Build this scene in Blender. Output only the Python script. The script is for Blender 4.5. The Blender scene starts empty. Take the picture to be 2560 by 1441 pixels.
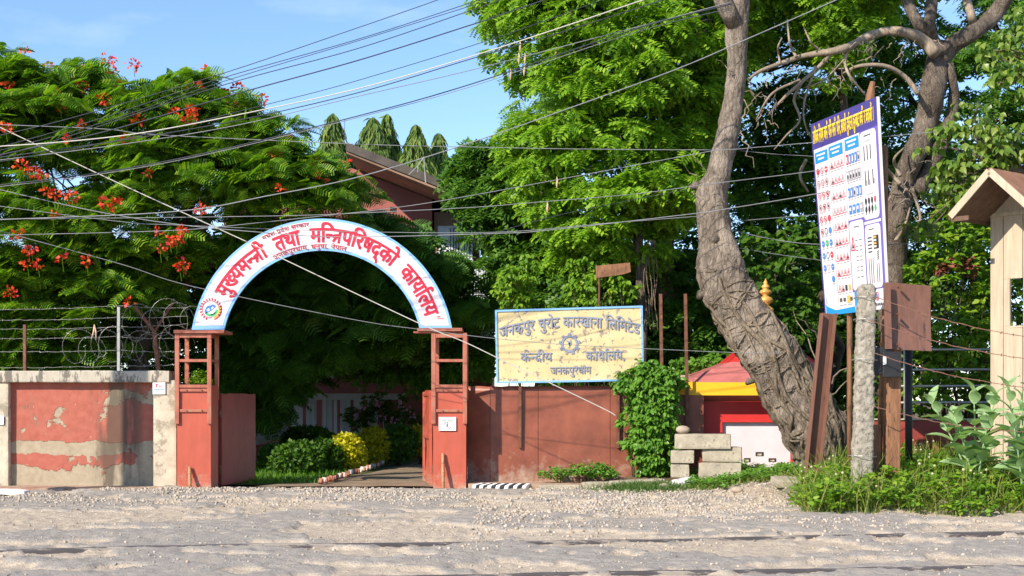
import bpy, bmesh, math, random
import numpy as np
from mathutils import Vector
random.seed(7)
RNG = np.random.default_rng(11)
scene = bpy.context.scene
COL = scene.collection

# ------------------------------------------------------------------ camera, sky, sun, exposure
FPX = 3517.0            # focal length in pixels of the 2560 wide photograph
HOR = 1000.0            # image row of the eye level
EYE = 1.6
cam_data = bpy.data.cameras.new('camera')
cam_data.sensor_width = 36.0
cam_data.lens = 36.0 * FPX / 2560.0
cam_data.shift_y = (HOR - 720.5) / 2560.0
cam_data.clip_end = 3000.0
cam = bpy.data.objects.new('camera', cam_data)
cam.location = (0, 0, EYE)
cam.rotation_euler = (math.radians(90), 0, 0)
COL.objects.link(cam)
scene.camera = cam

SUN_EL = math.radians(32)
SUN_AZ = math.radians(42)     # off the axis behind the camera, towards the left
SUN_DIR = Vector((-math.sin(SUN_AZ) * math.cos(SUN_EL), -math.cos(SUN_AZ) * math.cos(SUN_EL), math.sin(SUN_EL)))
world = bpy.data.worlds.new('World')
scene.world = world
world.use_nodes = True
wn = world.node_tree
wn.nodes.clear()
w_out = wn.nodes.new('ShaderNodeOutputWorld')
w_bg = wn.nodes.new('ShaderNodeBackground')
w_sky = wn.nodes.new('ShaderNodeTexSky')
w_sky.sky_type = 'NISHITA'
w_sky.sun_disc = False
w_sky.sun_elevation = SUN_EL
w_sky.sun_rotation = math.atan2(SUN_DIR.x, SUN_DIR.y)
w_sky.air_density = 1.0
w_sky.dust_density = 0.15
w_sky.altitude = 1200.0
w_sky.ozone_density = 4.0
w_bg.inputs['Strength'].default_value = 0.14
# thin high cloud
w_tc = wn.nodes.new('ShaderNodeTexCoord')
w_map = wn.nodes.new('ShaderNodeMapping')
w_map.inputs['Scale'].default_value = (2.2, 2.2, 7.0)
w_map.inputs['Location'].default_value = (1.3, 0.0, 0.35)
w_noise = wn.nodes.new('ShaderNodeTexNoise')
w_noise.inputs['Scale'].default_value = 1.6
w_noise.inputs['Detail'].default_value = 7.0
w_noise.inputs['Roughness'].default_value = 0.55
w_ramp = wn.nodes.new('ShaderNodeValToRGB')
w_ramp.color_ramp.elements[0].position = 0.47
w_ramp.color_ramp.elements[1].position = 0.82
w_ramp.color_ramp.elements[0].color = (0, 0, 0, 1)
w_ramp.color_ramp.elements[1].color = (0.5, 0.5, 0.5, 1)
w_mix = wn.nodes.new('ShaderNodeMix')
w_mix.data_type = 'RGBA'
w_mix.inputs['B'].default_value = (6.2, 6.6, 7.6, 1)
wn.links.new(w_tc.outputs['Generated'], w_map.inputs['Vector'])
wn.links.new(w_map.outputs['Vector'], w_noise.inputs['Vector'])
wn.links.new(w_noise.outputs['Fac'], w_ramp.inputs['Fac'])
wn.links.new(w_ramp.outputs['Color'], w_mix.inputs['Factor'])
wn.links.new(w_sky.outputs['Color'], w_mix.inputs['A'])
wn.links.new(w_mix.outputs['Result'], w_bg.inputs['Color'])
wn.links.new(w_bg.outputs['Background'], w_out.inputs['Surface'])

sun_data = bpy.data.lights.new('sun', 'SUN')
sun_data.energy = 4.4
sun_data.angle = math.radians(0.55)
sun_data.color = (1.0, 0.90, 0.76)
sun = bpy.data.objects.new('sun', sun_data)
sun.rotation_euler = SUN_DIR.to_track_quat('Z', 'Y').to_euler()
sun.location = SUN_DIR * 60
COL.objects.link(sun)
vs = scene.view_settings
vs.view_transform = 'Standard'
vs.look = 'None'
vs.exposure = 0.75
vs.gamma = 1.0
vs.use_curve_mapping = False
scene.cycles.max_bounces = 8
scene.cycles.transparent_max_bounces = 8

# ------------------------------------------------------------------ helpers
def P(px, py, d):
    """world point seen at pixel (px, py) of the 2560 px photograph at distance d"""
    return Vector(((px - 1280.0) / FPX * d, d, EYE - (py - HOR) / FPX * d))

def sstep(a, b, x):
    t = np.clip((x - a) / (b - a), 0, 1)
    return t * t * (3 - 2 * t)

def _hash(ix, iy, iz):
    n = (ix * 374761393 + iy * 668265263 + iz * 2147483647 * 3 + 1013904223).astype(np.int64)
    n = (n ^ (n >> 13)) * 1274126177
    n = n & 0x7fffffff
    n = (n ^ (n >> 16)) * 69069
    return (n & 0xffffff) / float(0xffffff)

def vnoise(p):
    p = np.asarray(p, float)
    i = np.floor(p).astype(np.int64)
    f = p - i
    f = f * f * (3 - 2 * f)
    r = 0
    for dx in (0, 1):
        for dy in (0, 1):
            for dz in (0, 1):
                w = (f[..., 0] if dx else 1 - f[..., 0]) * (f[..., 1] if dy else 1 - f[..., 1]) * (f[..., 2] if dz else 1 - f[..., 2])
                r = r + w * _hash(i[..., 0] + dx, i[..., 1] + dy, i[..., 2] + dz)
    return r

def fbm(p, octaves=4, gain=0.5):
    p = np.asarray(p, float)
    a, s, t = 1.0, 0.0, 0.0
    for o in range(octaves):
        s = s + a * vnoise(p * (2 ** o) + 17.3 * o)
        t += a
        a *= gain
    return s / t

def gz0(x, y):
    """smooth lie of the land: road, verge on the right, raised strip round the shrine"""
    x = np.asarray(x, float); y = np.asarray(y, float)
    verge = 0.30 * sstep(3.9, 6.0, x + 0.25 * (y - 20)) * sstep(19.3, 21.5, y)
    rise = 0.30 * sstep(23.4, 26.3, y) * sstep(0.9, 2.6, x)
    crest = 0.05 * np.exp(-((y - 23.6) / 1.1) ** 2)
    inside = -0.03 * sstep(25, 27, y) * sstep(1.5, 0.5, x)
    return np.maximum(verge, rise) + crest + inside

def gz(x, y):
    return float(gz0(x, y))

def setp(o, label=None, cat=None, group=None, kind=None):
    if label: o['label'] = label
    if cat: o['category'] = cat
    if group: o['group'] = group
    if kind: o['kind'] = kind
    return o

def wloc(o):
    v = Vector((0, 0, 0))
    while o is not None:
        v = v + o.location
        o = o.parent
    return v

def empty(name, loc, label, cat, group=None):
    o = bpy.data.objects.new(name, None)
    o.empty_display_size = 0.2
    o.location = loc
    COL.objects.link(o)
    return setp(o, label, cat, group)

def link_mesh(name, me, parent=None, base=None):
    o = bpy.data.objects.new(name, me)
    COL.objects.link(o)
    if parent is not None:
        o.parent = parent
    return o

def mesh_np(name, V, F, mats, parent=None, mi=None, smooth=False, attrs=None):
    """V (n,3) world coordinates; F list of tuples or an (m,k) array"""
    V = np.asarray(V, np.float64).reshape(-1, 3)
    if parent is not None:
        off = np.array(wloc(parent))
    else:
        lo, hi = V.min(0), V.max(0)
        off = np.array([(lo[0] + hi[0]) / 2, (lo[1] + hi[1]) / 2, lo[2]])
    V = V - off
    me = bpy.data.meshes.new(name)
    if isinstance(F, np.ndarray):
        m, k = F.shape
        me.vertices.add(len(V)); me.loops.add(m * k); me.polygons.add(m)
        me.vertices.foreach_set('co', V.astype(np.float32).ravel())
        me.loops.foreach_set('vertex_index', F.astype(np.int32).ravel())
        me.polygons.foreach_set('loop_start', np.arange(0, m * k, k, dtype=np.int32))
        me.polygons.foreach_set('loop_total', np.full(m, k, dtype=np.int32))
        me.update(calc_edges=True)
    else:
        me.from_pydata([tuple(v) for v in V], [], [tuple(int(i) for i in f) for f in F])
    for m_ in (mats if isinstance(mats, (list, tuple)) else [mats]):
        me.materials.append(m_)
    if mi is not None:
        me.polygons.foreach_set('material_index', np.asarray(mi, np.int32))
    if smooth:
        me.polygons.foreach_set('use_smooth', np.ones(len(me.polygons), bool))
    if attrs:
        for k_, a in attrs.items():
            at = me.attributes.new(k_, 'FLOAT', 'POINT')
            at.data.foreach_set('value', np.asarray(a, np.float32))
    me.validate(verbose=False)
    o = link_mesh(name, me, parent)
    if parent is None:
        o.location = Vector(off)
    return o

class MB:
    def __init__(s):
        s.v = []; s.f = []; s.m = []
    def add(s, verts, faces, mi=0):
        b = len(s.v)
        s.v.extend([tuple(v) for v in verts])
        s.f.extend([tuple(b + i for i in f) for f in faces])
        s.m.extend([mi] * len(faces))
        return s
    def box(s, a, b, mi=0, bev=0.0):
        x0, x1 = sorted((a[0], b[0])); y0, y1 = sorted((a[1], b[1])); z0, z1 = sorted((a[2], b[2]))
        return s.hexa([(x0, y0, z0), (x1, y0, z0), (x1, y1, z0), (x0, y1, z0), (x0, y0, z1), (x1, y0, z1), (x1, y1, z1), (x0, y1, z1)], mi)
    def hexa(s, c, mi=0):
        return s.add(c, [(3, 2, 1, 0), (4, 5, 6, 7), (0, 1, 5, 4), (1, 2, 6, 5), (2, 3, 7, 6), (3, 0, 4, 7)], mi)
    def bar(s, a, b, w, h, mi=0, up=(0, 0, 1)):
        """rectangular bar from a to b, w across, h along up"""
        a = Vector(a); b = Vector(b)
        t = (b - a).normalized()
        u = Vector(up)
        if abs(t.dot(u)) > 0.95:
            u = Vector((0, 1, 0))
        x = t.cross(u).normalized(); u = x.cross(t).normalized()
        c = []
        for p in (a, b):
            for sx, su in ((-1, -1), (1, -1), (1, 1), (-1, 1)):
                c.append(p + x * (sx * w / 2) + u * (su * h / 2))
        return s.add(c, [(0, 1, 2, 3), (7, 6, 5, 4), (1, 0, 4, 5), (2, 1, 5, 6), (3, 2, 6, 7), (0, 3, 7, 4)], mi)
    def tube(s, pts, r, n=8, mi=0, cap=True):
        pts = [Vector(p) for p in pts]
        rs = r if isinstance(r, (list, tuple, np.ndarray)) else [r] * len(pts)
        t = (pts[1] - pts[0]).normalized()
        u = t.orthogonal().normalized()
        rings = []
        for i, p in enumerate(pts):
            t = (pts[min(i + 1, len(pts) - 1)] - pts[max(i - 1, 0)])
            if t.length < 1e-9: t = Vector((0, 0, 1))
            t.normalize()
            u = (u - t * u.dot(t))
            u = u.normalized() if u.length > 1e-6 else t.orthogonal().normalized()
            w = t.cross(u)
            rings.append([p + (u * math.cos(2 * math.pi * k / n) + w * math.sin(2 * math.pi * k / n)) * float(rs[i]) for k in range(n)])
        v = [q for ring in rings for q in ring]
        f = []
        for i in range(len(pts) - 1):
            for k in range(n):
                a = i * n + k; b = i * n + (k + 1) % n
                f.append((a, b, b + n, a + n))
        if cap:
            f.append(tuple(range(n - 1, -1, -1)))
            f.append(tuple(range((len(pts) - 1) * n, len(pts) * n)))
        return s.add(v, f, mi)
    def lathe(s, c, prof, n=24, mi=0):
        v = []; f = []
        for r, z in prof:
            for k in range(n):
                a = 2 * math.pi * k / n
                v.append((c[0] + r * math.cos(a), c[1] + r * math.sin(a), c[2] + z))
        for i in range(len(prof) - 1):
            for k in range(n):
                a = i * n + k; b = i * n + (k + 1) % n
                f.append((a, b, b + n, a + n))
        f.append(tuple(range(n - 1, -1, -1)))
        f.append(tuple(range((len(prof) - 1) * n, len(prof) * n)))
        return s.add(v, f, mi)
    def build(s, name, mats, parent=None, smooth=False, bevel=0.0, seg=2):
        o = mesh_np(name, s.v, s.f, mats, parent, s.m, smooth)
        if bevel:
            md = o.modifiers.new('bevel', 'BEVEL')
            md.width = bevel; md.segments = seg; md.limit_method = 'ANGLE'; md.angle_limit = math.radians(40)
        return o

def rough_box(a, b, n=6, amp=0.02, freq=3.0, seed=0.0, round_=0.02):
    """a box with worn, lumpy faces: returns verts, faces"""
    bm = bmesh.new()
    bmesh.ops.create_cube(bm, size=1.0)
    bmesh.ops.subdivide_edges(bm, edges=bm.edges[:], cuts=n, use_grid_fill=True)
    a = np.array(a, float); b = np.array(b, float)
    c = (a + b) / 2; h = np.abs(b - a) / 2
    V = np.array([v.co[:] for v in bm.verts]) * 2
    W = V * h
    core = np.clip(W, -(h - round_), h - round_)
    dlt = W - core
    ln = np.linalg.norm(dlt, axis=1, keepdims=True)
    W = np.where(ln > 1e-6, core + dlt / np.maximum(ln, 1e-6) * np.minimum(ln, round_), W)
    nrm = dlt / np.maximum(ln, 1e-6)
    W = W + nrm * ((fbm(W * freq + seed + 50, 3)[:, None] - 0.5) * 2 * amp)
    F = [tuple(v.index for v in f.verts) for f in bm.faces]
    bm.free()
    return W + c, F

def spline(pts, n):
    """Catmull-Rom through pts (k, m) -> (n, m)"""
    p = np.asarray(pts, float)
    p = np.vstack([2 * p[0] - p[1], p, 2 * p[-1] - p[-2]])
    k = len(p) - 3
    out = []
    for t in np.linspace(0, k - 1e-6, n):
        i = int(t); f = t - i
        a, b, c, d = p[i], p[i + 1], p[i + 2], p[i + 3]
        out.append(0.5 * ((2 * b) + (c - a) * f + (2 * a - 5 * b + 4 * c - d) * f * f + (-a + 3 * b - 3 * c + d) * f ** 3))
    return np.array(out)

# ------------------------------------------------------------------ materials
def nt_new(name):
    m = bpy.data.materials.new(name)
    m.use_nodes = True
    nt = m.node_tree
    nt.nodes.clear()
    out = nt.nodes.new('ShaderNodeOutputMaterial')
    bs = nt.nodes.new('ShaderNodeBsdfPrincipled')
    nt.links.new(bs.outputs[0], out.inputs[0])
    return m, nt, bs, out

def n_noise(nt, vec, scale, detail=5, rough=0.6, dist=0.0):
    n = nt.nodes.new('ShaderNodeTexNoise')
    n.inputs['Scale'].default_value = scale
    n.inputs['Detail'].default_value = detail
    n.inputs['Roughness'].default_value = rough
    n.inputs['Distortion'].default_value = dist
    nt.links.new(vec, n.inputs['Vector'])
    return n.outputs['Fac']

def n_ramp(nt, fac, stops):
    r = nt.nodes.new('ShaderNodeValToRGB')
    e = r.color_ramp.elements
    while len(e) < len(stops): e.new(0.5)
    for el, (p, c) in zip(e, stops):
        el.position = p
        el.color = c if len(c) == 4 else (*c, 1)
    nt.links.new(fac, r.inputs['Fac'])
    return r.outputs['Color']

def n_mix(nt, fac, a, b, blend='MIX'):
    m = nt.nodes.new('ShaderNodeMix')
    m.data_type = 'RGBA'
    m.blend_type = blend
    for val, sock in ((fac, 'Factor'), (a, 'A'), (b, 'B')):
        s = m.inputs[sock]
        if isinstance(val, (int, float)): s.default_value = val
        elif isinstance(val, tuple): s.default_value = val if len(val) == 4 else (*val, 1)
        else: nt.links.new(val, s)
    return m.outputs['Result']

def n_math(nt, op, a, b=0.0, c=None):
    m = nt.nodes.new('ShaderNodeMath')
    m.operation = op
    for i, val in enumerate((a, b) if c is None else (a, b, c)):
        if isinstance(val, (int, float)): m.inputs[i].default_value = val
        else: nt.links.new(val, m.inputs[i])
    return m.outputs[0]

def n_bump(nt, bs, height, strength, dist):
    b = nt.nodes.new('ShaderNodeBump')
    b.inputs['Strength'].default_value = strength
    b.inputs['Distance'].default_value = dist
    nt.links.new(height, b.inputs['Height'])
    nt.links.new(b.outputs[0], bs.inputs['Normal'])

def coords(nt, kind='Object'):
    return nt.nodes.new('ShaderNodeTexCoord').outputs[kind]

def mat(name, col, rough=0.7, *args, dust=None, **kw):
    m = mat0(name, col, rough, *args, **kw)
    if dust:      # road dust splashed up the foot, ragged edge
        nt = m.node_tree
        bs = next(n for n in nt.nodes if n.type == 'BSDF_PRINCIPLED')
        v = coords(nt)
        sep = nt.nodes.new('ShaderNodeSeparateXYZ'); nt.links.new(v, sep.inputs[0])
        k = n_math(nt, 'SUBTRACT', n_noise(nt, v, 5.0, 8, 0.7), n_math(nt, 'MULTIPLY', sep.outputs['Z'], dust))
        f = n_ramp(nt, k, [(0.34, (0, 0, 0)), (0.60, (0.75, 0.75, 0.75))])
        src = bs.inputs['Base Color'].links[0].from_socket
        chip = n_ramp(nt, n_noise(nt, v, 13.0, 6, 0.7), [(0.68, (0, 0, 0)), (0.70, (0.8, 0.8, 0.8))])
        c = n_mix(nt, chip, src, tuple(x * .45 + .03 for x in col))
        nt.links.new(n_mix(nt, f, c, (0.40, 0.31, 0.23)), bs.inputs['Base Color'])
    return m

def mat0(name, col, rough=0.7, var=0.18, scale=6.0, bump=0.3, bdist=0.01, metal=0.0, spots=None, spot_amt=0.0, spot_scale=9.0, stretch=None, spec=0.35):
    m, nt, bs, _ = nt_new(name)
    v = coords(nt)
    if stretch:
        mp = nt.nodes.new('ShaderNodeMapping')
        mp.inputs['Scale'].default_value = stretch
        nt.links.new(v, mp.inputs['Vector'])
        v = mp.outputs[0]
    n1 = n_noise(nt, v, scale, 6)
    c = n_ramp(nt, n1, [(0.28, tuple(x * (1 - var) for x in col)), (0.72, tuple(min(1, x * (1 + var)) for x in col))])
    if spots is not None:
        n2 = n_noise(nt, v, spot_scale, 8, 0.7)
        k = n_ramp(nt, n2, [(0.62 - spot_amt, (0, 0, 0)), (0.68 - spot_amt, (1, 1, 1))])
        c = n_mix(nt, k, c, spots)
    nt.links.new(c, bs.inputs['Base Color'])
    bs.inputs['Roughness'].default_value = rough
    bs.inputs['Metallic'].default_value = metal
    bs.inputs['Specular IOR Level'].default_value = spec
    if bump:
        n_bump(nt, bs, n_noise(nt, v, scale * 6, 5, 0.65), bump, bdist)
    return m

def leaf_mat(name, cols, trans=0.35, rough=0.5):
    """per-leaf colour variation; light passes through"""
    m, nt, bs, out = nt_new(name)
    g = nt.nodes.new('ShaderNodeNewGeometry')
    c = n_ramp(nt, g.outputs['Random Per Island'], [(i / max(1, len(cols) - 1), k) for i, k in enumerate(cols)])
    nt.links.new(c, bs.inputs['Base Color'])
    bs.inputs['Roughness'].default_value = rough
    bs.inputs['Specular IOR Level'].default_value = 0.3
    tr = nt.nodes.new('ShaderNodeBsdfTranslucent')
    c2 = n_mix(nt, 1.0, c, (1.25, 1.35, 0.55), 'MULTIPLY')
    nt.links.new(c2, tr.inputs['Color'])
    mx = nt.nodes.new('ShaderNodeMixShader')
    mx.inputs[0].default_value = trans
    nt.links.new(bs.outputs[0], mx.inputs[1])
    nt.links.new(tr.outputs[0], mx.inputs[2])
    nt.links.new(mx.outputs[0], out.inputs[0])
    return m

def bark_mat(name, c0, c1, scale=5.0, bump=1.0):
    m, nt, bs, _ = nt_new(name)
    v = coords(nt)
    mp = nt.nodes.new('ShaderNodeMapping')
    mp.inputs['Scale'].default_value = (1.6, 1.6, 0.55)
    nt.links.new(v, mp.inputs['Vector'])
    n1 = n_noise(nt, mp.outputs[0], scale, 8, 0.65, 0.6)
    n2 = n_noise(nt, v, scale * 5, 6, 0.7)
    big = n_noise(nt, v, 1.3, 3, 0.5)
    c = n_ramp(nt, n1, [(0.3, c0), (0.68, c1)])
    k = n_ramp(nt, big, [(0.54, (0, 0, 0)), (0.64, (0.5, 0.5, 0.5))])
    c = n_mix(nt, k, c, tuple(min(1, x * 1.35 + 0.02) for x in c1))
    nt.links.new(c, bs.inputs['Base Color'])
    bs.inputs['Roughness'].default_value = 0.9
    bs.inputs['Specular IOR Level'].default_value = 0.15
    vor = nt.nodes.new('ShaderNodeTexVoronoi')
    vor.feature = 'DISTANCE_TO_EDGE'
    vor.inputs['Scale'].default_value = scale * 1.7
    wv = n_mix(nt, 0.12, mp.outputs[0], nt.nodes.new('ShaderNodeTexNoise').outputs['Color'])
    nt.links.new(wv, vor.inputs['Vector'])
    crack = n_ramp(nt, vor.outputs['Distance'], [(0.0, (0, 0, 0)), (0.09, (1, 1, 1))])
    c = n_mix(nt, n_math(nt, 'MULTIPLY', n_math(nt, 'SUBTRACT', 1.0, crack), 0.30), c, tuple(x * .5 for x in c0))
    grey = n_ramp(nt, n_noise(nt, v, 3.7, 7, 0.7), [(0.55, (0, 0, 0)), (0.66, (0.55, 0.55, 0.55))])
    c = n_mix(nt, grey, c, (c1[0] * 1.25, c1[1] * 1.3, c1[2] * 1.4))
    nt.links.new(c, bs.inputs['Base Color'])
    h = n_math(nt, 'ADD', n1, n_math(nt, 'MULTIPLY', n2, 0.5))
    h = n_math(nt, 'ADD', h, n_math(nt, 'MULTIPLY', crack, 0.22))
    n_bump(nt, bs, h, bump, 0.045)
    return m

M = {}
M['red_paint'] = mat('red_gate_paint', (0.42, 0.088, 0.052), 0.45, 0.14, 4, 0.2, 0.006, spots=(0.33, 0.10, 0.075), spot_amt=0.035, spot_scale=3.5, stretch=(1.6, 1.6, 0.45), dust=0.55)
M['red_frame'] = mat('weathered_red_frame', (0.37, 0.118, 0.075), 0.6, 0.3, 14, 0.35, 0.005, spots=(0.30, 0.17, 0.11), spot_amt=0.06, spot_scale=14, stretch=(1, 1, 0.3))
M['red_dark'] = mat('dull_wall_and_shaded_gate_red', (0.27, 0.05, 0.04), 0.5, 0.2, 3, 0.2, 0.006)  # dull wall red; on the gate leaf its darkness stands for shade
M['sheet_brown'] = mat('red_oxide_sheet', (0.235, 0.072, 0.042), 0.42, 0.35, 2.2, 0.25, 0.008, spots=(0.30, 0.13, 0.065), spot_amt=-0.02, spot_scale=2.4, dust=0.5)
M['rust'] = mat('rusted_steel', (0.15, 0.058, 0.035), 0.65, 0.35, 9, 0.35, 0.006, spots=(0.23, 0.11, 0.06), spot_amt=0.04)
M['brown_paint'] = mat('brown_painted_steel', (0.17, 0.082, 0.058), 0.42, 0.22, 5, 0.25, 0.005, spots=(0.06, 0.035, 0.03), spot_amt=0.02, spot_scale=4, stretch=(3, 3, 0.6))
M['old_wood'] = mat('weathered_brown_timber', (0.24, 0.115, 0.06), 0.8, 0.45, 8, 0.6, 0.012, spots=(0.09, 0.045, 0.028), spot_amt=0.06, stretch=(3, 3, 0.35))
M['pale_wood'] = mat('sun_bleached_painted_planks', (0.45, 0.365, 0.265), 0.75, 0.2, 5, 0.4, 0.006, spots=(0.36, 0.27, 0.205), spot_amt=0.03, stretch=(4, 4, 0.3))
M['roof_tin'] = mat('brown_tin_roof', (0.30, 0.145, 0.085), 0.5, 0.25, 4, 0.25, 0.005, spots=(0.42, 0.25, 0.17), spot_amt=0.02)
M['dark_wood'] = mat('dark_shaded_timber', (0.13, 0.075, 0.05), 0.8, 0.3, 8, 0.5, 0.01)
M['bamboo'] = mat('dry_bamboo', (0.38, 0.20, 0.10), 0.6, 0.3, 10, 0.3, 0.004)
M['concrete'] = mat('pebbly_concrete', (0.33, 0.295, 0.24), 0.9, 0.35, 9, 0.9, 0.02, spots=(0.16, 0.14, 0.115), spot_amt=0.08, spot_scale=16)
M['block'] = mat('cast_concrete_block', (0.37, 0.325, 0.245), 0.9, 0.3, 5, 0.7, 0.015, spots=(0.22, 0.20, 0.16), spot_amt=0.05)
M['stone'] = mat('river_stone', (0.40, 0.32, 0.24), 0.8, 0.3, 7, 0.5, 0.01)
M['white'] = mat('white_paint', (0.78, 0.76, 0.76), 0.6, 0.06, 5, 0.1, 0.004)
M['shrine_white'] = mat('lavender_white_wash', (0.64, 0.58, 0.61), 0.8, 0.07, 3, 0.3, 0.006, spots=(0.62, 0.55, 0.55), spot_amt=-0.03)
M['shrine_red'] = mat('bright_red_paint', (0.56, 0.032, 0.03), 0.45, 0.1, 4, 0.15, 0.004)
M['shrine_roof'] = mat('faded_red_roof_paint', (0.42, 0.13, 0.12), 0.7, 0.2, 4, 0.3, 0.008, spots=(0.48, 0.27, 0.24), spot_amt=0.0)
M['yellow'] = mat('yellow_paint', (0.80, 0.45, 0.02), 0.5, 0.06, 3, 0.1, 0.004)
M['gold'] = mat('gold_paint', (0.66, 0.36, 0.10), 0.35, 0.18, 6, 0.2, 0.004, metal=0.25)
M['black'] = mat('black_paint', (0.02, 0.02, 0.022), 0.5, 0.3, 8, 0.2, 0.004)
M['hole'] = mat('hollow_shade', (0.03, 0.025, 0.02), 0.9, 0.3, 8, 0.0)  # dark colour standing for the shade inside holes and behind louvres
M['steel'] = mat('galvanised_steel', (0.36, 0.36, 0.34), 0.45, 0.25, 12, 0.2, 0.003, metal=0.5)
M['wire'] = mat('barbed_wire_steel', (0.30, 0.29, 0.27), 0.5, 0.3, 20, 0.0, metal=0.4)
M['rust_wire'] = mat('rusty_barbed_wire', (0.16, 0.075, 0.05), 0.7, 0.3, 20, 0.0)
M['cable_dark'] = mat('dark_cable_sheath', (0.035, 0.04, 0.055), 0.5, 0.25, 3, 0.0)
M['cable_grey'] = mat('grey_cable_sheath', (0.22, 0.23, 0.24), 0.5, 0.2, 3, 0.0)
M['cable_pale'] = mat('pale_cable_sheath', (0.50, 0.48, 0.42), 0.5, 0.12, 3, 0.0)
M['paper'] = mat('white_paper', (0.80, 0.80, 0.82), 0.7, 0.04, 4, 0.1, 0.003)
M['flex'] = mat('white_flex_sheet', (0.66, 0.63, 0.645), 0.4, 0.05, 2, 0.12, 0.01, spots=(0.58, 0.55, 0.55), spot_amt=-.02, spot_scale=2.5)
M['blue_edge'] = mat('sky_blue_print', (0.20, 0.42, 0.72), 0.45, 0.06, 4, 0.0)
M['crimson'] = mat('crimson_print', (0.58, 0.018, 0.05), 0.45, 0.08, 4, 0.0)
M['crimson2'] = mat('thin_maroon_print', (0.46, 0.03, 0.06), 0.45, 0.08, 4, 0.0)
M['navy'] = mat('navy_print', (0.065, 0.05, 0.23), 0.4, 0.1, 2, 0.0)
M['violet'] = mat('violet_print', (0.16, 0.12, 0.42), 0.4, 0.08, 2, 0.0)
M['cyan'] = mat('bright_blue_print', (0.02, 0.27, 0.62), 0.4, 0.06, 2, 0.0)
M['sblue'] = mat('sign_blue_print', (0.07, 0.22, 0.55), 0.4, 0.08, 2, 0.0)
M['sred'] = mat('sign_red_print', (0.62, 0.06, 0.10), 0.4, 0.08, 2, 0.0)
M['sgreen'] = mat('sign_green_print', (0.05, 0.42, 0.16), 0.4, 0.08, 2, 0.0)
M['sgrey'] = mat('grey_print', (0.34, 0.34, 0.36), 0.4, 0.08, 2, 0.0)
M['sblack'] = mat('black_print', (0.045, 0.045, 0.055), 0.4, 0.1, 2, 0.0)
M['syellow'] = mat('yellow_print', (0.85, 0.62, 0.05), 0.4, 0.05, 2, 0.0)
M['orange'] = mat('orange_print', (0.78, 0.42, 0.08), 0.4, 0.05, 2, 0.0)
M['maroon_wall'] = mat('maroon_building_plaster', (0.34, 0.115, 0.10), 0.85, 0.12, 1.5, 0.4, 0.01, spots=(0.25, 0.085, 0.075), spot_amt=0.0, spot_scale=1.2)
M['soffit'] = mat('stained_concrete_soffit', (0.27, 0.17, 0.12), 0.9, 0.3, 1.4, 0.4, 0.01, spots=(0.12, 0.08, 0.06), spot_amt=0.03, spot_scale=1.6)
M['roof_slab'] = mat('dark_mossy_roof_slab', (0.10, 0.085, 0.075), 0.9, 0.4, 2, 0.5, 0.02)
M['louvre'] = mat('pale_grey_louvre_paint', (0.62, 0.66, 0.72), 0.6, 0.1, 2, 0.1, 0.004)
M['brick_red'] = mat('edging_brick', (0.36, 0.14, 0.09), 0.85, 0.25, 8, 0.4, 0.006)
M['brick_white'] = mat('limewashed_brick', (0.58, 0.52, 0.46), 0.85, 0.15, 8, 0.4, 0.006)
M['pink'] = mat('pink_petal', (0.62, 0.25, 0.42), 0.6, 0.2, 8, 0.0)
M['rose'] = mat('pink_wrapper', (0.70, 0.30, 0.30), 0.5, 0.1, 8, 0.0)
M['litter'] = mat('orange_wrapper', (0.80, 0.40, 0.06), 0.5, 0.1, 8, 0.0)
M['dull_red_leaf'] = mat('dull_red_leaf', (0.22, 0.06, 0.04), 0.7, 0.3, 8, 0.0)
M['dry_leaf'] = mat('dry_tan_pod', (0.48, 0.34, 0.22), 0.7, 0.25, 8, 0.0)
M['asphalt_edge'] = mat('worn_dark_steel_rail', (0.085, 0.075, 0.078), 0.55, 0.3, 3, 0.3, 0.006, spots=(0.30, 0.26, 0.22), spot_amt=0.12, spot_scale=3, stretch=(0.5, 3, 3))

M['bark_fig'] = bark_mat('fig_bark', (0.085, 0.068, 0.053), (0.30, 0.245, 0.195), 6.5, 1.0)
M['bark_root'] = bark_mat('root_bark', (0.08, 0.06, 0.042), (0.27, 0.215, 0.155), 9, 0.8)
M['bark_dead'] = bark_mat('bare_tree_bark', (0.06, 0.047, 0.038), (0.20, 0.16, 0.125), 7, 1.0)
M['bark_dark'] = bark_mat('dark_bark', (0.05, 0.04, 0.032), (0.13, 0.10, 0.075), 6, 0.8)
M['twig'] = bark_mat('bleached_twig', (0.17, 0.13, 0.095), (0.34, 0.275, 0.21), 8, 0.3)

M['leaf_flame'] = leaf_mat('flame_tree_leaf', [(0.045, 0.13, 0.015), (0.10, 0.24, 0.018), (0.17, 0.33, 0.02), (0.30, 0.42, 0.025)], 0.42)
M['leaf_big'] = leaf_mat('rain_tree_leaf', [(0.08, 0.19, 0.015), (0.15, 0.31, 0.02), (0.22, 0.40, 0.025), (0.31, 0.47, 0.035)], 0.40)
M['leaf_shade'] = leaf_mat('shade_dark_leaf', [(0.04, 0.115, 0.018), (0.075, 0.185, 0.02), (0.13, 0.26, 0.028)], 0.36)  # leaf green darkened to put the grove's shade into the colour
M['leaf_mast'] = leaf_mat('mast_tree_leaf', [(0.07, 0.14, 0.03), (0.13, 0.21, 0.04), (0.21, 0.28, 0.06)], 0.32)
M['leaf_peepal'] = leaf_mat('peepal_leaf', [(0.07, 0.15, 0.02), (0.13, 0.22, 0.03), (0.22, 0.28, 0.05)], 0.35, 0.35)
M['leaf_bush'] = leaf_mat('bright_bush_leaf', [(0.08, 0.19, 0.014), (0.15, 0.30, 0.02), (0.26, 0.38, 0.03)], 0.38)
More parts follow.
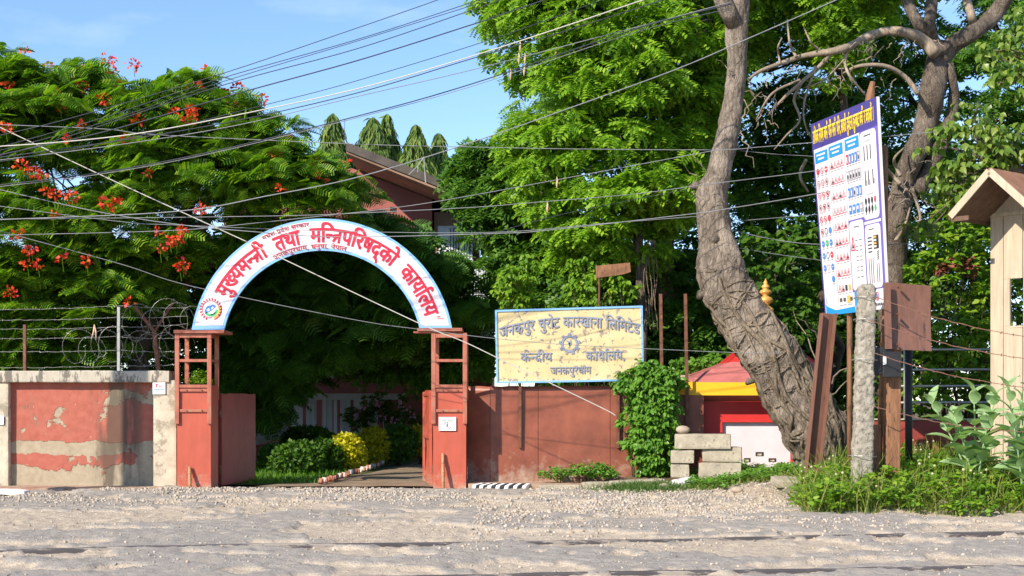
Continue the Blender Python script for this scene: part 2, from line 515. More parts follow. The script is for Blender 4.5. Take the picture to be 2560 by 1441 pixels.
M['leaf_vine'] = leaf_mat('vine_leaf', [(0.07, 0.19, 0.022), (0.12, 0.27, 0.03), (0.18, 0.34, 0.05)], 0.34, 0.35)
M['leaf_hedge'] = leaf_mat('hedge_leaf', [(0.03, 0.09, 0.01), (0.05, 0.13, 0.012), (0.09, 0.18, 0.014)], 0.3)
M['leaf_gold'] = leaf_mat('golden_hedge_leaf', [(0.30, 0.34, 0.012), (0.48, 0.46, 0.016), (0.62, 0.54, 0.02)], 0.35)
M['leaf_calo'] = leaf_mat('milkweed_leaf', [(0.24, 0.38, 0.18), (0.31, 0.46, 0.22), (0.38, 0.52, 0.27)], 0.28, 0.5)
M['grass'] = leaf_mat('grass_blade', [(0.06, 0.13, 0.015), (0.13, 0.22, 0.02), (0.24, 0.29, 0.05), (0.36, 0.33, 0.12)], 0.35)
M['turf'] = leaf_mat('short_turf', [(0.04, 0.10, 0.02), (0.08, 0.16, 0.03), (0.13, 0.20, 0.05)], 0.3)
M['lawn'] = leaf_mat('lawn_blade', [(0.06, 0.18, 0.012), (0.10, 0.26, 0.016), (0.16, 0.32, 0.02)], 0.35)
M['petal'] = leaf_mat('scarlet_petal', [(0.58, 0.03, 0.012), (0.72, 0.06, 0.015), (0.80, 0.13, 0.03), (0.55, 0.02, 0.06)], 0.25)
M['flower_white'] = leaf_mat('small_weed_flower', [(0.55, 0.50, 0.30), (0.6, 0.58, 0.4)], 0.3)

# ------------------------------------------------------------------ foliage tools
def t_bipinnate(L=0.46, n=9, w=0.13):
    """feathery leaf: a row of pinnae either side of a drooping midrib"""
    V = []; F = []
    for i in range(n):
        t = (i + 0.8) / n
        x = L * t; z = -0.30 * L * t * t
        l = w * (0.55 + 0.75 * math.sin(math.pi * min(1, 0.12 + 0.8 * t)))
        hw = L / n * 0.40
        for s in (-1, 1):
            b = len(V)
            V += [(x - hw, 0, z), (x + hw, 0, z - 0.004), (x + hw + l * 0.35, s * l, z - 0.22 * l), (x - hw * 0.3 + l * 0.35, s * l * 1.02, z - 0.22 * l)]
            F.append((b, b + 1, b + 2, b + 3) if s > 0 else (b + 3, b + 2, b + 1, b))
    return np.array(V), np.array(F)

def t_pinnate(L=0.26, n=5, ll=0.10, lw=0.045):
    V = []; F = []
    for i in range(n):
        t = (i + 0.7) / n
        x = L * t; z = -0.28 * L * t * t
        for s in (-1, 1):
            b = len(V)
            ex = x + ll * 0.42; ey = s * ll * 0.9
            mx = (x + ex) / 2; my = ey / 2
            V += [(x, s * 0.004, z), (mx + lw * 0.5, my - s * lw * 0.12, z - 0.004), (ex, ey, z - ll * 0.22), (mx - lw * 0.5, my + s * lw * 0.25, z - 0.006)]
            F.append((b, b + 1, b + 2, b + 3) if s > 0 else (b + 3, b + 2, b + 1, b))
    return np.array(V), np.array(F)

def t_leaf(L=0.10, w=0.07, fold=0.25, tip=0.35):
    """simple pointed leaf, two halves folded on the midrib"""
    V = [(0, 0, 0), (L * 0.38, w / 2, fold * w / 2), (L * 0.75, w * 0.30, fold * w * 0.2 - 0.08 * L), (L, 0, -tip * L * 0.5),
         (L * 0.38, -w / 2, fold * w / 2), (L * 0.75, -w * 0.30, fold * w * 0.2 - 0.08 * L), (L * 0.45, 0, 0)]
    F = [(0, 6, 1, 1), ]
    F = [(0, 6, 2, 1), (6, 3, 3, 2), (0, 4, 5, 6), (6, 5, 3, 3)]
    V = np.array(V)
    # quads only: split the end triangles through a mid point
    V = np.vstack([V, (V[2] + V[3]) / 2, (V[5] + V[3]) / 2])
    F = [(0, 6, 2, 1), (6, 3, 7, 2), (0, 4, 5, 6), (6, 5, 8, 3)]
    return V, np.array(F)

def t_blade(h=0.3, w=0.012, bend=0.4):
    V = [(-w / 2, 0, 0), (w / 2, 0, 0), (w * 0.4, bend * h * 0.25, h * 0.55), (-w * 0.4, bend * h * 0.25, h * 0.55), (w * 0.08, bend * h, h * 0.95), (-w * 0.08, bend * h, h * 0.95)]
    return np.array(V), np.array([(0, 1, 2, 3), (3, 2, 4, 5)])

def unit(a):
    return a / np.maximum(np.linalg.norm(a, axis=-1, keepdims=True), 1e-9)

def frames(fwd, up):
    x = unit(fwd)
    y = unit(np.cross(up, x))
    z = np.cross(x, y)
    return np.stack([x, y, z], axis=2)     # columns

def scatter(T, pos, R, sc):
    V, F = T
    n = len(pos); k = len(V)
    W = np.einsum('nij,kj->nki', R, V) * np.asarray(sc)[:, None, None] + pos[:, None, :]
    FF = (F[None, :, :] + (np.arange(n) * k)[:, None, None]).reshape(-1, F.shape[1])
    return W.reshape(-1, 3), FF

def merge(parts):
    V = []; F = []; b = 0
    for v, f in parts:
        V.append(v); F.append(f + b); b += len(v)
    return np.vstack(V), np.vstack(F)

def in_poly(pts, poly):
    x, y = pts[:, 0], pts[:, 1]
    c = np.zeros(len(pts), bool)
    j = len(poly) - 1
    for i in range(len(poly)):
        xi, yi = poly[i]; xj, yj = poly[j]
        k = ((yi > y) != (yj > y)) & (x < (xj - xi) * (y - yi) / (yj - yi + 1e-12) + xi)
        c ^= k
        j = i
    return c

def edge_dist(pts, poly):
    d = np.full(len(pts), 1e9)
    for i in range(len(poly)):
        a = np.array(poly[i - 1], float); b = np.array(poly[i], float)
        ab = b - a
        t = np.clip(((pts - a) @ ab) / (ab @ ab + 1e-9), 0, 1)
        d = np.minimum(d, np.linalg.norm(pts - (a + t[:, None] * ab), axis=1))
    return d

def clump_centres(poly, d0, thick, n, cap=1.8, seed=0, back=0.12, inner=0.25, margin=0.25):
    """clump centres inside a crown whose outline is poly (seen at d0) and which bulges towards and away by thick/2"""
    r = np.random.default_rng(seed)
    poly = np.array(poly, float)
    lo, hi = poly.min(0), poly.max(0)
    s = FPX / d0
    out = []
    while len(out) < n:
        q = lo + r.random((n * 3, 2)) * (hi - lo)
        q = q[in_poly(q, poly)]
        e = edge_dist(q, poly) / s
        keep = e > margin * r.random(len(q))
        q, e = q[keep], e[keep]
        b = thick / 2 * np.sqrt(np.clip(1 - (1 - np.minimum(e / cap, 1)) ** 2, 0.02, 1))
        u = r.random(len(q))
        off = np.where(u < 1 - back - inner, -b * (0.52 + 0.53 * r.random(len(q))), np.where(u < 1 - inner, b, b * (2 * r.random(len(q)) - 1)))
        for (px, py), o in zip(q, off):
            d = d0 + o
            # outline is meant at d0, keep real position
            x = (px - 1280) / FPX * d0; z = EYE - (py - HOR) / FPX * d0
            out.append((x, d, z))
    return np.array(out[:n])

def clump_leaves(C, tips, per, T, rad, squash=0.6, droop=0.35, flat=0.0, seed=0, scl=(0.75, 1.2), outw=0.6, reach=0.0):
    """leaves in sprays round each clump centre: tips sprays per clump, per leaves in a spray"""
    r = np.random.default_rng(seed + 5)
    n = len(C)
    cr = rad * (0.65 + 0.7 * r.random(n))
    dirs = unit(r.normal(size=(n, tips, 3)))
    dirs[..., 2] = np.where(dirs[..., 2] < -0.25, -dirs[..., 2] * 0.4, dirs[..., 2])
    dirs = unit(dirs)
    rr = cr[:, None] * (0.45 + 0.6 * r.random((n, tips)))
    tp = C[:, None, :] + dirs * rr[..., None] * np.array([1, 1, squash])
    tp = tp.reshape(-1, 3); dv = dirs.reshape(-1, 3)
    N = len(tp)
    az = r.random((N, 1)) * 6.283 + np.arange(per)[None, :] * (6.283 / per) + r.normal(0, 0.25, (N, per))
    f = np.stack([np.cos(az), np.sin(az), np.full_like(az, 0)], -1) * (1 - 0.5 * outw) + dv[:, None, :] * outw
    f[..., 2] = f[..., 2] * (1 - flat) - droop * (0.4 + 1.0 * r.random((N, per)))
    f = f.reshape(-1, 3)
    up = np.zeros_like(f); up[:, 2] = 1
    up += r.normal(0, 0.42, f.shape) + np.array([SUN_DIR.x, SUN_DIR.y, 0]) * 0.55      # leaves lean towards the light
    pos = np.repeat(tp, per, axis=0) + r.normal(0, 0.02, f.shape)
    if reach: pos = pos + unit(f) * reach
    sc = scl[0] + (scl[1] - scl[0]) * r.random(len(f))
    return scatter(T, pos, frames(f, up), sc), tp

def limb(mb, a, b, r0, r1, sag=0.0, wob=0.08, n=5, sides=5, seed=0):
    r = random.Random(seed)
    a = Vector(a); b = Vector(b)
    L = (b - a).length
    pts = []; rs = []
    for i in range(n + 1):
        t = i / n
        p = a.lerp(b, t)
        if 0 < i < n:
            p += Vector((r.uniform(-1, 1), r.uniform(-1, 1), r.uniform(-1, 1))) * wob * L
        p.z += sag * L * math.sin(math.pi * t)
        pts.append(p); rs.append(r0 + (r1 - r0) * t)
    mb.tube(pts, rs, sides)
    return pts

def tree_wood(root, C, base, fork, r0, mat_, n_main=7, seed=0, name='trunk', link=0.35):
    """tapered trunk, main limbs and finer boughs that reach into the clumps C"""
    r = random.Random(seed)
    mb = MB()
    base = Vector(base); fork = Vector(fork)
    limb(mb, base, fork, r0, r0 * 0.75, 0, 0.03, 8, 10, seed)
    idx = list(range(len(C)))
    r.shuffle(idx)
    mains = []
    for i in idx[:n_main]:
        c = Vector(C[i])
        e = fork.lerp(c, 0.75)
        pts = limb(mb, fork - Vector((0, 0, 0.15)), e, r0 * 0.5, r0 * 0.16, 0.08, 0.06, 6, 7, seed + i)
        mains += pts[2:]
    for i in idx[n_main:int(len(idx) * link) + n_main]:
        c = Vector(C[i])
        m = min(mains, key=lambda q: (q - c).length)
        limb(mb, m, c, r0 * 0.14, 0.012, 0.06, 0.07, 5, 4, seed + 100 + i)
    return mb.build(name, mat_, root, smooth=True)

# ------------------------------------------------------------------ lettering
_gc = {}
def glyph(ch, bold):
    k = (ch, bold)
    if k in _gc: return _gc[k]
    c = bpy.data.curves.new('glyph', 'FONT')
    c.body = ch; c.size = 1.0; c.resolution_u = 3; c.offset = bold
    o = bpy.data.objects.new('glyph', c)
    COL.objects.link(o)
    dg = bpy.context.evaluated_depsgraph_get()
    me = bpy.data.meshes.new_from_object(o.evaluated_get(dg))
    V = [(v.co.x, v.co.y) for v in me.vertices]
    F = [tuple(p.vertices) for p in me.polygons]
    c.body = 'I' + ch + 'I'
    dg.update()
    me2 = bpy.data.meshes.new_from_object(o.evaluated_get(bpy.context.evaluated_depsgraph_get()))
    adv = max(v.co.x for v in me2.vertices) - bold - 0.174 - 0.25
    if ch == '\u093f': adv = 0.262
    bpy.data.objects.remove(o); bpy.data.curves.remove(c)
    bpy.data.meshes.remove(me); bpy.data.meshes.remove(me2)
    _gc[k] = (V, F, adv)
    return _gc[k]

def stroke2(pts, w):
    V = []; F = []
    for i, (x, y) in enumerate(pts):
        a = pts[max(0, i - 1)]; b = pts[min(len(pts) - 1, i + 1)]
        dx, dy = b[0] - a[0], b[1] - a[1]
        l = math.hypot(dx, dy) or 1
        V += [(x - dy / l * w / 2, y + dx / l * w / 2), (x + dy / l * w / 2, y - dx / l * w / 2)]
        if i: F.append((2 * i - 2, 2 * i - 1, 2 * i + 1, 2 * i))
    return V, F

def text2d(s, bold=0.02, step=0.0):
    """Lay out Devanagari. '^' after a consonant: half form; 'R': hook above; '~': slanting r under the last letter;
    '#' : the tr letter. Short-i signs are written before their letter. Returns list of (verts2d, faces), width"""
    x = 0.0; out = []; stem = 0.09 + 2 * bold
    last_x = 0.0; last_stem = 0.0
    i = 0
    while i < len(s):
        ch = s[i]
        if ch == ' ':
            x += 0.32; i += 1; continue
        if ch == 'R':
            sx = last_stem
            V, F = stroke2([(sx, 0.60), (sx + 0.0, 0.72), (sx + 0.03, 0.80), (sx + 0.10, 0.83), (sx + 0.17, 0.80), (sx + 0.18, 0.74)], 0.075 + bold)
            out.append((V, F)); i += 1; continue
        if ch == '~':
            sx = last_stem
            V, F = stroke2([(sx, 0.24), (sx - 0.13, 0.14), (sx - 0.27, 0.02)], 0.075 + bold)
            out.append((V, F)); i += 1; continue
        if ch == '#':
            hb = 0.036 + bold
            V, F = stroke2([(0, 0.58), (0.60, 0.58)], 2 * hb)
            out.append(([(a + x, b) for a, b in V], F))
            V, F = stroke2([(0.44, 0.60), (0.44, 0.0)], 2 * hb)
            out.append(([(a + x, b) for a, b in V], F))
            V, F = stroke2([(0.44, 0.33), (0.30, 0.345), (0.16, 0.32), (0.06, 0.26)], 2 * hb)
            out.append(([(a + x, b) for a, b in V], F))
            V, F = stroke2([(0.30, 0.33), (0.22, 0.2), (0.10, 0.05)], 2 * hb)
            out.append(([(a + x, b) for a, b in V], F))
            last_x = x; last_stem = x + 0.44
            x += 0.60; i += 1; continue
        V, F, adv = glyph(ch, bold)
        half = i + 1 < len(s) and s[i + 1] == '^'
        low = [a for a, b in V if abs(b + bold) < 0.012]
        if half and low:
            cut = max(low) - stem + 0.005
            bm = bmesh.new()
            vs_ = [bm.verts.new((a, b, 0)) for a, b in V]
            for f in F:
                try: bm.faces.new([vs_[k] for k in f])
                except ValueError: pass
            bmesh.ops.bisect_plane(bm, geom=bm.verts[:] + bm.edges[:] + bm.faces[:], plane_co=(cut, 0, 0), plane_no=(1, 0, 0), clear_outer=True)
            bm.verts.index_update()
            V = [(v.co.x, v.co.y) for v in bm.verts]
            F = [tuple(v.index for v in f.verts) for f in bm.faces]
            bm.free()
            adv = cut - bold
        mark = ch in '\u0941\u0942\u0947\u0948\u0902\u0901\u094d'
        if not mark and low:
            last_stem = x + max(low) - stem / 2
        out.append(([(a + x, b) for a, b in V], F))
        if not mark:
            last_x = x
            x += adv
        elif adv > 0.02:
            x += adv
        i += 2 if half else 1
    return out, x

def text_mesh(name, s, fn, mat_, parent, height, bold=0.02, width=None, lift=0.004, cut=0.25, fat=0.0):
    """fn(u, v) -> (point, normal); u centred on the text, v from the base line, metres"""
    out, W = text2d(s, bold)
    V3 = []; F3 = []
    k = height / 0.62
    xs = width / (W * k) if width else 1.0
    ng = len(out)
    if fat:      # heavier strokes: overlay shifted copies
        out = [([(a + dx, b + dy) for a, b in V], F) for dx, dy in ((-fat, -fat * .6), (fat, fat * .6), (-fat, fat * .6), (fat, -fat * .6)) for V, F in out]
    nlay = len(out)
    for gi, (V, F) in enumerate(out):
        bm = bmesh.new()
        vs_ = [bm.verts.new((a, b, 0)) for a, b in V]
        for f in F:
            try: bm.faces.new([vs_[q] for q in f])
            except ValueError: pass
        if cut:
            x0 = min(a for a, b in V); x1 = max(a for a, b in V)
            q = math.ceil(x0 / cut) * cut
            while q < x1:
                bmesh.ops.bisect_plane(bm, geom=bm.verts[:] + bm.edges[:] + bm.faces[:], plane_co=(q, 0, 0), plane_no=(1, 0, 0))
                q += cut
        bm.verts.index_update()
        b0 = len(V3)
        for v in bm.verts:
            p, nrm = fn((v.co.x - W / 2) * k * xs, v.co.y * k)
            V3.append(tuple(Vector(p) + Vector(nrm) * (lift + 0.0012 * (gi % 2) + 0.0026 * (gi // ng))))
        F3 += [tuple(b0 + v.index for v in f.verts) for f in bm.faces]
        bm.free()
    return mesh_np(name, V3, F3, mat_, parent)
# ------------------------------------------------------------------ the ground
def make_ground():
    xs = np.concatenate([np.linspace(-900, -60, 12), np.linspace(-50, -9.9, 14), np.arange(-9.6, 9.61, 0.034), np.linspace(9.9, 50, 14), np.linspace(60, 900, 12)])
    ys = np.concatenate([np.linspace(-60, 10, 12), np.arange(10.6, 26.5, 0.05), np.linspace(27, 60, 20), np.linspace(80, 1800, 14)])
    X, Y = np.meshgrid(xs, ys)
    p = np.stack([X, Y, np.zeros_like(X)], -1)
    warp = (fbm(p * 0.9 + 3.1, 3) - 0.5)
    big = fbm(p * np.array([0.55, 0.8, 1]) + warp[..., None] * 1.5, 4)
    mid = fbm(p * 2.3 + 9.0, 4)
    fine = fbm(p * 9.0 + 31.0, 3)
    fine2 = np.abs(fbm(p * np.array([17., 19., 1]) + 61.0, 3) - 0.5)
    slab = sstep(0.485, 0.515, big + (mid - 0.5) * 0.45)
    road = sstep(25.4, 24.0, Y) * sstep(7.2, 9.5, Y) * sstep(9, 12, Y + 3)
    near = sstep(60, 20, np.abs(X))
    Z = gz0(X, Y)
    verge = sstep(3.9, 6.0, X + 0.25 * (Y - 20)) * sstep(19.3, 21.5, Y)
    rough = road * near * (1 - 0.6 * verge)
    pit = sstep(0.63, 0.72, mid) * (1 - slab * 0.6)
    Z = Z + rough * (0.034 * slab + 0.045 * (big - 0.5) + 0.034 * (mid - 0.5) - 0.030 * pit + 0.040 * (fine - 0.5) + 0.050 * (fine2 - .12) * (1 - .55 * slab))
    Z = Z + (1 - road) * near * 0.03 * (mid - 0.5)
    m = len(ys); n = len(xs)
    idx = np.arange(m * n).reshape(m, n)
    F = np.stack([idx[:-1, :-1], idx[:-1, 1:], idx[1:, 1:], idx[1:, :-1]], -1).reshape(-1, 4)
    V = np.stack([X, Y, Z], -1).reshape(-1, 3)
    soil = np.clip(verge + sstep(23.2, 24.6, Y) * sstep(1.2, 2.2, X), 0, 1)
    m_, nt, bs, _ = nt_new('dusty_broken_road')
    v = coords(nt)
    def attr(nm):
        a = nt.nodes.new('ShaderNodeAttribute'); a.attribute_name = nm
        return a.outputs['Fac']
    n1 = n_noise(nt, v, 1.7, 8, 0.62, 0.3)
    n2 = n_noise(nt, v, 34, 5, 0.7)
    n3 = n_noise(nt, v, 7, 6, 0.7)
    dust = n_ramp(nt, n3, [(0.25, (0.42, 0.345, 0.26)), (0.75, (0.56, 0.47, 0.37))])
    tar = n_ramp(nt, n3, [(0.25, (0.285, 0.255, 0.222)), (0.8, (0.44, 0.395, 0.345))])
    k = n_math(nt, 'ADD', attr('slab'), n_math(nt, 'MULTIPLY', n_math(nt, 'SUBTRACT', n1, 0.5), 1.7))
    kk = n_ramp(nt, k, [(0.42, (0, 0, 0)), (0.95, (1, 1, 1))])
    c = n_mix(nt, kk, dust, tar)
    sp = n_ramp(nt, n2, [(0.60, (0, 0, 0)), (0.68, (1, 1, 1))])
    c = n_mix(nt, n_mix(nt, 0.40, (0, 0, 0), sp), c, (0.19, 0.165, 0.145))
    c = n_mix(nt, attr('soil'), c, (0.15, 0.105, 0.065))
    nt.links.new(c, bs.inputs['Base Color'])
    bs.inputs['Roughness'].default_value = 0.95
    bs.inputs['Specular IOR Level'].default_value = 0.12
    hgt = n_math(nt, 'ADD', n3, n_math(nt, 'MULTIPLY', n2, 0.6))
    n_bump(nt, bs, hgt, 1.0, 0.03)
    o = mesh_np('ground', V, F, m_, None, attrs={'slab': slab.ravel(), 'soil': soil.ravel()}, smooth=True)
    setp(o, 'dusty broken road surface in front of the gate', None, None, 'structure')
    return Z, xs, ys
GZ, GX, GY = make_ground()

def ground_at(x, y):
    """height of the built ground sheet"""
    i = np.clip(np.searchsorted(GX, x) - 1, 0, len(GX) - 2); j = np.clip(np.searchsorted(GY, y) - 1, 0, len(GY) - 2)
    fx = np.clip((x - GX[i]) / (GX[i + 1] - GX[i]), 0, 1); fy = np.clip((y - GY[j]) / (GY[j + 1] - GY[j]), 0, 1)
    return GZ[j, i] * (1 - fx) * (1 - fy) + GZ[j, i + 1] * fx * (1 - fy) + GZ[j + 1, i] * (1 - fx) * fy + GZ[j + 1, i + 1] * fx * fy

def sheet(name, poly, mat_, lift=0.02, label=None, n=24, thick=None, z=None):
    """flat-ish sheet over the ground, poly in world x, y"""
    poly = np.array(poly, float)
    lo, hi = poly.min(0), poly.max(0)
    bm = bmesh.new()
    bm.faces.new([bm.verts.new((x, y, 0)) for x, y in poly])
    for ax, a, b in ((0, lo[0], hi[0]), (1, lo[1], hi[1])):
        for t in np.linspace(a, b, n + 1)[1:-1]:
            co = [0, 0, 0]; co[ax] = t; no = [0, 0, 0]; no[ax] = 1
            bmesh.ops.bisect_plane(bm, geom=bm.verts[:] + bm.edges[:] + bm.faces[:], plane_co=co, plane_no=no)
    if thick:
        r = bmesh.ops.extrude_face_region(bm, geom=bm.faces[:])
        for g in r['geom']:
            if isinstance(g, bmesh.types.BMVert): g.co.z -= thick
        bmesh.ops.recalc_face_normals(bm, faces=bm.faces[:])
    bm.verts.index_update()
    V = np.array([v.co[:] for v in bm.verts]); F = [tuple(v.index for v in f.verts) for f in bm.faces]
    bm.free()
    base = ground_at(V[:, 0], V[:, 1]) if z is None else z
    V[:, 2] += base + lift
    o = mesh_np(name, V, F, mat_)
    setp(o, label, None, None, 'structure')
    return o

M['lawn_soil'] = mat('lawn_soil', (0.06, 0.085, 0.02), 0.95, 0.4, 3, 0.5, 0.02)
M['drive'] = mat('earth_driveway', (0.26, 0.19, 0.125), 0.95, 0.3, 2.0, 0.8, 0.03, spots=(0.14, 0.10, 0.07), spot_amt=0.03, spot_scale=2.5)
M['paver'] = mat('dusty_red_pavers', (0.40, 0.28, 0.20), 0.9, 0.2, 4, 0.5, 0.01, spots=(0.33, 0.17, 0.125), spot_amt=0.08, spot_scale=2.0)
sheet('lawn', [(-30, 26.2), (-4.0, 26.2), (-1.0, 38.5), (-1, 60), (-30, 60)], M['lawn_soil'], 0.035, 'green garden lawn inside the gate')
sheet('driveway', [(-4.6, 25.2), (-0.9, 25.2), (-0.2, 30), (1.4, 44), (-1.4, 44), (-3.0, 31)], M['drive'], 0.045, 'shaded earth driveway leading in through the gate')
sheet('pavement', [(-12, 24.35), (-7.3, 24.35), (-6.05, 24.75), (-6.0, 25.6), (-12, 25.6)], M['paver'], 0.05, 'dusty reddish pavement strip along the red wall', thick=0.12)
sheet('pavement', [(-0.78, 25.02), (0.15, 24.88), (1.5, 25.1), (2.7, 25.35), (2.7, 26.4), (-0.78, 26.4)], M['paver'], 0.11, 'dusty pavement strip in front of the brown sheet wall', z=0.0, thick=0.2)

# ------------------------------------------------------------------ boundary wall with peeling red panel
def peel_mat():
    m, nt, bs, _ = nt_new('peeling_red_plaster')
    v = coords(nt)
    n1 = n_noise(nt, v, 1.6, 8, 0.6, 0.25)
    n2 = n_noise(nt, v, 7.0, 7, 0.65)
    sep = nt.nodes.new('ShaderNodeSeparateXYZ')
    nt.links.new(v, sep.inputs[0])
    red = n_ramp(nt, n2, [(0.25, (0.33, 0.088, 0.062)), (0.75, (0.44, 0.148, 0.105))])
    pla = n_ramp(nt, n2, [(0.25, (0.29, 0.235, 0.16)), (0.75, (0.44, 0.37, 0.265))])
    # peeling is strongest low down and in a band at knee height (object z starts at the wall foot)
    z = sep.outputs['Z']
    low = n_ramp(nt, z, [(0.0, (1, 1, 1)), (0.32, (0.62, 0.62, 0.62)), (0.45, (0.30, 0.30, 0.30)), (0.58, (0.26, 0.26, 0.26)), (0.66, (0.72, 0.72, 0.72)), (0.80, (0.66, 0.66, 0.66)), (0.90, (0.12, 0.12, 0.12)), (1.0, (0.2, 0.2, 0.2))])
    k = n_math(nt, 'ADD', n1, n_math(nt, 'MULTIPLY', low, 0.42))
    k = n_math(nt, 'ADD', k, n_math(nt, 'MULTIPLY', n2, 0.12))
    kk = n_ramp(nt, k, [(0.705, (0, 0, 0)), (0.72, (1, 1, 1))])
    c = n_mix(nt, kk, red, pla)
    gr = n_noise(nt, v, 3.2, 8, 0.7)
    c = n_mix(nt, n_ramp(nt, gr, [(0.52, (0, 0, 0)), (0.74, (0.45, 0.45, 0.45))]), c, (0.22, 0.16, 0.115))
    scr = n_noise(nt, v, 11, 6, 0.7)
    c = n_mix(nt, n_ramp(nt, scr, [(0.665, (0, 0, 0)), (0.68, (.8, .8, .8))]), c, (0.50, 0.42, 0.32))
    # mould streaks on the right part of the panel
    mp = nt.nodes.new('ShaderNodeMapping'); mp.inputs['Scale'].default_value = (2.2, 1, 0.35)
    nt.links.new(v, mp.inputs['Vector'])
    st = n_noise(nt, mp.outputs[0], 1.5, 7, 0.6)
    xm = n_ramp(nt, n_math(nt, 'ADD', n_math(nt, 'MULTIPLY', sep.outputs['X'], 0.25), 0.5), [(0.52, (0, 0, 0)), (0.60, (1, 1, 1)), (0.74, (1, 1, 1)), (0.80, (0, 0, 0))])
    sk = n_math(nt, 'MULTIPLY', n_ramp(nt, st, [(0.44, (0, 0, 0)), (0.56, (1, 1, 1))]), xm)
    c = n_mix(nt, n_math(nt, 'MULTIPLY', sk, 0.8), c, (0.085, 0.068, 0.05))
    nt.links.new(c, bs.inputs['Base Color'])
    bs.inputs['Roughness'].default_value = 0.85
    bs.inputs['Specular IOR Level'].default_value = 0.2
    h = n_math(nt, 'SUBTRACT', n_math(nt, 'MULTIPLY', n2, 0.25), kk)
    n_bump(nt, bs, h, 0.7, 0.02)
    return m
M['peel'] = peel_mat()
M['cream'] = mat('dirty_cream_plaster', (0.50, 0.44, 0.34), 0.9, 0.22, 4, 0.6, 0.015, spots=(0.30, 0.26, 0.19), spot_amt=0.10, spot_scale=3.2)
M['coping'] = mat('mould_stained_coping', (0.47, 0.42, 0.34), 0.9, 0.25, 4, 0.5, 0.015, spots=(0.17, 0.15, 0.12), spot_amt=0.12, spot_scale=4, stretch=(1.5, 1.5, 0.5))
WALL_Y = 25.3
def wx(px, d=WALL_Y): return (px - 1280) / FPX * d
def wz(py, d=WALL_Y): return EYE - (py - HOR) / FPX * d
wall = empty('boundary_wall', (wx(200), WALL_Y, 0), 'peeling red panel wall with cream plaster border under razor wire', 'wall')
mb = MB(); mb.box((wx(-420), WALL_Y + 0.13, -0.2), (wx(384), WALL_Y + 0.30, wz(950)))
mb.build('red_panel', M['peel'], wall)
v, f = rough_box((wx(382), WALL_Y, -0.2), (wx(441), WALL_Y + 0.34, wz(951)), 10, 0.012, 3.0, 4.0, 0.02)
MB().add(v, f).build('pilaster', M['cream'], wall, smooth=False)
for a, b in ((-36, 21), (-440, -395)):
    v, f = rough_box((wx(a), WALL_Y, -0.2), (wx(b), WALL_Y + 0.34, wz(955)), 10, 0.015, 3.0, a, 0.02)
    MB().add(v, f).build('pilaster', M['cream'], wall)
v, f = rough_box((wx(-440), WALL_Y - 0.04, wz(957)), (wx(424), WALL_Y + 0.36, wz(927)), 24, 0.014, 2.5, 9.0, 0.025)
MB().add(v, f).build('coping', M['coping'], wall)
# a notice stuck on the cream pilaster
def decal(mb, fn, pts, mi):
    mb.add([fn(u, v_) for u, v_ in pts], [tuple(range(len(pts)))], mi)
def plane_fn(px0, py0, px1, py1, d, lift=0.004):
    def fn(u, v_):
        return P(px0 + (px1 - px0) * u, py1 + (py0 - py1) * v_, d) - Vector((0, lift, 0))
    return fn
def rect(u0, v0, u1, v1): return [(u0, v0), (u1, v0), (u1, v1), (u0, v1)]
nt_ = empty('notice_paper', P(397, 985, WALL_Y - 0.012), 'white notice with red and blue print on the cream wall end', 'notice')
mb = MB(); a = P(382, 953, WALL_Y - 0.016); b = P(413, 986, WALL_Y - 0.026); mb.box(a, b); mb.build('paper', M['paper'], nt_)
fn = plane_fn(382, 953, 413, 986, WALL_Y - 0.027)
mb = MB()
for r_ in (rect(.2, .72, .42, .78), rect(.28, .5, .36, .72), rect(.2, .6, .3, .65), rect(.45, .62, .75, .66), rect(.45, .54, .7, .58)): decal(mb, fn, r_, 0)
decal(mb, fn, rect(.1, .33, .9, .38), 1)
for q in range(3): decal(mb, fn, rect(.15, .24 - q * .07, .8 - .1 * q, .265 - q * .07), 2)
mb.build('print', [M['sred'], M['sblue'], M['sgrey']], nt_)
mb = MB(); mb.box(P(-14, 1040, WALL_Y - 0.02), P(9, 1062, WALL_Y - 0.026)); 
setp(mb.build('notice_paper', M['paper'], None), 'torn white paper scrap at the left edge of the wall', 'notice')

# ------------------------------------------------------------------ razor wire fence on the wall
WY = WALL_Y + 0.2
fence = empty('razor_wire_fence', (wx(250), WY, wz(927)), 'razor wire coils and barbed strands on posts above the red wall', 'fence')
for px, top in ((62, 812), (297, 768)):
    MB().bar(P(px, 932, WY), P(px, top, WY), 0.05, 0.05).build('post', M['rust'] if px < 100 else M['steel'], fence)
mb = MB(); mb.bar(P(396, 925, WY), P(386, 828, WY), 0.07, 0.07); mb.build('post', M['rust'], fence)
MB().bar(P(387, 832, WY - 0.01), P(336, 766, WY - 0.15), 0.05, 0.05).build('arm', M['rust'], fence)
MB().bar(P(385, 832, WY + 0.02), P(432, 757, WY + 0.2), 0.04, 0.04).build('arm', M['rust'], fence)
def barbed(mb, a, b, sag, seed, r=0.0036, every=0.13, n=26):
    rr = random.Random(seed)
    a = Vector(a); b = Vector(b); pts = []
    for i in range(n + 1):
        t = i / n
        p = a.lerp(b, t); p.z -= sag * 4 * t * (1 - t)
        p += Vector((0, rr.uniform(-.008, .008), rr.uniform(-.008, .008)))
        pts.append(p)
    mb.tube(pts, r, 4)
    L = (b - a).length
    for i in range(int(L / every)):
        t = (i + 0.5) / int(L / every)
        k = min(n - 1, int(t * n)); p = pts[k].lerp(pts[k + 1], t * n - k)
        for s in (0, 1):
            dv = Vector((rr.uniform(-.6, .6), rr.uniform(-1, 1), rr.uniform(-1, 1))).normalized() * 0.022
            mb.tube([p - dv, p + dv], r * 0.7, 3)
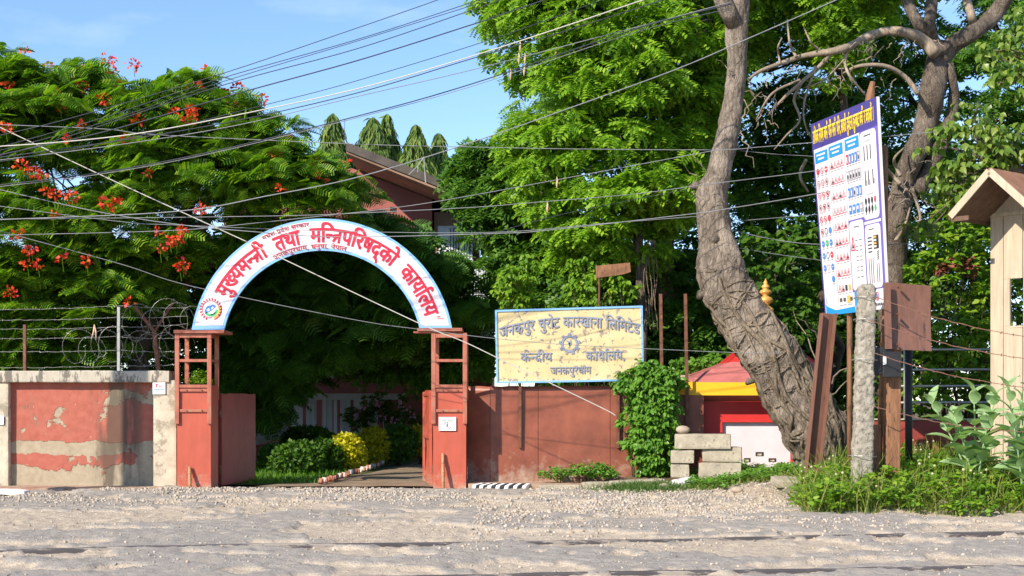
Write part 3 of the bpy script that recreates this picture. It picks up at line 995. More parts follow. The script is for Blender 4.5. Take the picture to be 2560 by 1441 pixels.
for i, (y0, y1, y2) in enumerate(((775, 765, 770), (800, 794, 790), (822, 818, 810), (846, 842, 846), (878, 876, 880), (918, 915, 912))):
    mb = MB()
    barbed(mb, P(-60, y0, WY), P(297, y1, WY), 0.02, i)
    barbed(mb, P(297, y1, WY), P(470 if i < 3 else 442, y2, WY), 0.015, i + 20, n=12)
    mb.build('strand', M['wire'], fence)
rr = random.Random(3)
for k, (xa, xb, yc, rad, turns) in enumerate(((180, 450, 865, 42, 9), (330, 492, 800, 46, 5))):
    mb = MB(); pts = []
    N = turns * 22
    for i in range(N + 1):
        t = i / N
        a = 6.283 * turns * t
        rj = rad * (0.85 + 0.25 * math.sin(a * 0.37 + k))
        p = P(xa + (xb - xa) * t + rj * 0.75 * math.cos(a), yc + 6 * math.sin(a * 0.21) + rj * math.sin(a), WY)
        p.y += 0.16 * math.sin(a + 0.8)
        pts.append(p)
    mb.tube(pts, 0.0034, 4)
    for i in range(0, N, 2):
        q = pts[i]
        dv = Vector((rr.uniform(-1, 1), rr.uniform(-.4, .4), rr.uniform(-1, 1))).normalized() * 0.026
        mb.tube([q - dv, q + dv], 0.003, 3)
    mb.build('razor_coil', M['wire'], fence)
for x0, y0, x1, y1 in ((236, 812, 228, 848), (236, 812, 240, 850)):
    MB().tube([P(x0, y0, WY - .02), P((x0 + x1) / 2 + 2, (y0 + y1) / 2, WY - .03), P(x1, y1, WY - .02)], [0.012, 0.018, 0.006], 5).build('dry_scrap', M['dry_leaf'], fence)

# ------------------------------------------------------------------ gate: two pillars, arch, leaves
GD = 25.0
def gate_pillar(x0px, x1px, label, side):
    x0 = (x0px - 1280) / FPX * GD; x1 = (x1px - 1280) / FPX * GD
    yb = GD + 0.62
    Z = lambda py: EYE - (py - HOR) / FPX * GD
    t = empty('gate_pillar', ((x0 + x1) / 2, GD, 0), label, 'gate pillar', 'red steel gate pillars under the arch')
    # sheet-clad box with slightly dented front
    n = 14
    V = []; F = []
    rows = np.linspace(-0.1, Z(966), 22); cols = np.linspace(x0, x1, 8)
    for z in rows:
        for x in cols:
            dent = 0.012 * (fbm(np.array([[x * 2.5, z * 2.2, side * 5.0]]), 3)[0] - 0.5)
            V.append((x, GD + dent, z))
    nc = len(cols)
    for i in range(len(rows) - 1):
        for j in range(nc - 1):
            a = i * nc + j
            F.append((a, a + 1, a + nc + 1, a + nc))
    b = len(V)
    V += [(x0, GD, -0.1), (x1, GD, -0.1), (x1, yb, -0.1), (x0, yb, -0.1), (x0, GD, Z(966)), (x1, GD, Z(966)), (x1, yb, Z(966)), (x0, yb, Z(966))]
    F += [(b + 1, b + 2, b + 6, b + 5), (b + 2, b + 3, b + 7, b + 6), (b + 3, b, b + 4, b + 7), (b + 4, b + 5, b + 6, b + 7)]
    MB().add(V, F).build('box_column', M['red_paint'], t)
    w = 0.075
    ztop = Z(833)
    for x in (x0 + w / 2 - 0.03, x1 - w / 2 + 0.02):
        MB().bar((x, GD - 0.03, Z(1060)), (x, GD - 0.03, ztop), w, 0.045).build('upright', M['red_frame'], t, bevel=0.004)
    for x in (x0 + w / 2, x1 - w / 2 + 0.02):
        MB().bar((x, yb - 0.02, Z(1000)), (x, yb - 0.02, ztop), w, 0.045).build('upright', M['red_frame'], t, bevel=0.004)
    for py, h in ((840, 0.07), (902, 0.05), (966, 0.055)):
        MB().bar((x0 + w - 0.03, GD - 0.027, Z(py)), (x1 - w + 0.02, GD - 0.027, Z(py)), 0.035, h).build('rail', M['red_frame'], t, bevel=0.003)
        for x in (x0 + 0.03, x1 - 0.02):
            MB().bar((x, GD, Z(py)), (x, yb - 0.05, Z(py)), 0.035, h * 0.8).build('rail', M['red_frame'], t, bevel=0.003)
    for py in (976, 1027):
        r_ = MB().bar((x0 + w - 0.03, GD - 0.022, Z(py)), (x1 - w + 0.02, GD - 0.022, Z(py)), 0.03, 0.05).build('rail', M['red_frame'], t, bevel=0.003)
        for u in (0.3, 0.75):
            xx = x0 + (x1 - x0) * u
            MB().tube([(xx, GD - 0.035, Z(py)), (xx, GD - 0.052, Z(py))], 0.012, 7).build('bolt', M['rust'], r_)
    return t, x0, x1, yb, Z
pl, lx0, lx1, lyb, GZf = gate_pillar(443, 527, 'left red steel gate pillar with open frame top beside the cream wall', 0)
pr, rx0, rx1, ryb, _ = gate_pillar(1083, 1165, 'right red steel gate pillar with paper notice beside the brown sheet wall', 1)
def gx(px, d=GD): return (px - 1280) / FPX * d
MB().box((gx(437), GD - 0.10, GZf(834)), (gx(563), GD + 0.66, GZf(826))).build('top_plank', M['red_frame'], pl, bevel=0.006)
MB().box((gx(1044), GD - 0.10, GZf(829)), (gx(1156), GD + 0.66, GZf(821))).build('top_plank', M['red_frame'], pr, bevel=0.006)
MB().box((gx(1034), GD - 0.06, GZf(833)), (gx(1098), GD + 0.30, GZf(829.6))).build('top_plank', M['red_frame'], pr, bevel=0.004)
# notice on the right pillar
nt_ = empty('notice_paper', P(1118, 1077, GD - 0.03), 'white no entry notice with walking figure on the right gate pillar', 'notice')
MB().box(P(1097, 1043, GD - 0.024), P(1140, 1077, GD - 0.032)).build('paper', M['paper'], nt_)
fn = plane_fn(1097, 1043, 1140, 1077, GD - 0.033)
def flat_fn(px, py, d, lift=0.0):
    s = FPX / d
    c = P(px, py, d)
    return lambda u, v_: (c + Vector((u, 0, v_)), Vector((0, -1, 0)))
text_mesh('heading', 'प~वे\u0936 \u093fनषेध', flat_fn(1118, 1054, GD - 0.033), M['sgrey'], nt_, 0.032, 0.01, width=0.2, cut=0)
mb = MB()
def ring(mb, fn3, cu, cv, r0, r1, ru=1.0, n=20, mi=0, a0=0, a1=6.2832):
    pts = []
    for i in range(n + 1):
        a = a0 + (a1 - a0) * i / n
        pts.append((a,))
    for i in range(n):
        a, b = pts[i][0], pts[i + 1][0]
        q = [(cu + ru * r0 * math.cos(a), cv + r0 * math.sin(a)), (cu + ru * r1 * math.cos(a), cv + r1 * math.sin(a)), (cu + ru * r1 * math.cos(b), cv + r1 * math.sin(b)), (cu + ru * r0 * math.cos(b), cv + r0 * math.sin(b))]
        decal(mb, fn3, q, mi)
def seg(mb, fn3, pts, w, mi=0, ru=1.0):
    p = [(u / ru, v_) for u, v_ in pts]
    V, F = stroke2(p, w)
    for f_ in F: decal(mb, fn3, [(V[i][0] * ru, V[i][1]) for i in (f_[0], f_[1], f_[2], f_[3])], mi)
k = 34 / 43.0
ring(mb, fn, 0.5, 0.36, 0.25, 0.28, k, 24)
seg(mb, fn, [(.36, .54), (.64, .18)], .022, 0, k)
for pts in ([(.5, .5), (.49, .36)], [(.49, .36), (.43, .22)], [(.49, .36), (.56, .22)], [(.5, .46), (.42, .38)], [(.5, .46), (.57, .4)]): seg(mb, fn, pts, .035, 0, k)
decal(mb, fn, [(.5 + .03 * k * math.cos(a), .545 + .035 * math.sin(a)) for a in np.linspace(0, 6.283, 9)[:-1]], 0)
mb.build('walking_figure', [M['sblack']], nt_)
# sticks leaning on the pillars
for (xa, ya, xb, yb_, lab) in ((475, 1228, 474, 1168, 'short bamboo stick leaning on the left gate pillar'), (1108, 1229, 1107, 1134, 'taller bamboo stick leaning on the right gate pillar')):
    a = P(xa, ya, GD - 0.22); a.z = max(0.0, ground_at(a.x, a.y)) - 0.03
    b = P(xb, yb_, GD - 0.04)
    pts = [a.lerp(b, t) for t in (0, .25, .5, .75, 1)]
    mb = MB(); mb.tube(pts, [.03, .027, .03, .027, .029], 9)
    for q in pts[1:-1]: mb.tube([q - (b - a).normalized() * .012, q + (b - a).normalized() * .012], .034, 9)
    setp(mb.build('bamboo_stick', M['bamboo'], None, smooth=True), lab, 'stick', 'sticks leaning on the gate')
# scribble on the upper part of the right pillar: three scratched marks
mb = MB()
fs = plane_fn(1083, 962, 1165, 1225, GD - 0.055)
for pts in ([(.30, .955), (.34, .965), (.33, .945)], [(.40, .965), (.44, .97), (.42, .95), (.46, .955)], [(.5, .97), (.53, .96), (.5, .95), (.55, .952)]): seg(mb, fs, pts, .004)
mb.build('painted_scribble', [M['sblack']], pr)

# the arch
AD = 25.12
AS = FPX / AD
ACX, ACY = 805.5, 877.0
AR0, AR1 = 249.6 / AS, 329.5 / AS
AC = P(ACX, ACY, AD)
ABOT = (877 - 825.0) / AS
arch = empty('arch_sign', P(ACX, 826, AD), 'white curved arch sign with crimson lettering and blue edge over the gate', 'sign')
def arch_pt(r, th, y): return (AC.x + r * math.cos(th), y, AC.z + r * math.sin(th))
def arch_band(r0, r1, y0, y1, n=90, bot=ABOT, nr=1):
    V = []; F = []
    a0, a1 = math.asin(bot / r0), math.asin(bot / r1)
    for i in range(n + 1):
        t = i / n
        for r, a in ((r0, a0), (r1, a1)):
            th = a + (math.pi - 2 * a) * t
            V += [arch_pt(r, th, y0), arch_pt(r, th, y1)]
    for i in range(n):
        b = 4 * i; c = b + 4
        F += [(b, b + 2, c + 2, c), (b + 1, c + 1, c + 3, b + 3), (b + 2, b + 3, c + 3, c + 2), (b, c, c + 1, b + 1)]
    F += [(0, 1, 3, 2), (4 * n, 4 * n + 2, 4 * n + 3, 4 * n + 1)]
    return MB().add(V, F)
arch_band(AR0, AR1, AD - 0.03, AD + 0.03).build('backing_board', M['blue_edge'], arch)
arch_band(AR0 + 0.045, AR1 - 0.045, AD - 0.034, AD - 0.0305, bot=ABOT + 0.075).build('white_face', M['flex'], arch)
def arch_text(name, s, th_mid, rbase, h, width, mt, bold, rmid, fat=0.008):
    def fn(u, v_):
        th = th_mid - u / rmid
        r = rbase + v_
        return Vector(arch_pt(r, th, AD - 0.034)), Vector((0, -1, 0))
    return text_mesh(name, s, fn, mt, arch, h, bold, width, lift=0.003, cut=0.12, fat=fat)
MAIN = 'मुख^यमन^#ी  तथा  म\u093fन^#प\u093fरषद\u094dको  कायाRलय'
arch_text('main_lettering', MAIN, math.radians(84.6), 271 / AS, 34 / AS, math.radians(133) * 287 / AS, M['crimson'], 0.008, 287 / AS, 0.024)
arch_text('upper_lettering', 'मधे\u0936 प~दे\u0936 सरकार', math.radians(107), 311.5 / AS, 9.5 / AS, 122 / AS, M['crimson2'], 0.0, 316 / AS)
arch_text('lower_lettering', 'जनकपुरधाम, धनुषा, नेपाल', math.radians(97), 255 / AS, 10.5 / AS, 186 / AS, M['crimson2'], 0.0, 258 / AS)
# round emblem
ec = P(528, 774, AD); EL = AD - 0.034
ef = lambda u, v_: Vector((ec.x + (u * math.cos(-.35) - v_ * math.sin(-.35)) / AS, EL - 0.004, ec.z + (u * math.sin(-.35) + v_ * math.cos(-.35)) / AS))
mb = MB()
for i in range(22):
    a = 6.283 * i / 22
    if 4.6 < a < 5.9: continue
    seg(mb, ef, [(23 * math.cos(a), 23 * math.sin(a)), (28 * math.cos(a + .10), 28 * math.sin(a + .10))], 3.6, 0)
ring(mb, ef, 0, 0, 20.5, 22, 1, 30, 0, 0.3, 5.2)
ring(mb, ef, 0, 0, 26, 28.5, 1, 14, 0, -0.9, 0.75)
ring(mb, ef, 0, 0, 19, 25, 1, 12, 3, -0.85, 0.7)
ring(mb, ef, 0, 0, 12, 18, 1, 14, 2, -2.2, 0.3)
ring(mb, ef, 0, 0, 12.5, 15, 1, 8, 4, -1.3, -0.2)
decal(mb, ef, [(-14, -10), (-8, -15), (6, 2), (10, 12), (2, 13), (-11, 4)], 1)
mb.build('round_emblem', [M['crimson2'], M['sblue'], M['sgreen'], M['orange'], M['syellow']], arch)
mb = MB()
ef2 = lambda u, v_: Vector((ec.x + (u * math.cos(-.35) - v_ * math.sin(-.35)) / AS, EL - 0.007, ec.z + (u * math.sin(-.35) + v_ * math.cos(-.35)) / AS))
decal(mb, ef2, [(-9, -4), (-5, -8), (-1, -3), (-5, 1)], 0); decal(mb, ef2, [(0, 3), (4, 0), (6, 6), (2, 9)], 0)
mb.build('emblem_white_marks', [M['flex']], arch)  # white marks within the emblem print
mb = MB()
fs = plane_fn(1090, 790, 1112, 808, AD - 0.036)
for r_ in (rect(.1, .8, .5, .95), rect(.15, .55, .85, .65)): decal(mb, fs, r_, 0)
mb.build('maker_mark', [M['crimson2']], arch)

# gate leaves swung inwards
def leaf_sheet(name, a, b, z0, z1, mt, label, group, ragged=0.0, seed=0):
    a = Vector(a); b = Vector(b)
    t = empty(name, (a.x, a.y, 0), label, 'gate leaf', group)
    d = (b - a).normalized(); nrm = Vector((d.y, -d.x, 0))
    L = (b - a).length
    V = []; F = []
    n, m = 16, 14
    for j in range(m + 1):
        for i in range(n + 1):
            u = L * i / n; w = z0 + (z1 - z0) * j / m
            o = ragged * (fbm(np.array([[u * 2, w * 1.7, seed]]), 3)[0] - 0.5)
            p = a + d * u + nrm * (0.022 + o)
            V.append((p.x, p.y, w + (0.02 * (fbm(np.array([[u * 4, 3, seed]]), 2)[0] - .5) if j == m else 0)))
    k = len(V)
    for j in range(m + 1):
        for i in range(n + 1):
            p = Vector(V[j * (n + 1) + i]) - nrm * 0.03
            V.append(tuple(p))
    for j in range(m):
        for i in range(n):
            q = j * (n + 1) + i
            F.append((q, q + 1, q + n + 2, q + n + 1)); F.append((k + q, k + q + n + 1, k + q + n + 2, k + q + 1))
    for i in range(n):
        q = m * (n + 1) + i
        F.append((q, q + 1, k + q + 1, k + q)); F.append((i + 1, i, k + i, k + i + 1))
    for j in range(m):
        q = j * (n + 1)
        F.append((q, q + n + 1, k + q + n + 1, k + q)); q += n
        F.append((q + n + 1, q, k + q, k + q + n + 1))
    MB().add(V, F).build('sheet', mt, t)
    up = Vector((0, 0, 1))
    for s in (0.04, L - 0.04):
        p = a + d * s - nrm * 0.035
        MB().bar((p.x, p.y, z0), (p.x, p.y, z1 - 0.03), 0.05, 0.04).build('stile', mt, t)
    for w in (z0 + 0.1, (z0 + z1) / 2, z1 - 0.08):
        p = a + d * 0.07 - nrm * 0.035; q = a + d * (L - 0.07) - nrm * 0.035
        MB().bar((p.x, p.y, w), (q.x, q.y, w), 0.04, 0.05).build('rail', mt, t)
    for w in (z0 + 0.3, z1 - 0.35):
        p = a - d * 0.03
        MB().tube([(p.x, p.y, w - .08), (p.x, p.y, w + .08)], 0.022, 8).build('hinge', M['rust'], t)
    return t
leaf_sheet('gate_leaf', (gx(552, 25.75), 25.75, 0), (gx(636, 27.6), 27.6, 0), 0.03, 1.715, M['red_dark'], 'red sheet gate leaf swung open behind the left pillar', 'open gate leaves', 0.02, 2)  # darker red puts the leaf's shade into its paint
leaf_sheet('gate_leaf', (gx(1082, 25.7), 25.7, 0), (gx(1064, 27.2), 27.2, 0), 0.03, 1.78, M['red_paint'], 'narrow edge of the red gate leaf opened behind the right pillar', 'open gate leaves', 0.10, 5)

# ------------------------------------------------------------------ brown sheet wall and the yellow board
SD = 25.65
sw = empty('sheet_metal_wall', P(1380, 1200, SD), 'brown red oxide sheet metal wall below the yellow board', 'wall')
def dented(a, b, z0, z1, seed, amp=0.03):
    a = Vector(a); b = Vector(b); V = []; F = []
    n, m = 18, 18
    d = (b - a).normalized(); nrm = Vector((d.y, -d.x, 0))
    for j in range(m + 1):
        for i in range(n + 1):
            p = a.lerp(b, i / n)
            w = z0 + (z1 - z0) * j / m
            o = amp * (fbm(np.array([[p.x * 1.6, w * 1.3, seed]]), 3)[0] - 0.5)
            if j == m: w += 0.03 * (vnoise(np.array([[p.x * 5, 1.0, seed]]))[0] - 0.5)
            p = p + nrm * o
            V.append((p.x, p.y, w))
    k = len(V)
    V += [(x + (-nrm * 0.01).x, y + 0.012, z) for x, y, z in V]
    for j in range(m):
        for i in range(n):
            q = j * (n + 1) + i
            F.append((q, q + 1, q + n + 2, q + n + 1)); F.append((k + q, k + q + n + 1, k + q + n + 2, k + q + 1))
    for i in range(n):
        q = m * (n + 1) + i
        F.append((q, q + 1, k + q + 1, k + q))
    return MB().add(V, F)
zt = EYE + 34 / FPX * SD
zb = 0.06
edges = [(1169, SD + 0.12), (1226, SD - 0.02), (1346, SD), (1526, SD), (1640, SD + 0.02), (1760, SD + 0.05)]
for i in range(len(edges) - 1):
    a, b = edges[i], edges[i + 1]
    dented((gx(a[0], a[1]), a[1], 0), (gx(b[0], b[1]) - 0.008, b[1], 0), zb, zt + (0.0, 0.0, 0.01, 0.0, -0.02)[i], i * 3.7 + 1, 0.035).build('sheet_panel', M['sheet_brown'], sw, smooth=True)
for i in (1, 2, 3):
    x = gx(edges[i][0], SD)
    MB().bar((x, SD + 0.05, zb), (x, SD + 0.05, zt - 0.02), 0.05, 0.04).build('stud', M['rust'], sw)

BD = 25.5
board = empty('name_board', P(1424, 957, BD), 'peeling yellow name board with blue lettering and gear emblem', 'sign')
bc = [P(1243, 957, BD), P(1607, 950, BD), P(1604, 767, BD), P(1240, 778, BD)]
def board_fn(u, v_, lift=0.0):
    p = bc[0] * ((1 - u) * (1 - v_)) + bc[1] * (u * (1 - v_)) + bc[2] * (u * v_) + bc[3] * ((1 - u) * v_)
    return p + Vector((0, -lift, 0))
def peel_board():
    m, nt, bs, _ = nt_new('flaking_yellow_paint')
    v = coords(nt)
    n1 = n_noise(nt, v, 3.0, 6, 0.5)
    n2 = n_noise(nt, v, 9.5, 7, 0.62, 0.4)
    n3 = n_noise(nt, v, 1.1, 3, 0.5)
    c = n_ramp(nt, n1, [(0.3, (0.54, 0.42, 0.20)), (0.7, (0.65, 0.53, 0.29))])
    k = n_math(nt, 'ADD', n2, n_math(nt, 'MULTIPLY', n3, 0.32))
    kk = n_ramp(nt, k, [(0.735, (0, 0, 0)), (0.745, (1, 1, 1))])
    c = n_mix(nt, kk, c, n_ramp(nt, n1, [(0.4, (0.21, 0.19, 0.18)), (0.6, (0.34, 0.26, 0.19))]))
    nt.links.new(c, bs.inputs['Base Color'])
    bs.inputs['Roughness'].default_value = 0.5
    n_bump(nt, bs, n_math(nt, 'SUBTRACT', n_math(nt, 'MULTIPLY', n1, 0.5), n_math(nt, 'MULTIPLY', kk, 0.3)), 0.4, 0.01)
    return m
M['board'] = peel_board()
m_blue_worn = mat('worn_blue_lettering', (0.22, 0.25, 0.34), 0.6, 0.2, 8, 0.0, spots=(0.42, 0.36, 0.26), spot_amt=0.03, spot_scale=14)
mb = MB()
N = 20
V = []; F = []
for j in range(N + 1):
    for i in range(N + 1):
        u, v_ = i / N, j / N
        V.append(board_fn(u, v_, 0.012 * (fbm(np.array([[u * 4, v_ * 3, 2.0]]), 3)[0] - .5)))
k = len(V)
V += [q + Vector((0, 0.03, 0)) for q in V]
for j in range(N):
    for i in range(N):
        q = j * (N + 1) + i
        F.append((q, q + 1, q + N + 2, q + N + 1)); F.append((k + q, k + q + N + 1, k + q + N + 2, k + q + 1))
MB().add(V, F).build('board_face', M['board'], board, smooth=True)
for i in range(4):
    a = bc[i] + Vector((0, -0.004, 0)); b = bc[(i + 1) % 4] + Vector((0, -0.004, 0))
    e = (b - a).normalized()
    sh = 0.0 if i % 2 else 0.018
    MB().bar(a + e * (-0.018 if i % 2 == 0 else 0.018), b + e * (0.018 if i % 2 == 0 else -0.018), 0.035, 0.035, up=(0, 1, 0)).build('frame_bar', M['blue_edge'], board)
BW = (bc[1] - bc[0]).length; BH = (bc[3] - bc[0]).length
def btext(name, s, cu, cv, h, w, bow=0.0, bold=0.014):
    def fn(u, v_):
        uu = cu + u / BW
        vv = cv + v_ / BH + bow * (1 - ((uu - 0.5) / 0.5) ** 2)
        return board_fn(uu, vv), Vector((0, -1, 0))
    return text_mesh(name, s, fn, m_blue_worn, board, h * BH, bold, w * BW, lift=0.012, cut=0.25, fat=0.010)
btext('factory_lettering', 'जनकपुर चुरोट कारख\u093eना \u093fल\u093fमटेड', 0.5, 0.615, 0.135, 0.965, 0.135, 0.006)
btext('office_lettering', 'के\u0928^द~ीय', 0.27, 0.285, 0.115, 0.215, 0, 0.004)
btext('office_lettering', 'कायाRलय,', 0.745, 0.285, 0.115, 0.27, 0, 0.004)
btext('town_lettering', 'जनकपुरधाम', 0.505, 0.10, 0.095, 0.28, 0, 0.0)
mb = MB()
bf = lambda u, v_: board_fn(0.5 + u / BW, 0.515 + v_ / BH, 0.014)
ring(mb, bf, 0, 0, 0.115, 0.155, 1, 32, 0)
for i in range(9):
    a = 6.283 * i / 9 + .17
    seg(mb, bf, [(0.15 * math.cos(a), 0.15 * math.sin(a)), (0.195 * math.cos(a), 0.195 * math.sin(a))], 0.055, 0)
for a, l in ((1.2, .09), (1.9, .07), (.5, .06), (4.4, .08)): 
    decal(mb, bf, [(0, -.05), (.03 * math.cos(a - .6), -.02 + .04 * math.sin(a)), (l * math.cos(a), l * math.sin(a)), (.03 * math.cos(a + .9), -.02 + .03 * math.sin(a + .5))], 0)
mb.build('gear_emblem', [m_blue_worn], board)
mb = MB()
decal(mb, lambda u, v_: board_fn(u, v_, 0.018), [(.375, .76), (.405, .76), (.405, .835)], 0)
mb.build('torn_hole', [M['hole']], board)  # dark patch stands for the shade seen through the tear
for px in (1300, 1545):
    MB().bar(P(px, 1120, BD + 0.10), P(px, 780, BD + 0.06), 0.05, 0.05).build('support_post', M['rust'], board)

# small rusted sign, old timber pole and thin posts behind the board
t = empty('small_rusty_sign', P(1500, 790, 27.0), 'small blank rusty sign plate on a thin post behind the board', 'sign')
bm_ = MB(); a = [P(1489, 665, 27), P(1575, 657, 27), P(1577, 680, 27), P(1560, 686, 27), P(1530, 690, 27), P(1490, 696, 27)]
V = [p for p in a] + [p + Vector((0, .02, 0)) for p in a]
bm_.add(V, [tuple(range(5, -1, -1)), tuple(range(6, 12))] + [(i, (i + 1) % 6, 6 + (i + 1) % 6, 6 + i) for i in range(6)])
bm_.build('plate', M['old_wood'], t)
p = P(1498, 690, 27.03); MB().tube([(p.x, p.y, 0.2), (p.x, p.y, p.z + 0.1)], 0.02, 7).build('post', M['rust'], t)
p0, p1 = P(1612, 1000, 28.6), P(1597, 575, 28.6); p0.z = 0.2
mb = MB(); pts = [p0.lerp(p1, i / 12) for i in range(13)]
mb.tube([q + Vector((.02 * math.sin(i * 2.1), .02 * math.cos(i * 1.7), 0)) for i, q in enumerate(pts)], [0.12 - .002 * i for i in range(13)], 12)
t = empty('timber_pole', p0, 'old timber pole with trailing vines behind the yellow board', 'pole')
mb.build('shaft', M['bark_dead'], t, smooth=True)
for i in range(5):
    x = 1612 + i * 7
    MB().tube([P(x + 4 * math.sin(j * 1.3 + i), 600 + j * 28, 28.4) for j in range(9)], 0.012, 4).build('vine_stem', M['bark_root'], t)
for px, ya, yb_, lab in ((1655, 735, 1060, 'rusty angle iron post rising out of the vines, the left of two'), (1717, 735, 1090, 'rusty angle iron post beside the shrine roof, the right of two')):
    d = 25.5
    a, b = P(px + (3 if px < 1700 else 4), 1180, d), P(px - 4, ya, d)
    a.z = gz(a.x, a.y) - 0.1
    mb = MB(); mb.bar(a, b, 0.055, 0.008, up=(0, 1, 0)); mb.bar(a + Vector((.03, .03, 0)), b + Vector((.03, .03, 0)), 0.008, 0.06, up=(0, 1, 0))
    setp(mb.build('angle_iron_post', M['rust'], None), lab, 'post', 'rusty angle iron posts')
# ------------------------------------------------------------------ kerb stones
kpts = spline([(-0.74, 25.0, 0), (-0.45, 24.82, 0), (0.0, 24.74, 0), (0.5, 24.76, 0), (1.1, 24.9, 0)], 40)
kerb = empty('kerb', (0, 24.7, 0), 'low kerb with black and white slanted stripes beside the right gate pillar', 'kerb')
acc = 0
seglen = 0.078
cum = np.concatenate([[0], np.cumsum(np.linalg.norm(np.diff(kpts, axis=0), axis=1))])
def kp(s): return Vector([np.interp(s, cum, kpts[:, i]) for i in range(3)])
i = 0; s = 0.0
while s + seglen < 1.05:
    a, b = kp(s), kp(s + seglen - 0.004)
    n_ = (b - a).normalized(); q = Vector((-n_.y, n_.x, 0)); lean = n_ * 0.07
    z0, z1 = -0.05, 0.125
    c = [a, b, b + q * .16 + lean, a + q * .16 + lean]
    lo = [Vector((p.x, p.y, z0)) for p in c]; hi = [Vector((p.x, p.y, z1)) + lean * (0.7 if k_ < 2 else 0.7) - (Vector((0, 0, .03)) if k_ < 2 else Vector()) for k_, p in enumerate(c)]
    MB().hexa(lo + hi).build('painted_block', M['black'] if i % 2 else M['white'], kerb, bevel=0.012)
    s += seglen; i += 1
plain = [(1.06, 25.0 - .1), (1.1, 24.9)]
def slab_thing(px, py, d, w, dp, h, rz, tilt, name, label, cat, mt='block', group=None, seed=0, z=None):
    c = P(px, py, d)
    zz = float(ground_at(np.array([c.x]), np.array([c.y]))[0]) if z is None else z
    v, f = rough_box((-w / 2, -dp / 2, 0), (w / 2, dp / 2, h), 5, 0.012, 4.0, seed, min(0.025, h * 0.35))
    o = MB().add(v, f).build(name, M[mt], None, smooth=False)
    o.location = (c.x, c.y, zz - 0.02)
    o.rotation_euler = (tilt[0], tilt[1], rz)
    # mesh origin is at the base centre already
    return setp(o, label, cat, group)
slab_thing(1400, 1215, 24.85, 0.75, 0.18, 0.12, 0.05, (0, 0), 'kerb_stone', 'plain worn kerb stone just right of the striped kerb', 'kerb stone', group='plain kerb stones', seed=2, z=-0.0)
slab_thing(1510, 1212, 25.0, 0.8, 0.18, 0.14, 0.18, (0, 0), 'kerb_stone', 'plain worn kerb stone below the creeper patch', 'kerb stone', group='plain kerb stones', seed=3, z=0.02)
slab_thing(1592, 1205, 24.75, 0.95, 0.30, 0.13, 0.12, (0, -.04), 'kerb_stone', 'long grey kerb slab behind the dark green turf patch', 'kerb stone', group='plain kerb stones', seed=4, z=0.09)
slab_thing(1712, 1196, 24.2, 0.42, 0.22, 0.12, 0.5, (0.2, -.12), 'kerb_stone', 'tilted striped kerb fragment in front of the block stack', 'kerb stone', 'white', 'plain kerb stones', 5)
slab_thing(1755, 1192, 24.3, 0.30, 0.22, 0.12, 0.35, (0.25, -.2), 'kerb_stone', 'tilted grey kerb fragment next to the white fragment', 'kerb stone', 'block', 'plain kerb stones', 6)
slab_thing(1975, 1208, 22.7, 0.55, 0.45, 0.14, 0.1, (0.12, 0.05), 'concrete_slab', 'flat pale concrete slab lying beside the leaning steel beam', 'slab', 'block', None, 7)
slab_thing(2390, 1274, 20.0, 0.40, 0.3, 0.12, 0.2, (0.05, 0), 'concrete_slab', 'small broken concrete lump at the edge of the weeds', 'slab', 'concrete', None, 8)
slab_thing(30, 1248, 23.0, 0.5, 0.3, 0.09, 0.0, (0, .05), 'kerb_stone', 'white painted kerb piece at the far left of the road edge', 'kerb stone', 'white', 'plain kerb stones', 9)
slab_thing(430, 1222, 24.6, 0.30, 0.25, 0.10, 0.3, (0, .1), 'broken_brick', 'broken grey rubble at the foot of the left gate pillar', 'rubble', 'block', None, 10)
def pebble_thing(px, py, d, r, label, seed, z=None, sq=(1.2, 0.9, 0.75)):
    bm = bmesh.new(); bmesh.ops.create_icosphere(bm, subdivisions=3, radius=1.0)
    V = np.array([v.co[:] for v in bm.verts]); F = [tuple(v.index for v in f.verts) for f in bm.faces]; bm.free()
    V = V * (1 + 0.25 * (fbm(V * 1.3 + seed, 3)[:, None] - .5)) * np.array(sq) * r
    c = P(px, py, d)
    if z is None: z = float(ground_at(np.array([c.x]), np.array([c.y]))[0]) - 0.02
    V = V - np.array([0, 0, V[:, 2].min()]) + np.array([c.x, c.y, z])
    return setp(mesh_np('stone', V, F, M['stone'], None, smooth=True), label, 'stone', 'loose round stones')
pebble_thing(1660, 1236, 23.6, 0.075, 'round pale stone at the edge of the dark turf patch', 1)
pebble_thing(1843, 1222, 23.0, 0.08, 'round stone on the gravel in front of the shrine', 2)
pebble_thing(1425, 1331, 17.0, 0.045, 'dark pebble alone on the road right of centre', 3)

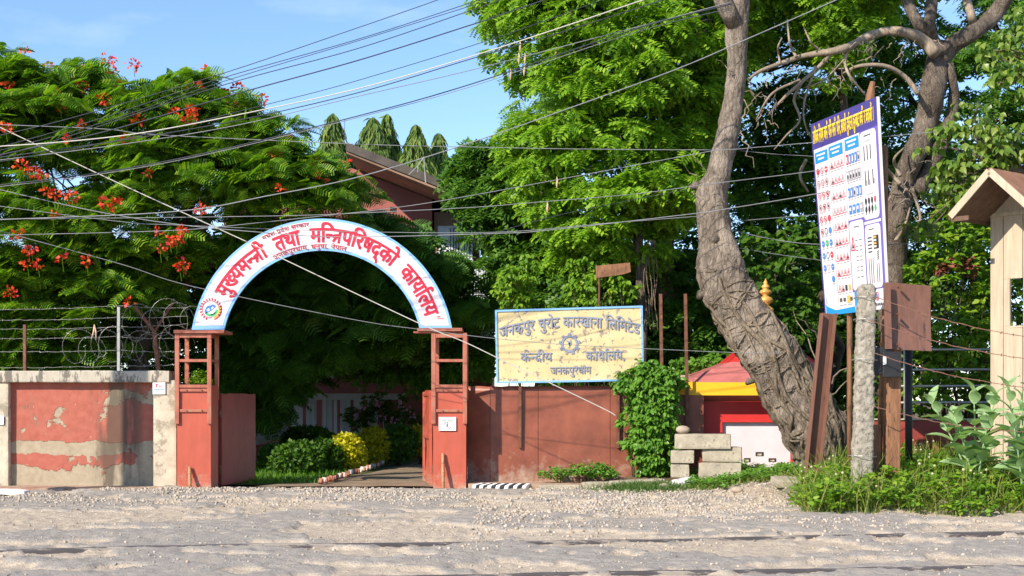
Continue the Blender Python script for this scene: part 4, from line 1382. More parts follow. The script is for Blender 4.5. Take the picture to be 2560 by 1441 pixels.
# ------------------------------------------------------------------ old rails crossing the road
def rail(pxl, pyl, pxr, pyr, label, proud=0.016):
    def gp(px, py):
        d = FPX * EYE / (py - HOR)
        return Vector(((px - 1280) / FPX * d, d, 0))
    a, b = gp(pxl, pyl), gp(pxr, pyr)
    e = (b - a)
    a, b = a - e * 0.35, b + e * 0.35
    n = 160; L = (b - a).length
    q = Vector((-e.y, e.x, 0)).normalized()
    rows = []
    prof = [(-0.036, -0.12), (-0.036, 0.0), (-0.028, 0.010), (0.026, 0.012), (0.034, 0.0), (0.034, -0.12)]
    V = []; F = []
    ts = np.linspace(0, 1, n + 1)
    cx = a.x + (b.x - a.x) * ts; cy = a.y + (b.y - a.y) * ts
    hz = ground_at(cx, cy)
    ker = np.ones(25) / 25
    hz = np.convolve(np.pad(hz, 12, mode='edge'), ker, mode='valid')
    for i in range(n + 1):
        for u, w in prof:
            V.append((cx[i] + q.x * u, cy[i] + q.y * u, hz[i] + proud + w))
    k = len(prof)
    for i in range(n):
        for j in range(k - 1):
            F.append((i * k + j, (i + 1) * k + j, (i + 1) * k + j + 1, i * k + j + 1))
    F = [f[::-1] for f in F]
    t = empty('sunken_rail', (a.x, a.y, 0), label, 'rail', 'old rails sunk across the road')
    MB().add(V, F).build('rail_head', M['asphalt_edge'], t)
    return t
rail(0, 1384, 2560, 1337, 'dark rail sunk across the dusty road, the farther one')
rail(1280, 1441, 2560, 1424, 'dark rail sunk across the near edge of the road, the closer one')

# ------------------------------------------------------------------ gravel
def pebbles(name, n, fn, rmin, rmax, label, seed):
    r = np.random.default_rng(seed)
    bm = bmesh.new(); bmesh.ops.create_icosphere(bm, subdivisions=1, radius=1.0)
    T = (np.array([v.co[:] for v in bm.verts]), np.array([[v.index for v in f.verts] for f in bm.faces])); bm.free()
    xy = fn(r, n)
    n = len(xy)
    z = ground_at(xy[:, 0], xy[:, 1])
    sz = rmin + (rmax - rmin) * r.random(n) ** 2.2
    pos = np.column_stack([xy, z + sz * 0.25])
    R = frames(r.normal(size=(n, 3)), r.normal(size=(n, 3)))
    # squash each by random axis scale before rotating
    A = R * (0.55 + 0.75 * r.random((n, 1, 3)))
    V, F = scatter(T, pos, A, sz)
    o = mesh_np(name, V, F, M['gravel'], None)
    return setp(o, label, 'gravel', None, 'stuff')
M['gravel'] = leaf_mat('road_gravel', [(0.20, 0.17, 0.14), (0.38, 0.31, 0.23), (0.46, 0.38, 0.29), (0.48, 0.42, 0.35), (0.31, 0.28, 0.25), (0.42, 0.34, 0.25)], 0.0, 0.8)
def band_left(r, n):
    x = r.uniform(-10, 6.5, n); y = r.normal(23.3, 1.15, n)
    k = fbm(np.column_stack([x * .8, y * 1.0, np.zeros(n)]), 3) > 0.40
    k &= (y < 25.2 + 0.0 * x) & ~((x < -6.2) & (y > 24.3)) & (y > 12)
    k &= ~((x > 4.6) & (y > 20.6)) & ~((x > -0.8) & (y > 24.7))
    return np.column_stack([x, y])[k]
def band_right(r, n):
    x = r.uniform(-0.5, 9.5, n); y = r.normal(20.6, 1.9, n)
    k = fbm(np.column_stack([x * .7, y * .8, np.ones(n) * 4]), 3) > 0.44
    k &= (y < 24.6) & (y > 11) & ~((x > 4.2) & (y > 20.2 + 0.3 * (x < 5)))
    return np.column_stack([x, y])[k]
def sparse(r, n):
    x = r.uniform(-8.5, 8.5, n); y = 11.3 + 12.5 * r.random(n) ** 0.9
    k = fbm(np.column_stack([x * 1.6, y * 1.6, np.ones(n) * 9]), 4) > 0.53
    return np.column_stack([x, y])[k]
pebbles('gravel', 17000, band_left, 0.007, 0.030, 'loose tan gravel band along the road edge before the gate', 1)
pebbles('gravel', 14000, band_right, 0.007, 0.030, 'loose tan gravel spread in front of the shrine', 2)
pebbles('gravel', 9000, sparse, 0.004, 0.020, 'scattered small stones over the broken road', 3)

# ------------------------------------------------------------------ shrine, block stack
HD = 26.1
def hx(px): return (px - 1280) / FPX * HD
def hz(py): return EYE - (py - HOR) / FPX * HD
shrine = empty('shrine', (hx(1890), HD + 1, hz(1168) - .1), 'small red and white shrine with yellow eave and golden finial behind the trunk', 'shrine')
x0, x1 = hx(1750), hx(2002); yf = HD; yb = HD + (x1 - x0)
zb_, zt_ = gz(hx(1890), HD) - 0.3, hz(1000)
fx0, fx1 = hx(1806), hx(1978)
ft = hz(1056)
mb = MB()
mb.box((x0, yf, zb_), (fx0, yf + 0.16, zt_)); mb.box((fx1, yf, zb_), (x1, yf + 0.16, zt_)); mb.box((fx0, yf, ft), (fx1, yf + 0.16, zt_ - 0.001))
mb.box((x0, yf + 0.16, zb_), (x0 + 0.16, yb, zt_ - 0.002)); mb.box((x1 - .16, yf + .16, zb_), (x1, yb, zt_ - 0.002)); mb.box((x0 + .16, yb - .16, zb_), (x1 - .16, yb, zt_ - .002))
mb.build('red_wall', M['shrine_red'], shrine)
mb = MB(); mb.box((fx0 + .001, yf + 0.09, zb_), (fx1 - .001, yf + 0.14, ft - .001)); mb.build('white_panel', M['shrine_white'], shrine)
for (px, py, w, h) in ((1901, 1136, 20, 10), (1870, 1151, 16, 10), (1933, 1151, 19, 9), (1900, 1165, 18, 7), (1964, 1163, 16, 7), (1842, 1160, 14, 6)):
    v_ = MB(); a = (hx(px - w / 2), yf + 0.082, hz(py + h / 2)); b = (hx(px + w / 2), yf + 0.088, hz(py - h / 2)); v_.box(a, b)
    o = v_.build('vent_hole', M['hole'], shrine)  # dark plate stands for the shade inside the vent
    MB().box((a[0] + .2 * (b[0] - a[0]), yf + .074, a[2] + .01), (a[0] + .75 * (b[0] - a[0]), yf + .0815, b[2] - .03)).build('brick_end', M['cream'], o)
# eave slab: yellow band, sloped underside, curved-up corners
ex0, ex1 = hx(1680), hx(2056); ey0 = yf - 0.42; ey1 = yb + 0.42
n = 14
V = []; F = []
zt0, zt1 = hz(989), hz(957)
for i in range(n + 1):
    u = i / n
    lift_ = 0.05 * abs(2 * u - 1) ** 6
    x = ex0 + (ex1 - ex0) * u
    V += [(x, ey0, zt0 + lift_ * .5), (x, ey0, zt1 + lift_), (x, ey1, zt1 + lift_), (x, ey1, zt0 + lift_ * .5)]
for i in range(n):
    b = 4 * i; c = b + 4
    F += [(b, c, c + 1, b + 1), (b + 2, c + 2, c + 3, b + 3)]
F += [(0, 1, 2, 3), (4 * n + 3, 4 * n + 2, 4 * n + 1, 4 * n)]
MB().add(V, F).build('yellow_eave', M['yellow'], shrine)
# soffit from the eave in to the wall head
V = [(ex0 + .01, ey0 + .01, zt0 + .01), (ex1 - .01, ey0 + .01, zt0 + .01), (ex1 - .01, ey1 - .01, zt0 + .01), (ex0 + .01, ey1 - .01, zt0 + .01),
     (x0 - .01, yf - .01, zt_ - .03), (x1 + .01, yf - .01, zt_ - .03), (x1 + .01, yb + .01, zt_ - .03), (x0 - .01, yb + .01, zt_ - .03)]
MB().add(V, [(0, 4, 5, 1), (1, 5, 6, 2), (2, 6, 7, 3), (3, 7, 4, 0)]).build('soffit', M['shrine_roof'], shrine)
# hipped roof with a steep spire
cy = (yf + yb) / 2
cx = (1914 - 1280) / FPX * cy
def ringq(w, z): return [(cx - w, cy - w, z), (cx + w, cy - w, z), (cx + w, cy + w, z), (cx - w, cy + w, z)]
V = [(ex0 + .02, ey0 + .02, zt1 - .004), (ex1 - .02, ey0 + .02, zt1 - .004), (ex1 - .02, ey1 - .02, zt1 - .004), (ex0 + .02, ey1 - .02, zt1 - .004)]
rq = [(0.80, hz(905)), (0.42, hz(860)), (0.20, hz(800)), (0.10, hz(786))]
for w, z in rq: V += ringq(w, z)
F = []
for i in range(len(rq)):
    for k_ in range(4):
        a = 4 * i + k_; b = 4 * i + (k_ + 1) % 4
        F.append((a, b, b + 4, a + 4))
MB().add(V, F).build('roof', [M['shrine_roof'], M['shrine_red']], shrine).data.polygons.foreach_set('material_index', [0] * 4 + [1] * 12)
k = FPX / (HD + 1.05)
mb = MB(); zc = EYE - (783 - HOR) / k
mb.lathe((cx, cy, zc), [(.05, -.1), (.12, -.02), (.15, .03), (.16, .07), (.10, .11), (.06, .14), (.11, .18), (.145, .23), (.13, .28), (.06, .315), (.05, .33), (.10, .36), (.125, .395), (.10, .43), (.045, .45), (.075, .47), (.085, .50), (.06, .53), (.03, .55), (.05, .57), (.03, .60), (.004, .66)], 20)
mb.build('golden_finial', M['gold'], shrine, smooth=True)
pebble_thing(1710, 953, HD - .2, 0.11, 'grey stone resting on the yellow eave of the shrine', 5, hz(957) + 0.0, (1.3, .8, .6))
pebble_thing(1812, 956, HD - .25, 0.05, 'small yellow-brown stone on the shrine roof edge', 6, hz(957) - 0.002, (1.1, .9, .8))
# blocks
KD = 24.6
def kx(px): return (px - 1280) / FPX * KD
def kz(py): return EYE - (py - HOR) / FPX * KD
blocks = [(1690, 1830, 1086, 1124, 'top concrete block of the stack beside the shrine', .05, 0.00), (1679, 1738, 1126, 1159, 'left concrete block in the middle layer of the stack', .0, 0.02),
          (1760, 1858, 1118, 1156, 'right concrete block in the middle layer of the stack', .06, -0.03), (1679, 1726, 1161, 1196, 'left concrete block at the bottom of the stack', .0, 0.01),
          (1750, 1856, 1157, 1196, 'right concrete block at the bottom of the stack', .02, 0.0)]
for i, (a, b, t_, u, lab, yo, rz_) in enumerate(blocks):
    w = kx(b) - kx(a); h = kz(t_) - kz(u) - 0.004
    v, f = rough_box((-w / 2, -.02, 0), (w / 2, .28, h), 6, 0.010, 5.0, i * 4.1, 0.02)
    o = MB().add(v, f).build('concrete_block', M['block'], None)
    o.location = ((kx(a) + kx(b)) / 2, KD + yo + 0.12, kz(u))
    o.rotation_euler = (0, 0, rz_ - 0.16)
    setp(o, lab, 'concrete block', 'stacked concrete blocks')
pebble_thing(1707, 1080, KD + .15, 0.105, 'smooth oval stone on top of the block stack', 8, kz(1086) - .004, (1.15, .8, .72))

# ------------------------------------------------------------------ steel beam, sign on poles, posts
def on_ground(p, dz=-0.15):
    return Vector((p.x, p.y, float(ground_at(np.array([p.x]), np.array([p.y]))[0]) + dz))
ID = 22.6
t = empty('steel_beam', on_ground(P(2018, 1230, ID), 0), 'leaning brown steel beam standing in front of the fig trunk', 'beam')
a = P(2020, 1240, ID); b = P(2066, 784, ID + 0.1)
sx = Vector((1, 0.25, 0)).normalized(); sy = Vector((-0.25, 1, 0)).normalized()
MB().bar(a + sx * .03, b + sx * .03, 0.21, 0.014, up=(sy.x, sy.y, 0)).build('web', M['brown_paint'], t, bevel=0.003)
for o_ in (-0.105, 0.135):
    MB().bar(a + sx * (o_ + (0.003 if o_ > 0 else 0.0)) - sy * .045, b + sx * o_ - sy * .045, 0.014, 0.12, up=(sy.x, sy.y, 0)).build('flange', M['brown_paint'], t, bevel=0.003)

DR, DL = 21.0, 23.1
C_TL, C_TR = P(2027, 312, DL), P(2191, 242, DR)
C_BR = P(2217, 772, DR - 0.02)
C_BL = C_TL + (C_BR - C_TR)
C_BL = P(2063, 790, (C_TL.y + C_BR.y - C_TR.y))
tb = empty('traffic_sign_board', on_ground(P(2150, 1150, 21.8), 0), 'tall white traffic sign chart with navy header facing left on two poles', 'sign board')
eu = (C_TR - C_TL).normalized()
tn = (C_TR - C_TL).cross(C_BL - C_TL).normalized()
if tn.x > 0: tn = -tn
def tf0(u, v_, lift=0.0):
    p = C_BL * ((1 - u) * (1 - v_)) + C_BR * (u * (1 - v_)) + C_TR * (u * v_) + C_TL * ((1 - u) * v_)
    return p + tn * lift
def tfl(l): return lambda u, v_: tf0(u, v_, l)
N = 10
V = []; F = []
for j in range(N + 1):
    for i in range(N + 1): V.append(tf0(i / N, j / N))
k = len(V); V += [p - tn * 0.05 for p in V]
for j in range(N):
    for i in range(N):
        q = j * (N + 1) + i
        F += [(q, q + 1, q + N + 2, q + N + 1), (k + q, k + q + N + 1, k + q + N + 2, k + q + 1)]
for i in range(N):
    q = N * (N + 1) + i
    F += [(q, q + 1, k + q + 1, k + q), (i + 1, i, k + i, k + i + 1)]
    q = i * (N + 1); F += [(q + N + 1, q, k + q, k + q + N + 1)]
    q += N; F += [(q, q + N + 1, k + q + N + 1, k + q)]
# front normal must face tn
o = MB().add(V, F).build('panel', M['flex'], tb)
bmx = bmesh.new(); bmx.from_mesh(o.data); bmesh.ops.recalc_face_normals(bmx, faces=bmx.faces[:]); bmx.to_mesh(o.data); bmx.free()
asp = ((C_TL - C_BL).length) / ((C_TR - C_TL).length)     # v per u
def rrect(u0, v0, u1, v1, r, n=5):
    ru = r * asp; pts = []
    for cu, cv, a in ((u1 - ru, v1 - r, 0), (u0 + ru, v1 - r, 1), (u0 + ru, v0 + r, 2), (u1 - ru, v0 + r, 3)):
        for i in range(n + 1):
            th = math.pi / 2 * (a + i / n)
            pts.append((cu + ru * math.cos(th), cv + r * math.sin(th)))
    return pts
mats_p = [M['navy'], M['violet'], M['cyan'], M['sblue'], M['sred'], M['sgreen'], M['sgrey'], M['sblack'], M['syellow'], M['orange'], M['flex']]
g = MB()          # ground layer of print
L1, L2, L3 = tfl(0.004), tfl(0.008), tfl(0.012)
decal(g, L1, rect(0, .865, 1, 1), 0)
decal(g, L1, rect(0, .0, .018, .865), 0); decal(g, L1, rect(.982, .10, 1, .865), 1)
decal(g, L1, rect(.735, .43, .982, .865), 1); decal(g, L1, rect(.735, .10, .982, .415), 1)
decal(g, L1, rect(.50, .10, .735, .455), 1)
decal(g, L1, [(.03, .0), (.52, .0), (.52, .03), (.2, .022), (.06, .045), (.03, .06)], 2)
decal(g, L1, rect(.52, .03, .60, .10), 2)
g.build('printed_fields', mats_p, tb)
g = MB()
decal(g, L2, rrect(.743, .436, .972, .86, .025), 10); decal(g, L2, rrect(.743, .105, .972, .41, .025), 10); decal(g, L2, rrect(.508, .107, .727, .447, .025), 10)
for u0, u1, v0 in ((.035, .235, .79), (.265, .475, .795), (.515, .72, .80)):
    decal(g, L2, rect(u0, v0, u1, v0 + .055), 2)
g.build('printed_panels', mats_p, tb)
g = MB(); rr = random.Random(5)
for u0, u1, v0 in ((.035, .235, .79), (.265, .475, .795), (.515, .72, .80)):
    decal(g, L3, rect(u0 + .03, v0 + .033, u1 - .03, v0 + .043), 10); decal(g, L3, rect(u0 + .05, v0 + .013, u1 - .05, v0 + .022), 10)
def caption(u, v_, w): 
    decal(g, L2, rect(u - w / 2, v_, u + w / 2, v_ + .003), 6)
def circ(u, v_, r, mi, fill=None, n=16):
    if fill is not None: decal(g, L2, [(u + r * asp * .98 * math.cos(a), v_ + r * .98 * math.sin(a)) for a in np.linspace(0, 6.2832, n + 1)[:-1]], fill)
    else: ring(g, L2, u, v_, r * .80, r, asp, n, mi)
def tri(u, v_, r, mi, n=3, flip=1):
    pts = [(u, v_ + flip * r), (u - r * asp * .95, v_ - flip * r * .75), (u + r * asp * .95, v_ - flip * r * .75)]
    for i in range(3):
        seg(g, L2, [pts[i], pts[(i + 1) % 3]], r * .13, mi, asp)
for row in range(11):
    vv = .745 - row * .0625
    for c in range(3):
        uu = .065 + c * .066; r_ = .0175
        q = row * 3 + c
        if q == 0: circ(uu, vv, r_, 4, 4)
        elif q == 2: circ(uu, vv, r_, 4, 4); decal(g, L3, rect(uu - .02, vv - .003, uu + .02, vv + .003), 10)
        elif row < 6:
            if row == 5 and c: circ(uu, vv, r_, 3 if c == 2 else 7, 3 if c == 2 else None)
            else:
                circ(uu, vv, r_, 4, 4 if (row, c) == (4, 2) else None)
                if (row, c) != (4, 2): decal(g, L2, rect(uu - .008, vv - .007, uu + .008, vv + .006), 7 if rr.random() < .6 else 6); 
                if rr.random() < .4 and (row, c) != (4, 2): seg(g, L3, [(uu - .02, vv + .008), (uu + .02, vv - .008)], .004, 4, asp)
        elif row < 9:
            mi = [[3, 5, 3], [3, 7, 4], [3, 4, 3]][row - 6][c]
            if (row, c) == (8, 1): tri(uu, vv, r_, 4, flip=-1)
            elif (row, c) == (7, 1): circ(uu, vv, r_, 7)
            else: circ(uu, vv, r_, mi, mi); seg(g, L3, [(uu - .012, vv), (uu + .012, vv)], .004, 10, asp)
        elif (row, c) == (9, 2): circ(uu, vv, r_, 3, 3)
        else: continue
        caption(uu, vv - .026, .04)
for row in range(9):
    vv = .75 - row * .078
    for c in range(4):
        uu = .292 + c * .053
        if row == 8 and c > 1:
            decal(g, L2, rect(uu - .015, vv - .012, uu + .018, vv + .016), 9 if c == 3 else 7); caption(uu, vv - .026, .035); continue
        tri(uu, vv, .0195, 4)
        decal(g, L2, rect(uu - .005, vv - .006, uu + .005, vv + .005), 6 if rr.random() < .7 else 4)
        if rr.random() < .25: decal(g, L3, [(uu - .018, vv - .009), (uu + .018, vv - .009), (uu + .012, vv + .002)], 7)
        caption(uu, vv - .027, .035)
for i_, (u_, mi) in enumerate(((.30, 7), (.36, 7), (.43, 9), (.47, 7))):
    if mi == 9: decal(g, L2, rect(u_ - .03, .052, u_ + .022, .088), 9)
    else: 
        for b_ in range(3): decal(g, L2, rect(u_ - .02 + b_ * .014, .06, u_ - .012 + b_ * .014, .08), 7)
    caption(u_, .043, .05)
for row in range(4):
    vv = .755 - row * .083
    for c in range(5):
        uu = .537 + c * .043
        if row == 3:
            if c == 4: continue
            uu = .545 + c * .057
            mi = 3 if c < 3 else 6
            decal(g, L2, rect(uu - .024, vv - .022, uu + .02, vv + .022), mi); decal(g, L3, rect(uu - .014, vv - .006, uu + .012, vv + .01), 10)
        elif row == 1 or (row == 0 and c == 4) or (row == 2 and c == 2):
            for a_, b_ in (((-.017, -.024), (.017, -.022)), ((-.017, .022), (.017, .024))): decal(g, L2, rect(uu + a_[0], vv + a_[1], uu + b_[0], vv + b_[1]), 7)
            decal(g, L2, rect(uu - .017, vv - .022, uu - .014, vv + .022), 7); decal(g, L2, rect(uu + .014, vv - .022, uu + .017, vv + .022), 7)
            decal(g, L3, rect(uu - .007, vv - .014, uu + .005, vv + .006), 7)
        else:
            decal(g, L2, rect(uu - .017, vv - .024, uu + .017, vv + .024), 4 if (row, c) == (0, 0) else 3)
            decal(g, L3, rect(uu - .007, vv - .018, uu + .007, vv + .012), 10)
        caption(uu, vv - .034, .03)
# right hand column: bars, lamps, road markings
g2 = g
for u_ in (.79, .835, .88): decal(g, L3, rect(u_, .72, u_ + .012, .79), 7); caption(u_, .705, .04); caption(u_, .695, .03)
for u_ in (.79, .835, .90): decal(g, L3, rect(u_, .60, u_ + .012, .67), 7); decal(g, L3, rect(u_ + .014, .60, u_ + .03, .625), 6); caption(u_, .585, .045); caption(u_, .575, .035)
for u_, mi in ((.785, 7), (.83, 7), (.875, 7), (.92, 4)):
    for v0 in (.525, .485): 
        decal(g, L3, [(u_ + .016 * math.cos(a), v0 + .017 * math.sin(a)) for a in np.linspace(0, 6.283, 9)[:-1]], 5 if (mi == 4 and v0 < .5) else mi)
    if mi == 7: decal(g, L3, rect(u_ - .004, .46, u_ + .004, .54), 7)
decal(g, L3, rect(.80, .835, .90, .84), 7); decal(g, L3, rect(.81, .81, .89, .814), 6); decal(g, L3, rect(.81, .555, .90, .559), 6)
for q in range(5): decal(g, L3, rect(.78, .345 - q * .017, .84, .351 - q * .017), 7)
decal(g, L3, rect(.865, .29, .94, .355), 7)
for q in range(4): decal(L3 and g, tfl(.016), rect(.872, .297 + q * .015, .91, .306 + q * .015), 9 if q % 2 else 10)
for u_ in (.78, .81, .84, .895, .925): decal(g, L3, rect(u_, .13, u_ + .008, .25 if u_ < .86 else .22), 7)
for q in range(5): decal(g, L3, [(.91, .235 + q * .009), (.935, .24 + q * .009), (.935, .245 + q * .009), (.91, .24 + q * .009)], 7)
decal(g, L3, rect(.80, .385, .88, .389), 7); decal(g, L3, rect(.58, .415, .66, .419), 7); decal(g, L3, rect(.60, .375, .64, .378), 6)
u_, v_ = .553, .335
pts = [(u_, v_ + .036), (u_ - .03, v_ - .03), (u_ + .03, v_ - .03)]
for i in range(3): seg(g, L3, [pts[i], pts[(i + 1) % 3]], .007, 4, asp)
decal(g, L3, [(u_ - .015, v_ - .02), (u_ + .015, v_ - .02), (u_, v_ + .004)], 7)
for r_ in range(4):
    for c in range(2):
        uu, vv = .61 + c * .06, .335 - r_ * .05
        decal(g, L3, rect(uu - .02, vv + .014, uu + .02, vv + .017), 7); decal(g, L3, rect(uu - .02, vv - .017, uu + .02, vv - .014), 7)
        caption(uu, vv, .02)
for r_ in range(6): decal(g, L3, rect(.55, .27 - r_ * .022, .554, .285 - r_ * .022), 6)
for u_ in (.25, .495): decal(g, L2, rect(u_, .06, u_ + .004, .85), 6)
ring(g, L2, .87, .065, .016, .021, asp, 16, 4); decal(g, L2, [(.855, .055), (.885, .055), (.875, .077), (.865, .077)], 3)
decal(g, L2, rect(.79, .022, .96, .03), 6)
for q in range(6): decal(g, L3, rect(.80 + q * .026, .02, .812 + q * .026, .032), 7)
decal(g, L2, rect(0.045, .06, .058, .09), 6)
g.build('printed_signs', mats_p, tb)
TW = (C_TR - C_TL).length; TH = (C_TL - C_BL).length
def hfn(u, v_): return tf0(.497 + u / TW, .895 + v_ / TH), tn
text_mesh('header_lettering', '\u091f~ा\u093fफक \u093fनयम जानौं प\u093fन मानौं प\u093fन, सवारी दुघRटना हुनबाट बचौं र बचाऔं ।', hfn, M['syellow'], tb, 0.062 * TH, 0.006, 0.93 * TW, lift=0.008, cut=0, fat=0.02)
for ptop, pbot, dd in (((2110, 780), (2124, 1150), 22.35), ((2198, 760), (2194, 1140), 21.35)):
    a = P(*ptop, dd); b = on_ground(P(*pbot, dd)); a = a - tn * 0.1
    b = Vector((P(*pbot, dd).x, dd, b.z))
    a2 = b + (a - b) * 1.9
    MB().tube([b, a, a + Vector((0, 0, 2.4))], 0.045, 10).build('pole', M['old_wood'], tb, smooth=True)
# broken timber stub sticking up behind the board
p = P(2178, 250, 22.2); mb = MB(); mb.tube([P(2160, 420, 22.3), P(2168, 300, 22.3), P(2176, 240, 22.3), P(2182, 205, 22.3)], [.09, .085, .07, .04], 8); mb.build('timber_stub', M['old_wood'], tb)

# concrete fence post
CD = 20.7
t = empty('concrete_post', on_ground(P(2158, 1200, CD), 0), 'rough pebbly concrete fence post in front of the traffic sign board', 'post')
a = P(2166, 712, CD); b = P(2154, 1215, CD); b.z -= 0.1
h = a.z - b.z
nt1, na1 = 150, 56
tt = np.concatenate([np.linspace(0, .985, nt1), [.993, 1.0, 1.0]]); aa = np.linspace(0, 2 * math.pi, na1 + 1)[:-1]
shr = np.ones(len(tt)); shr[-3:] = (.93, .72, .001)
sq = 1 / (np.abs(np.cos(aa)) ** 5 + np.abs(np.sin(aa)) ** 5) ** .2          # rounded square section
R2 = (0.150 - 0.030 * tt)[:, None] * shr[:, None] * sq[None, :]
W = np.stack([np.cos(aa)[None] * R2, np.sin(aa)[None] * R2 * .9, np.repeat((tt * h)[:, None], na1, 1)], -1)
bmp = (fbm(W * 11, 3) - .5) * .045 + (vnoise(W * 34) - .5) * .026
W[..., 0] += np.cos(aa)[None] * bmp * shr[:, None]; W[..., 1] += np.sin(aa)[None] * bmp * shr[:, None]
W[-3:, :, 2] += (fbm(W[-3:] * 9, 3) - .5) * .05
W[..., 0] += (b.x + (a.x - b.x) * tt)[:, None]; W[..., 1] += CD; W[..., 2] += b.z
ii = np.arange(W.shape[0] * na1).reshape(-1, na1); jj = np.roll(ii, -1, axis=1)
mesh_np('shaft', W.reshape(-1, 3), np.stack([ii[:-1], jj[:-1], jj[1:], ii[1:]], -1).reshape(-1, 4), M['concrete'], t, smooth=False)
for py in (745, 800, 900, 1140):
    c = P(2166 - (py - 712) * .024, py, CD)
    r_ = 0.15 + (py - 712) * 0.00008
    mb = MB(); mb.tube([(c.x + (r_ + .02) * math.cos(q), c.y + (r_ + .02) * math.sin(q), c.z + .01 * math.sin(q * 2)) for q in np.linspace(0, 6.283, 22)], .006, 4)
    mb.build('wire_tie', M['wire'], t)

# brown plate on timber post with a clamp
t = empty('timber_post_with_plate', on_ground(P(2232, 1130, 20.9), 0), 'brown steel plate with bolts fixed on a weathered timber post', 'post')
a = P(2232, 872, 20.95); b = on_ground(P(2230, 1140, 20.95)); b.x = P(2228, 1140, 20.95).x
MB().bar(b, a, 0.22, 0.16, up=(0, 1, 0)).build('timber', M['old_wood'], t, bevel=0.012)
V = []; F = []; n = 10
for j in range(9):
    for i in range(n + 1):
        u = i / n; v_ = j / 8
        q = P(2214 + 118 * u + (4 - 6 * u) * v_, 873 - 167 * v_ + (8 * u if j == 8 else 5 * u), 20.8)
        q.y += 0.05 * u + 0.04 * math.sin(3 * v_)
        V.append(tuple(q))
k = len(V); V += [(x, y + .05, z) for x, y, z in V]
for j in range(8):
    for i in range(n):
        q = j * (n + 1) + i; F += [(q, q + 1, q + n + 2, q + n + 1), (k + q, k + q + n + 1, k + q + n + 2, k + q + 1)]
for i in range(n): 
    q = 8 * (n + 1) + i; F += [(q, q + 1, k + q + 1, k + q), (i + 1, i, k + i, k + i + 1)]
for j in range(8):
    q = j * (n + 1); F += [(q + n + 1, q, k + q, k + q + n + 1)]; q += n; F += [(q, q + n + 1, k + q + n + 1, k + q)]
MB().add(V, F).build('plate', M['brown_paint'], t)
MB().bar(P(2221, 873, 20.70), P(2217, 707, 20.70), 0.10, 0.03, up=(0, 1, 0)).build('plate_flange', M['brown_paint'], t)
for px, py in ((2246, 719), (2243, 787), (2243, 862)):
    c = P(px, py, 20.76); MB().tube([c, c + Vector((-.01, -.12, .0))], 0.018, 8).build('bolt', M['rust'], t)
mb = MB(); mb.box(P(2184, 868, 20.72), P(2222, 938, 20.86)); mb.box(P(2207, 880, 20.66), P(2250, 944, 20.72)); 
c = mb.build('clamp', M['black'], t, bevel=0.012)
MB().box(P(2208, 892, 20.64), P(2215, 912, 20.655)).build('clamp_slot', M['white'], c)
setp(MB().tube([on_ground(P(2272, 1110, 21.6)), P(2272, 870, 21.6)], 0.055, 12).build('black_pipe_post', M['black'], None, smooth=True), 'black pipe post standing right of the timber post', 'post')
setp(MB().bar(on_ground(P(2193, 1130, 21.0)), P(2193, 1062, 21.0), 0.10, 0.08).build('timber_stump', M['old_wood'], None, bevel=0.01), 'short broken timber stump low between the posts', 'stump')
# rusty barbed wire to the right
bw = empty('barbed_wire_fence', on_ground(P(2380, 1000, 20.6), 0), 'rusty barbed wire strands running from the concrete post to the right', 'fence')
for i, (p0_, p1_) in enumerate((((2170, 735), (2640, 852)), ((2170, 800), (2640, 905)), ((2180, 880), (2640, 975)), ((2180, 1015), (2640, 1082)))):
    mb = MB(); barbed(mb, P(*p0_, 20.52), P(*p1_, 19.6), 0.10, 40 + i, 0.007, 0.16); mb.build('strand', M['rust_wire'], bw)

# low red wall with pipe railing at the back right
LWD = 25.2
t = empty('low_red_wall', on_ground(P(2400, 1100, LWD), 0), 'low dull red wall with steel pipe railing behind the weeds', 'wall')
v, f = rough_box(((2120 - 1280) / FPX * LWD, LWD, 0.0), ((2700 - 1280) / FPX * LWD, LWD + .22, EYE - 52 / FPX * LWD), 14, .012, 2.0, 6.0, .02)
MB().add(v, f).build('masonry', M['red_dark'], t)
v, f = rough_box(((2120 - 1280) / FPX * LWD, LWD - .03, EYE - 51 / FPX * LWD), ((2700 - 1280) / FPX * LWD, LWD + .25, EYE - 47 / FPX * LWD), 10, .006, 2.0, 3.0, .01)
MB().add(v, f).build('capping', M['cream'], t)
for py in (875, 925, 966, 1007):
    MB().tube([P(2225, py, LWD + .1), P(2720, py - 2, LWD + .1)], 0.022, 8).build('pipe_rail', M['steel'], t, smooth=True)
for px in (2262, 2480, 2690):
    MB().tube([P(px, 1050, LWD + .1), P(px, 868, LWD + .1)], 0.028, 8).build('pipe_post', M['steel'], t, smooth=True)

# ------------------------------------------------------------------ timber sentry booth at the right edge
SB = 22.0
BO = Vector(((2475 - 1280) / FPX * SB, SB, 0))
bw_ = Vector((0.64, -0.768, 0)); br_ = Vector((-0.768, -0.64, 0))      # along the plank face / out through the gable
zg = float(ground_at(np.array([BO.x + .4]), np.array([SB])) [0])
BWID, BLEN = 1.15, 1.3
ztp = EYE + 470 / FPX * 21.6
booth = empty('sentry_booth', (BO.x + .3, SB - .2, zg), 'pale plank sentry booth with brown gabled roof at the right edge', 'booth')
def bp(s, o, z): return BO + bw_ * s + br_ * o + Vector((0, 0, z))
def bbox(mb, s0, s1, o0, o1, z0, z1):
    return mb.hexa([bp(s0, o1, z0), bp(s1, o1, z0), bp(s1, o0, z0), bp(s0, o0, z0), bp(s0, o1, z1), bp(s1, o1, z1), bp(s1, o0, z1), bp(s0, o0, z1)])
cuts = [0, .228, .558, .86, BWID]
sl0, sl1 = EYE + 303 / FPX * 21.7, EYE + 185 / FPX * 21.7
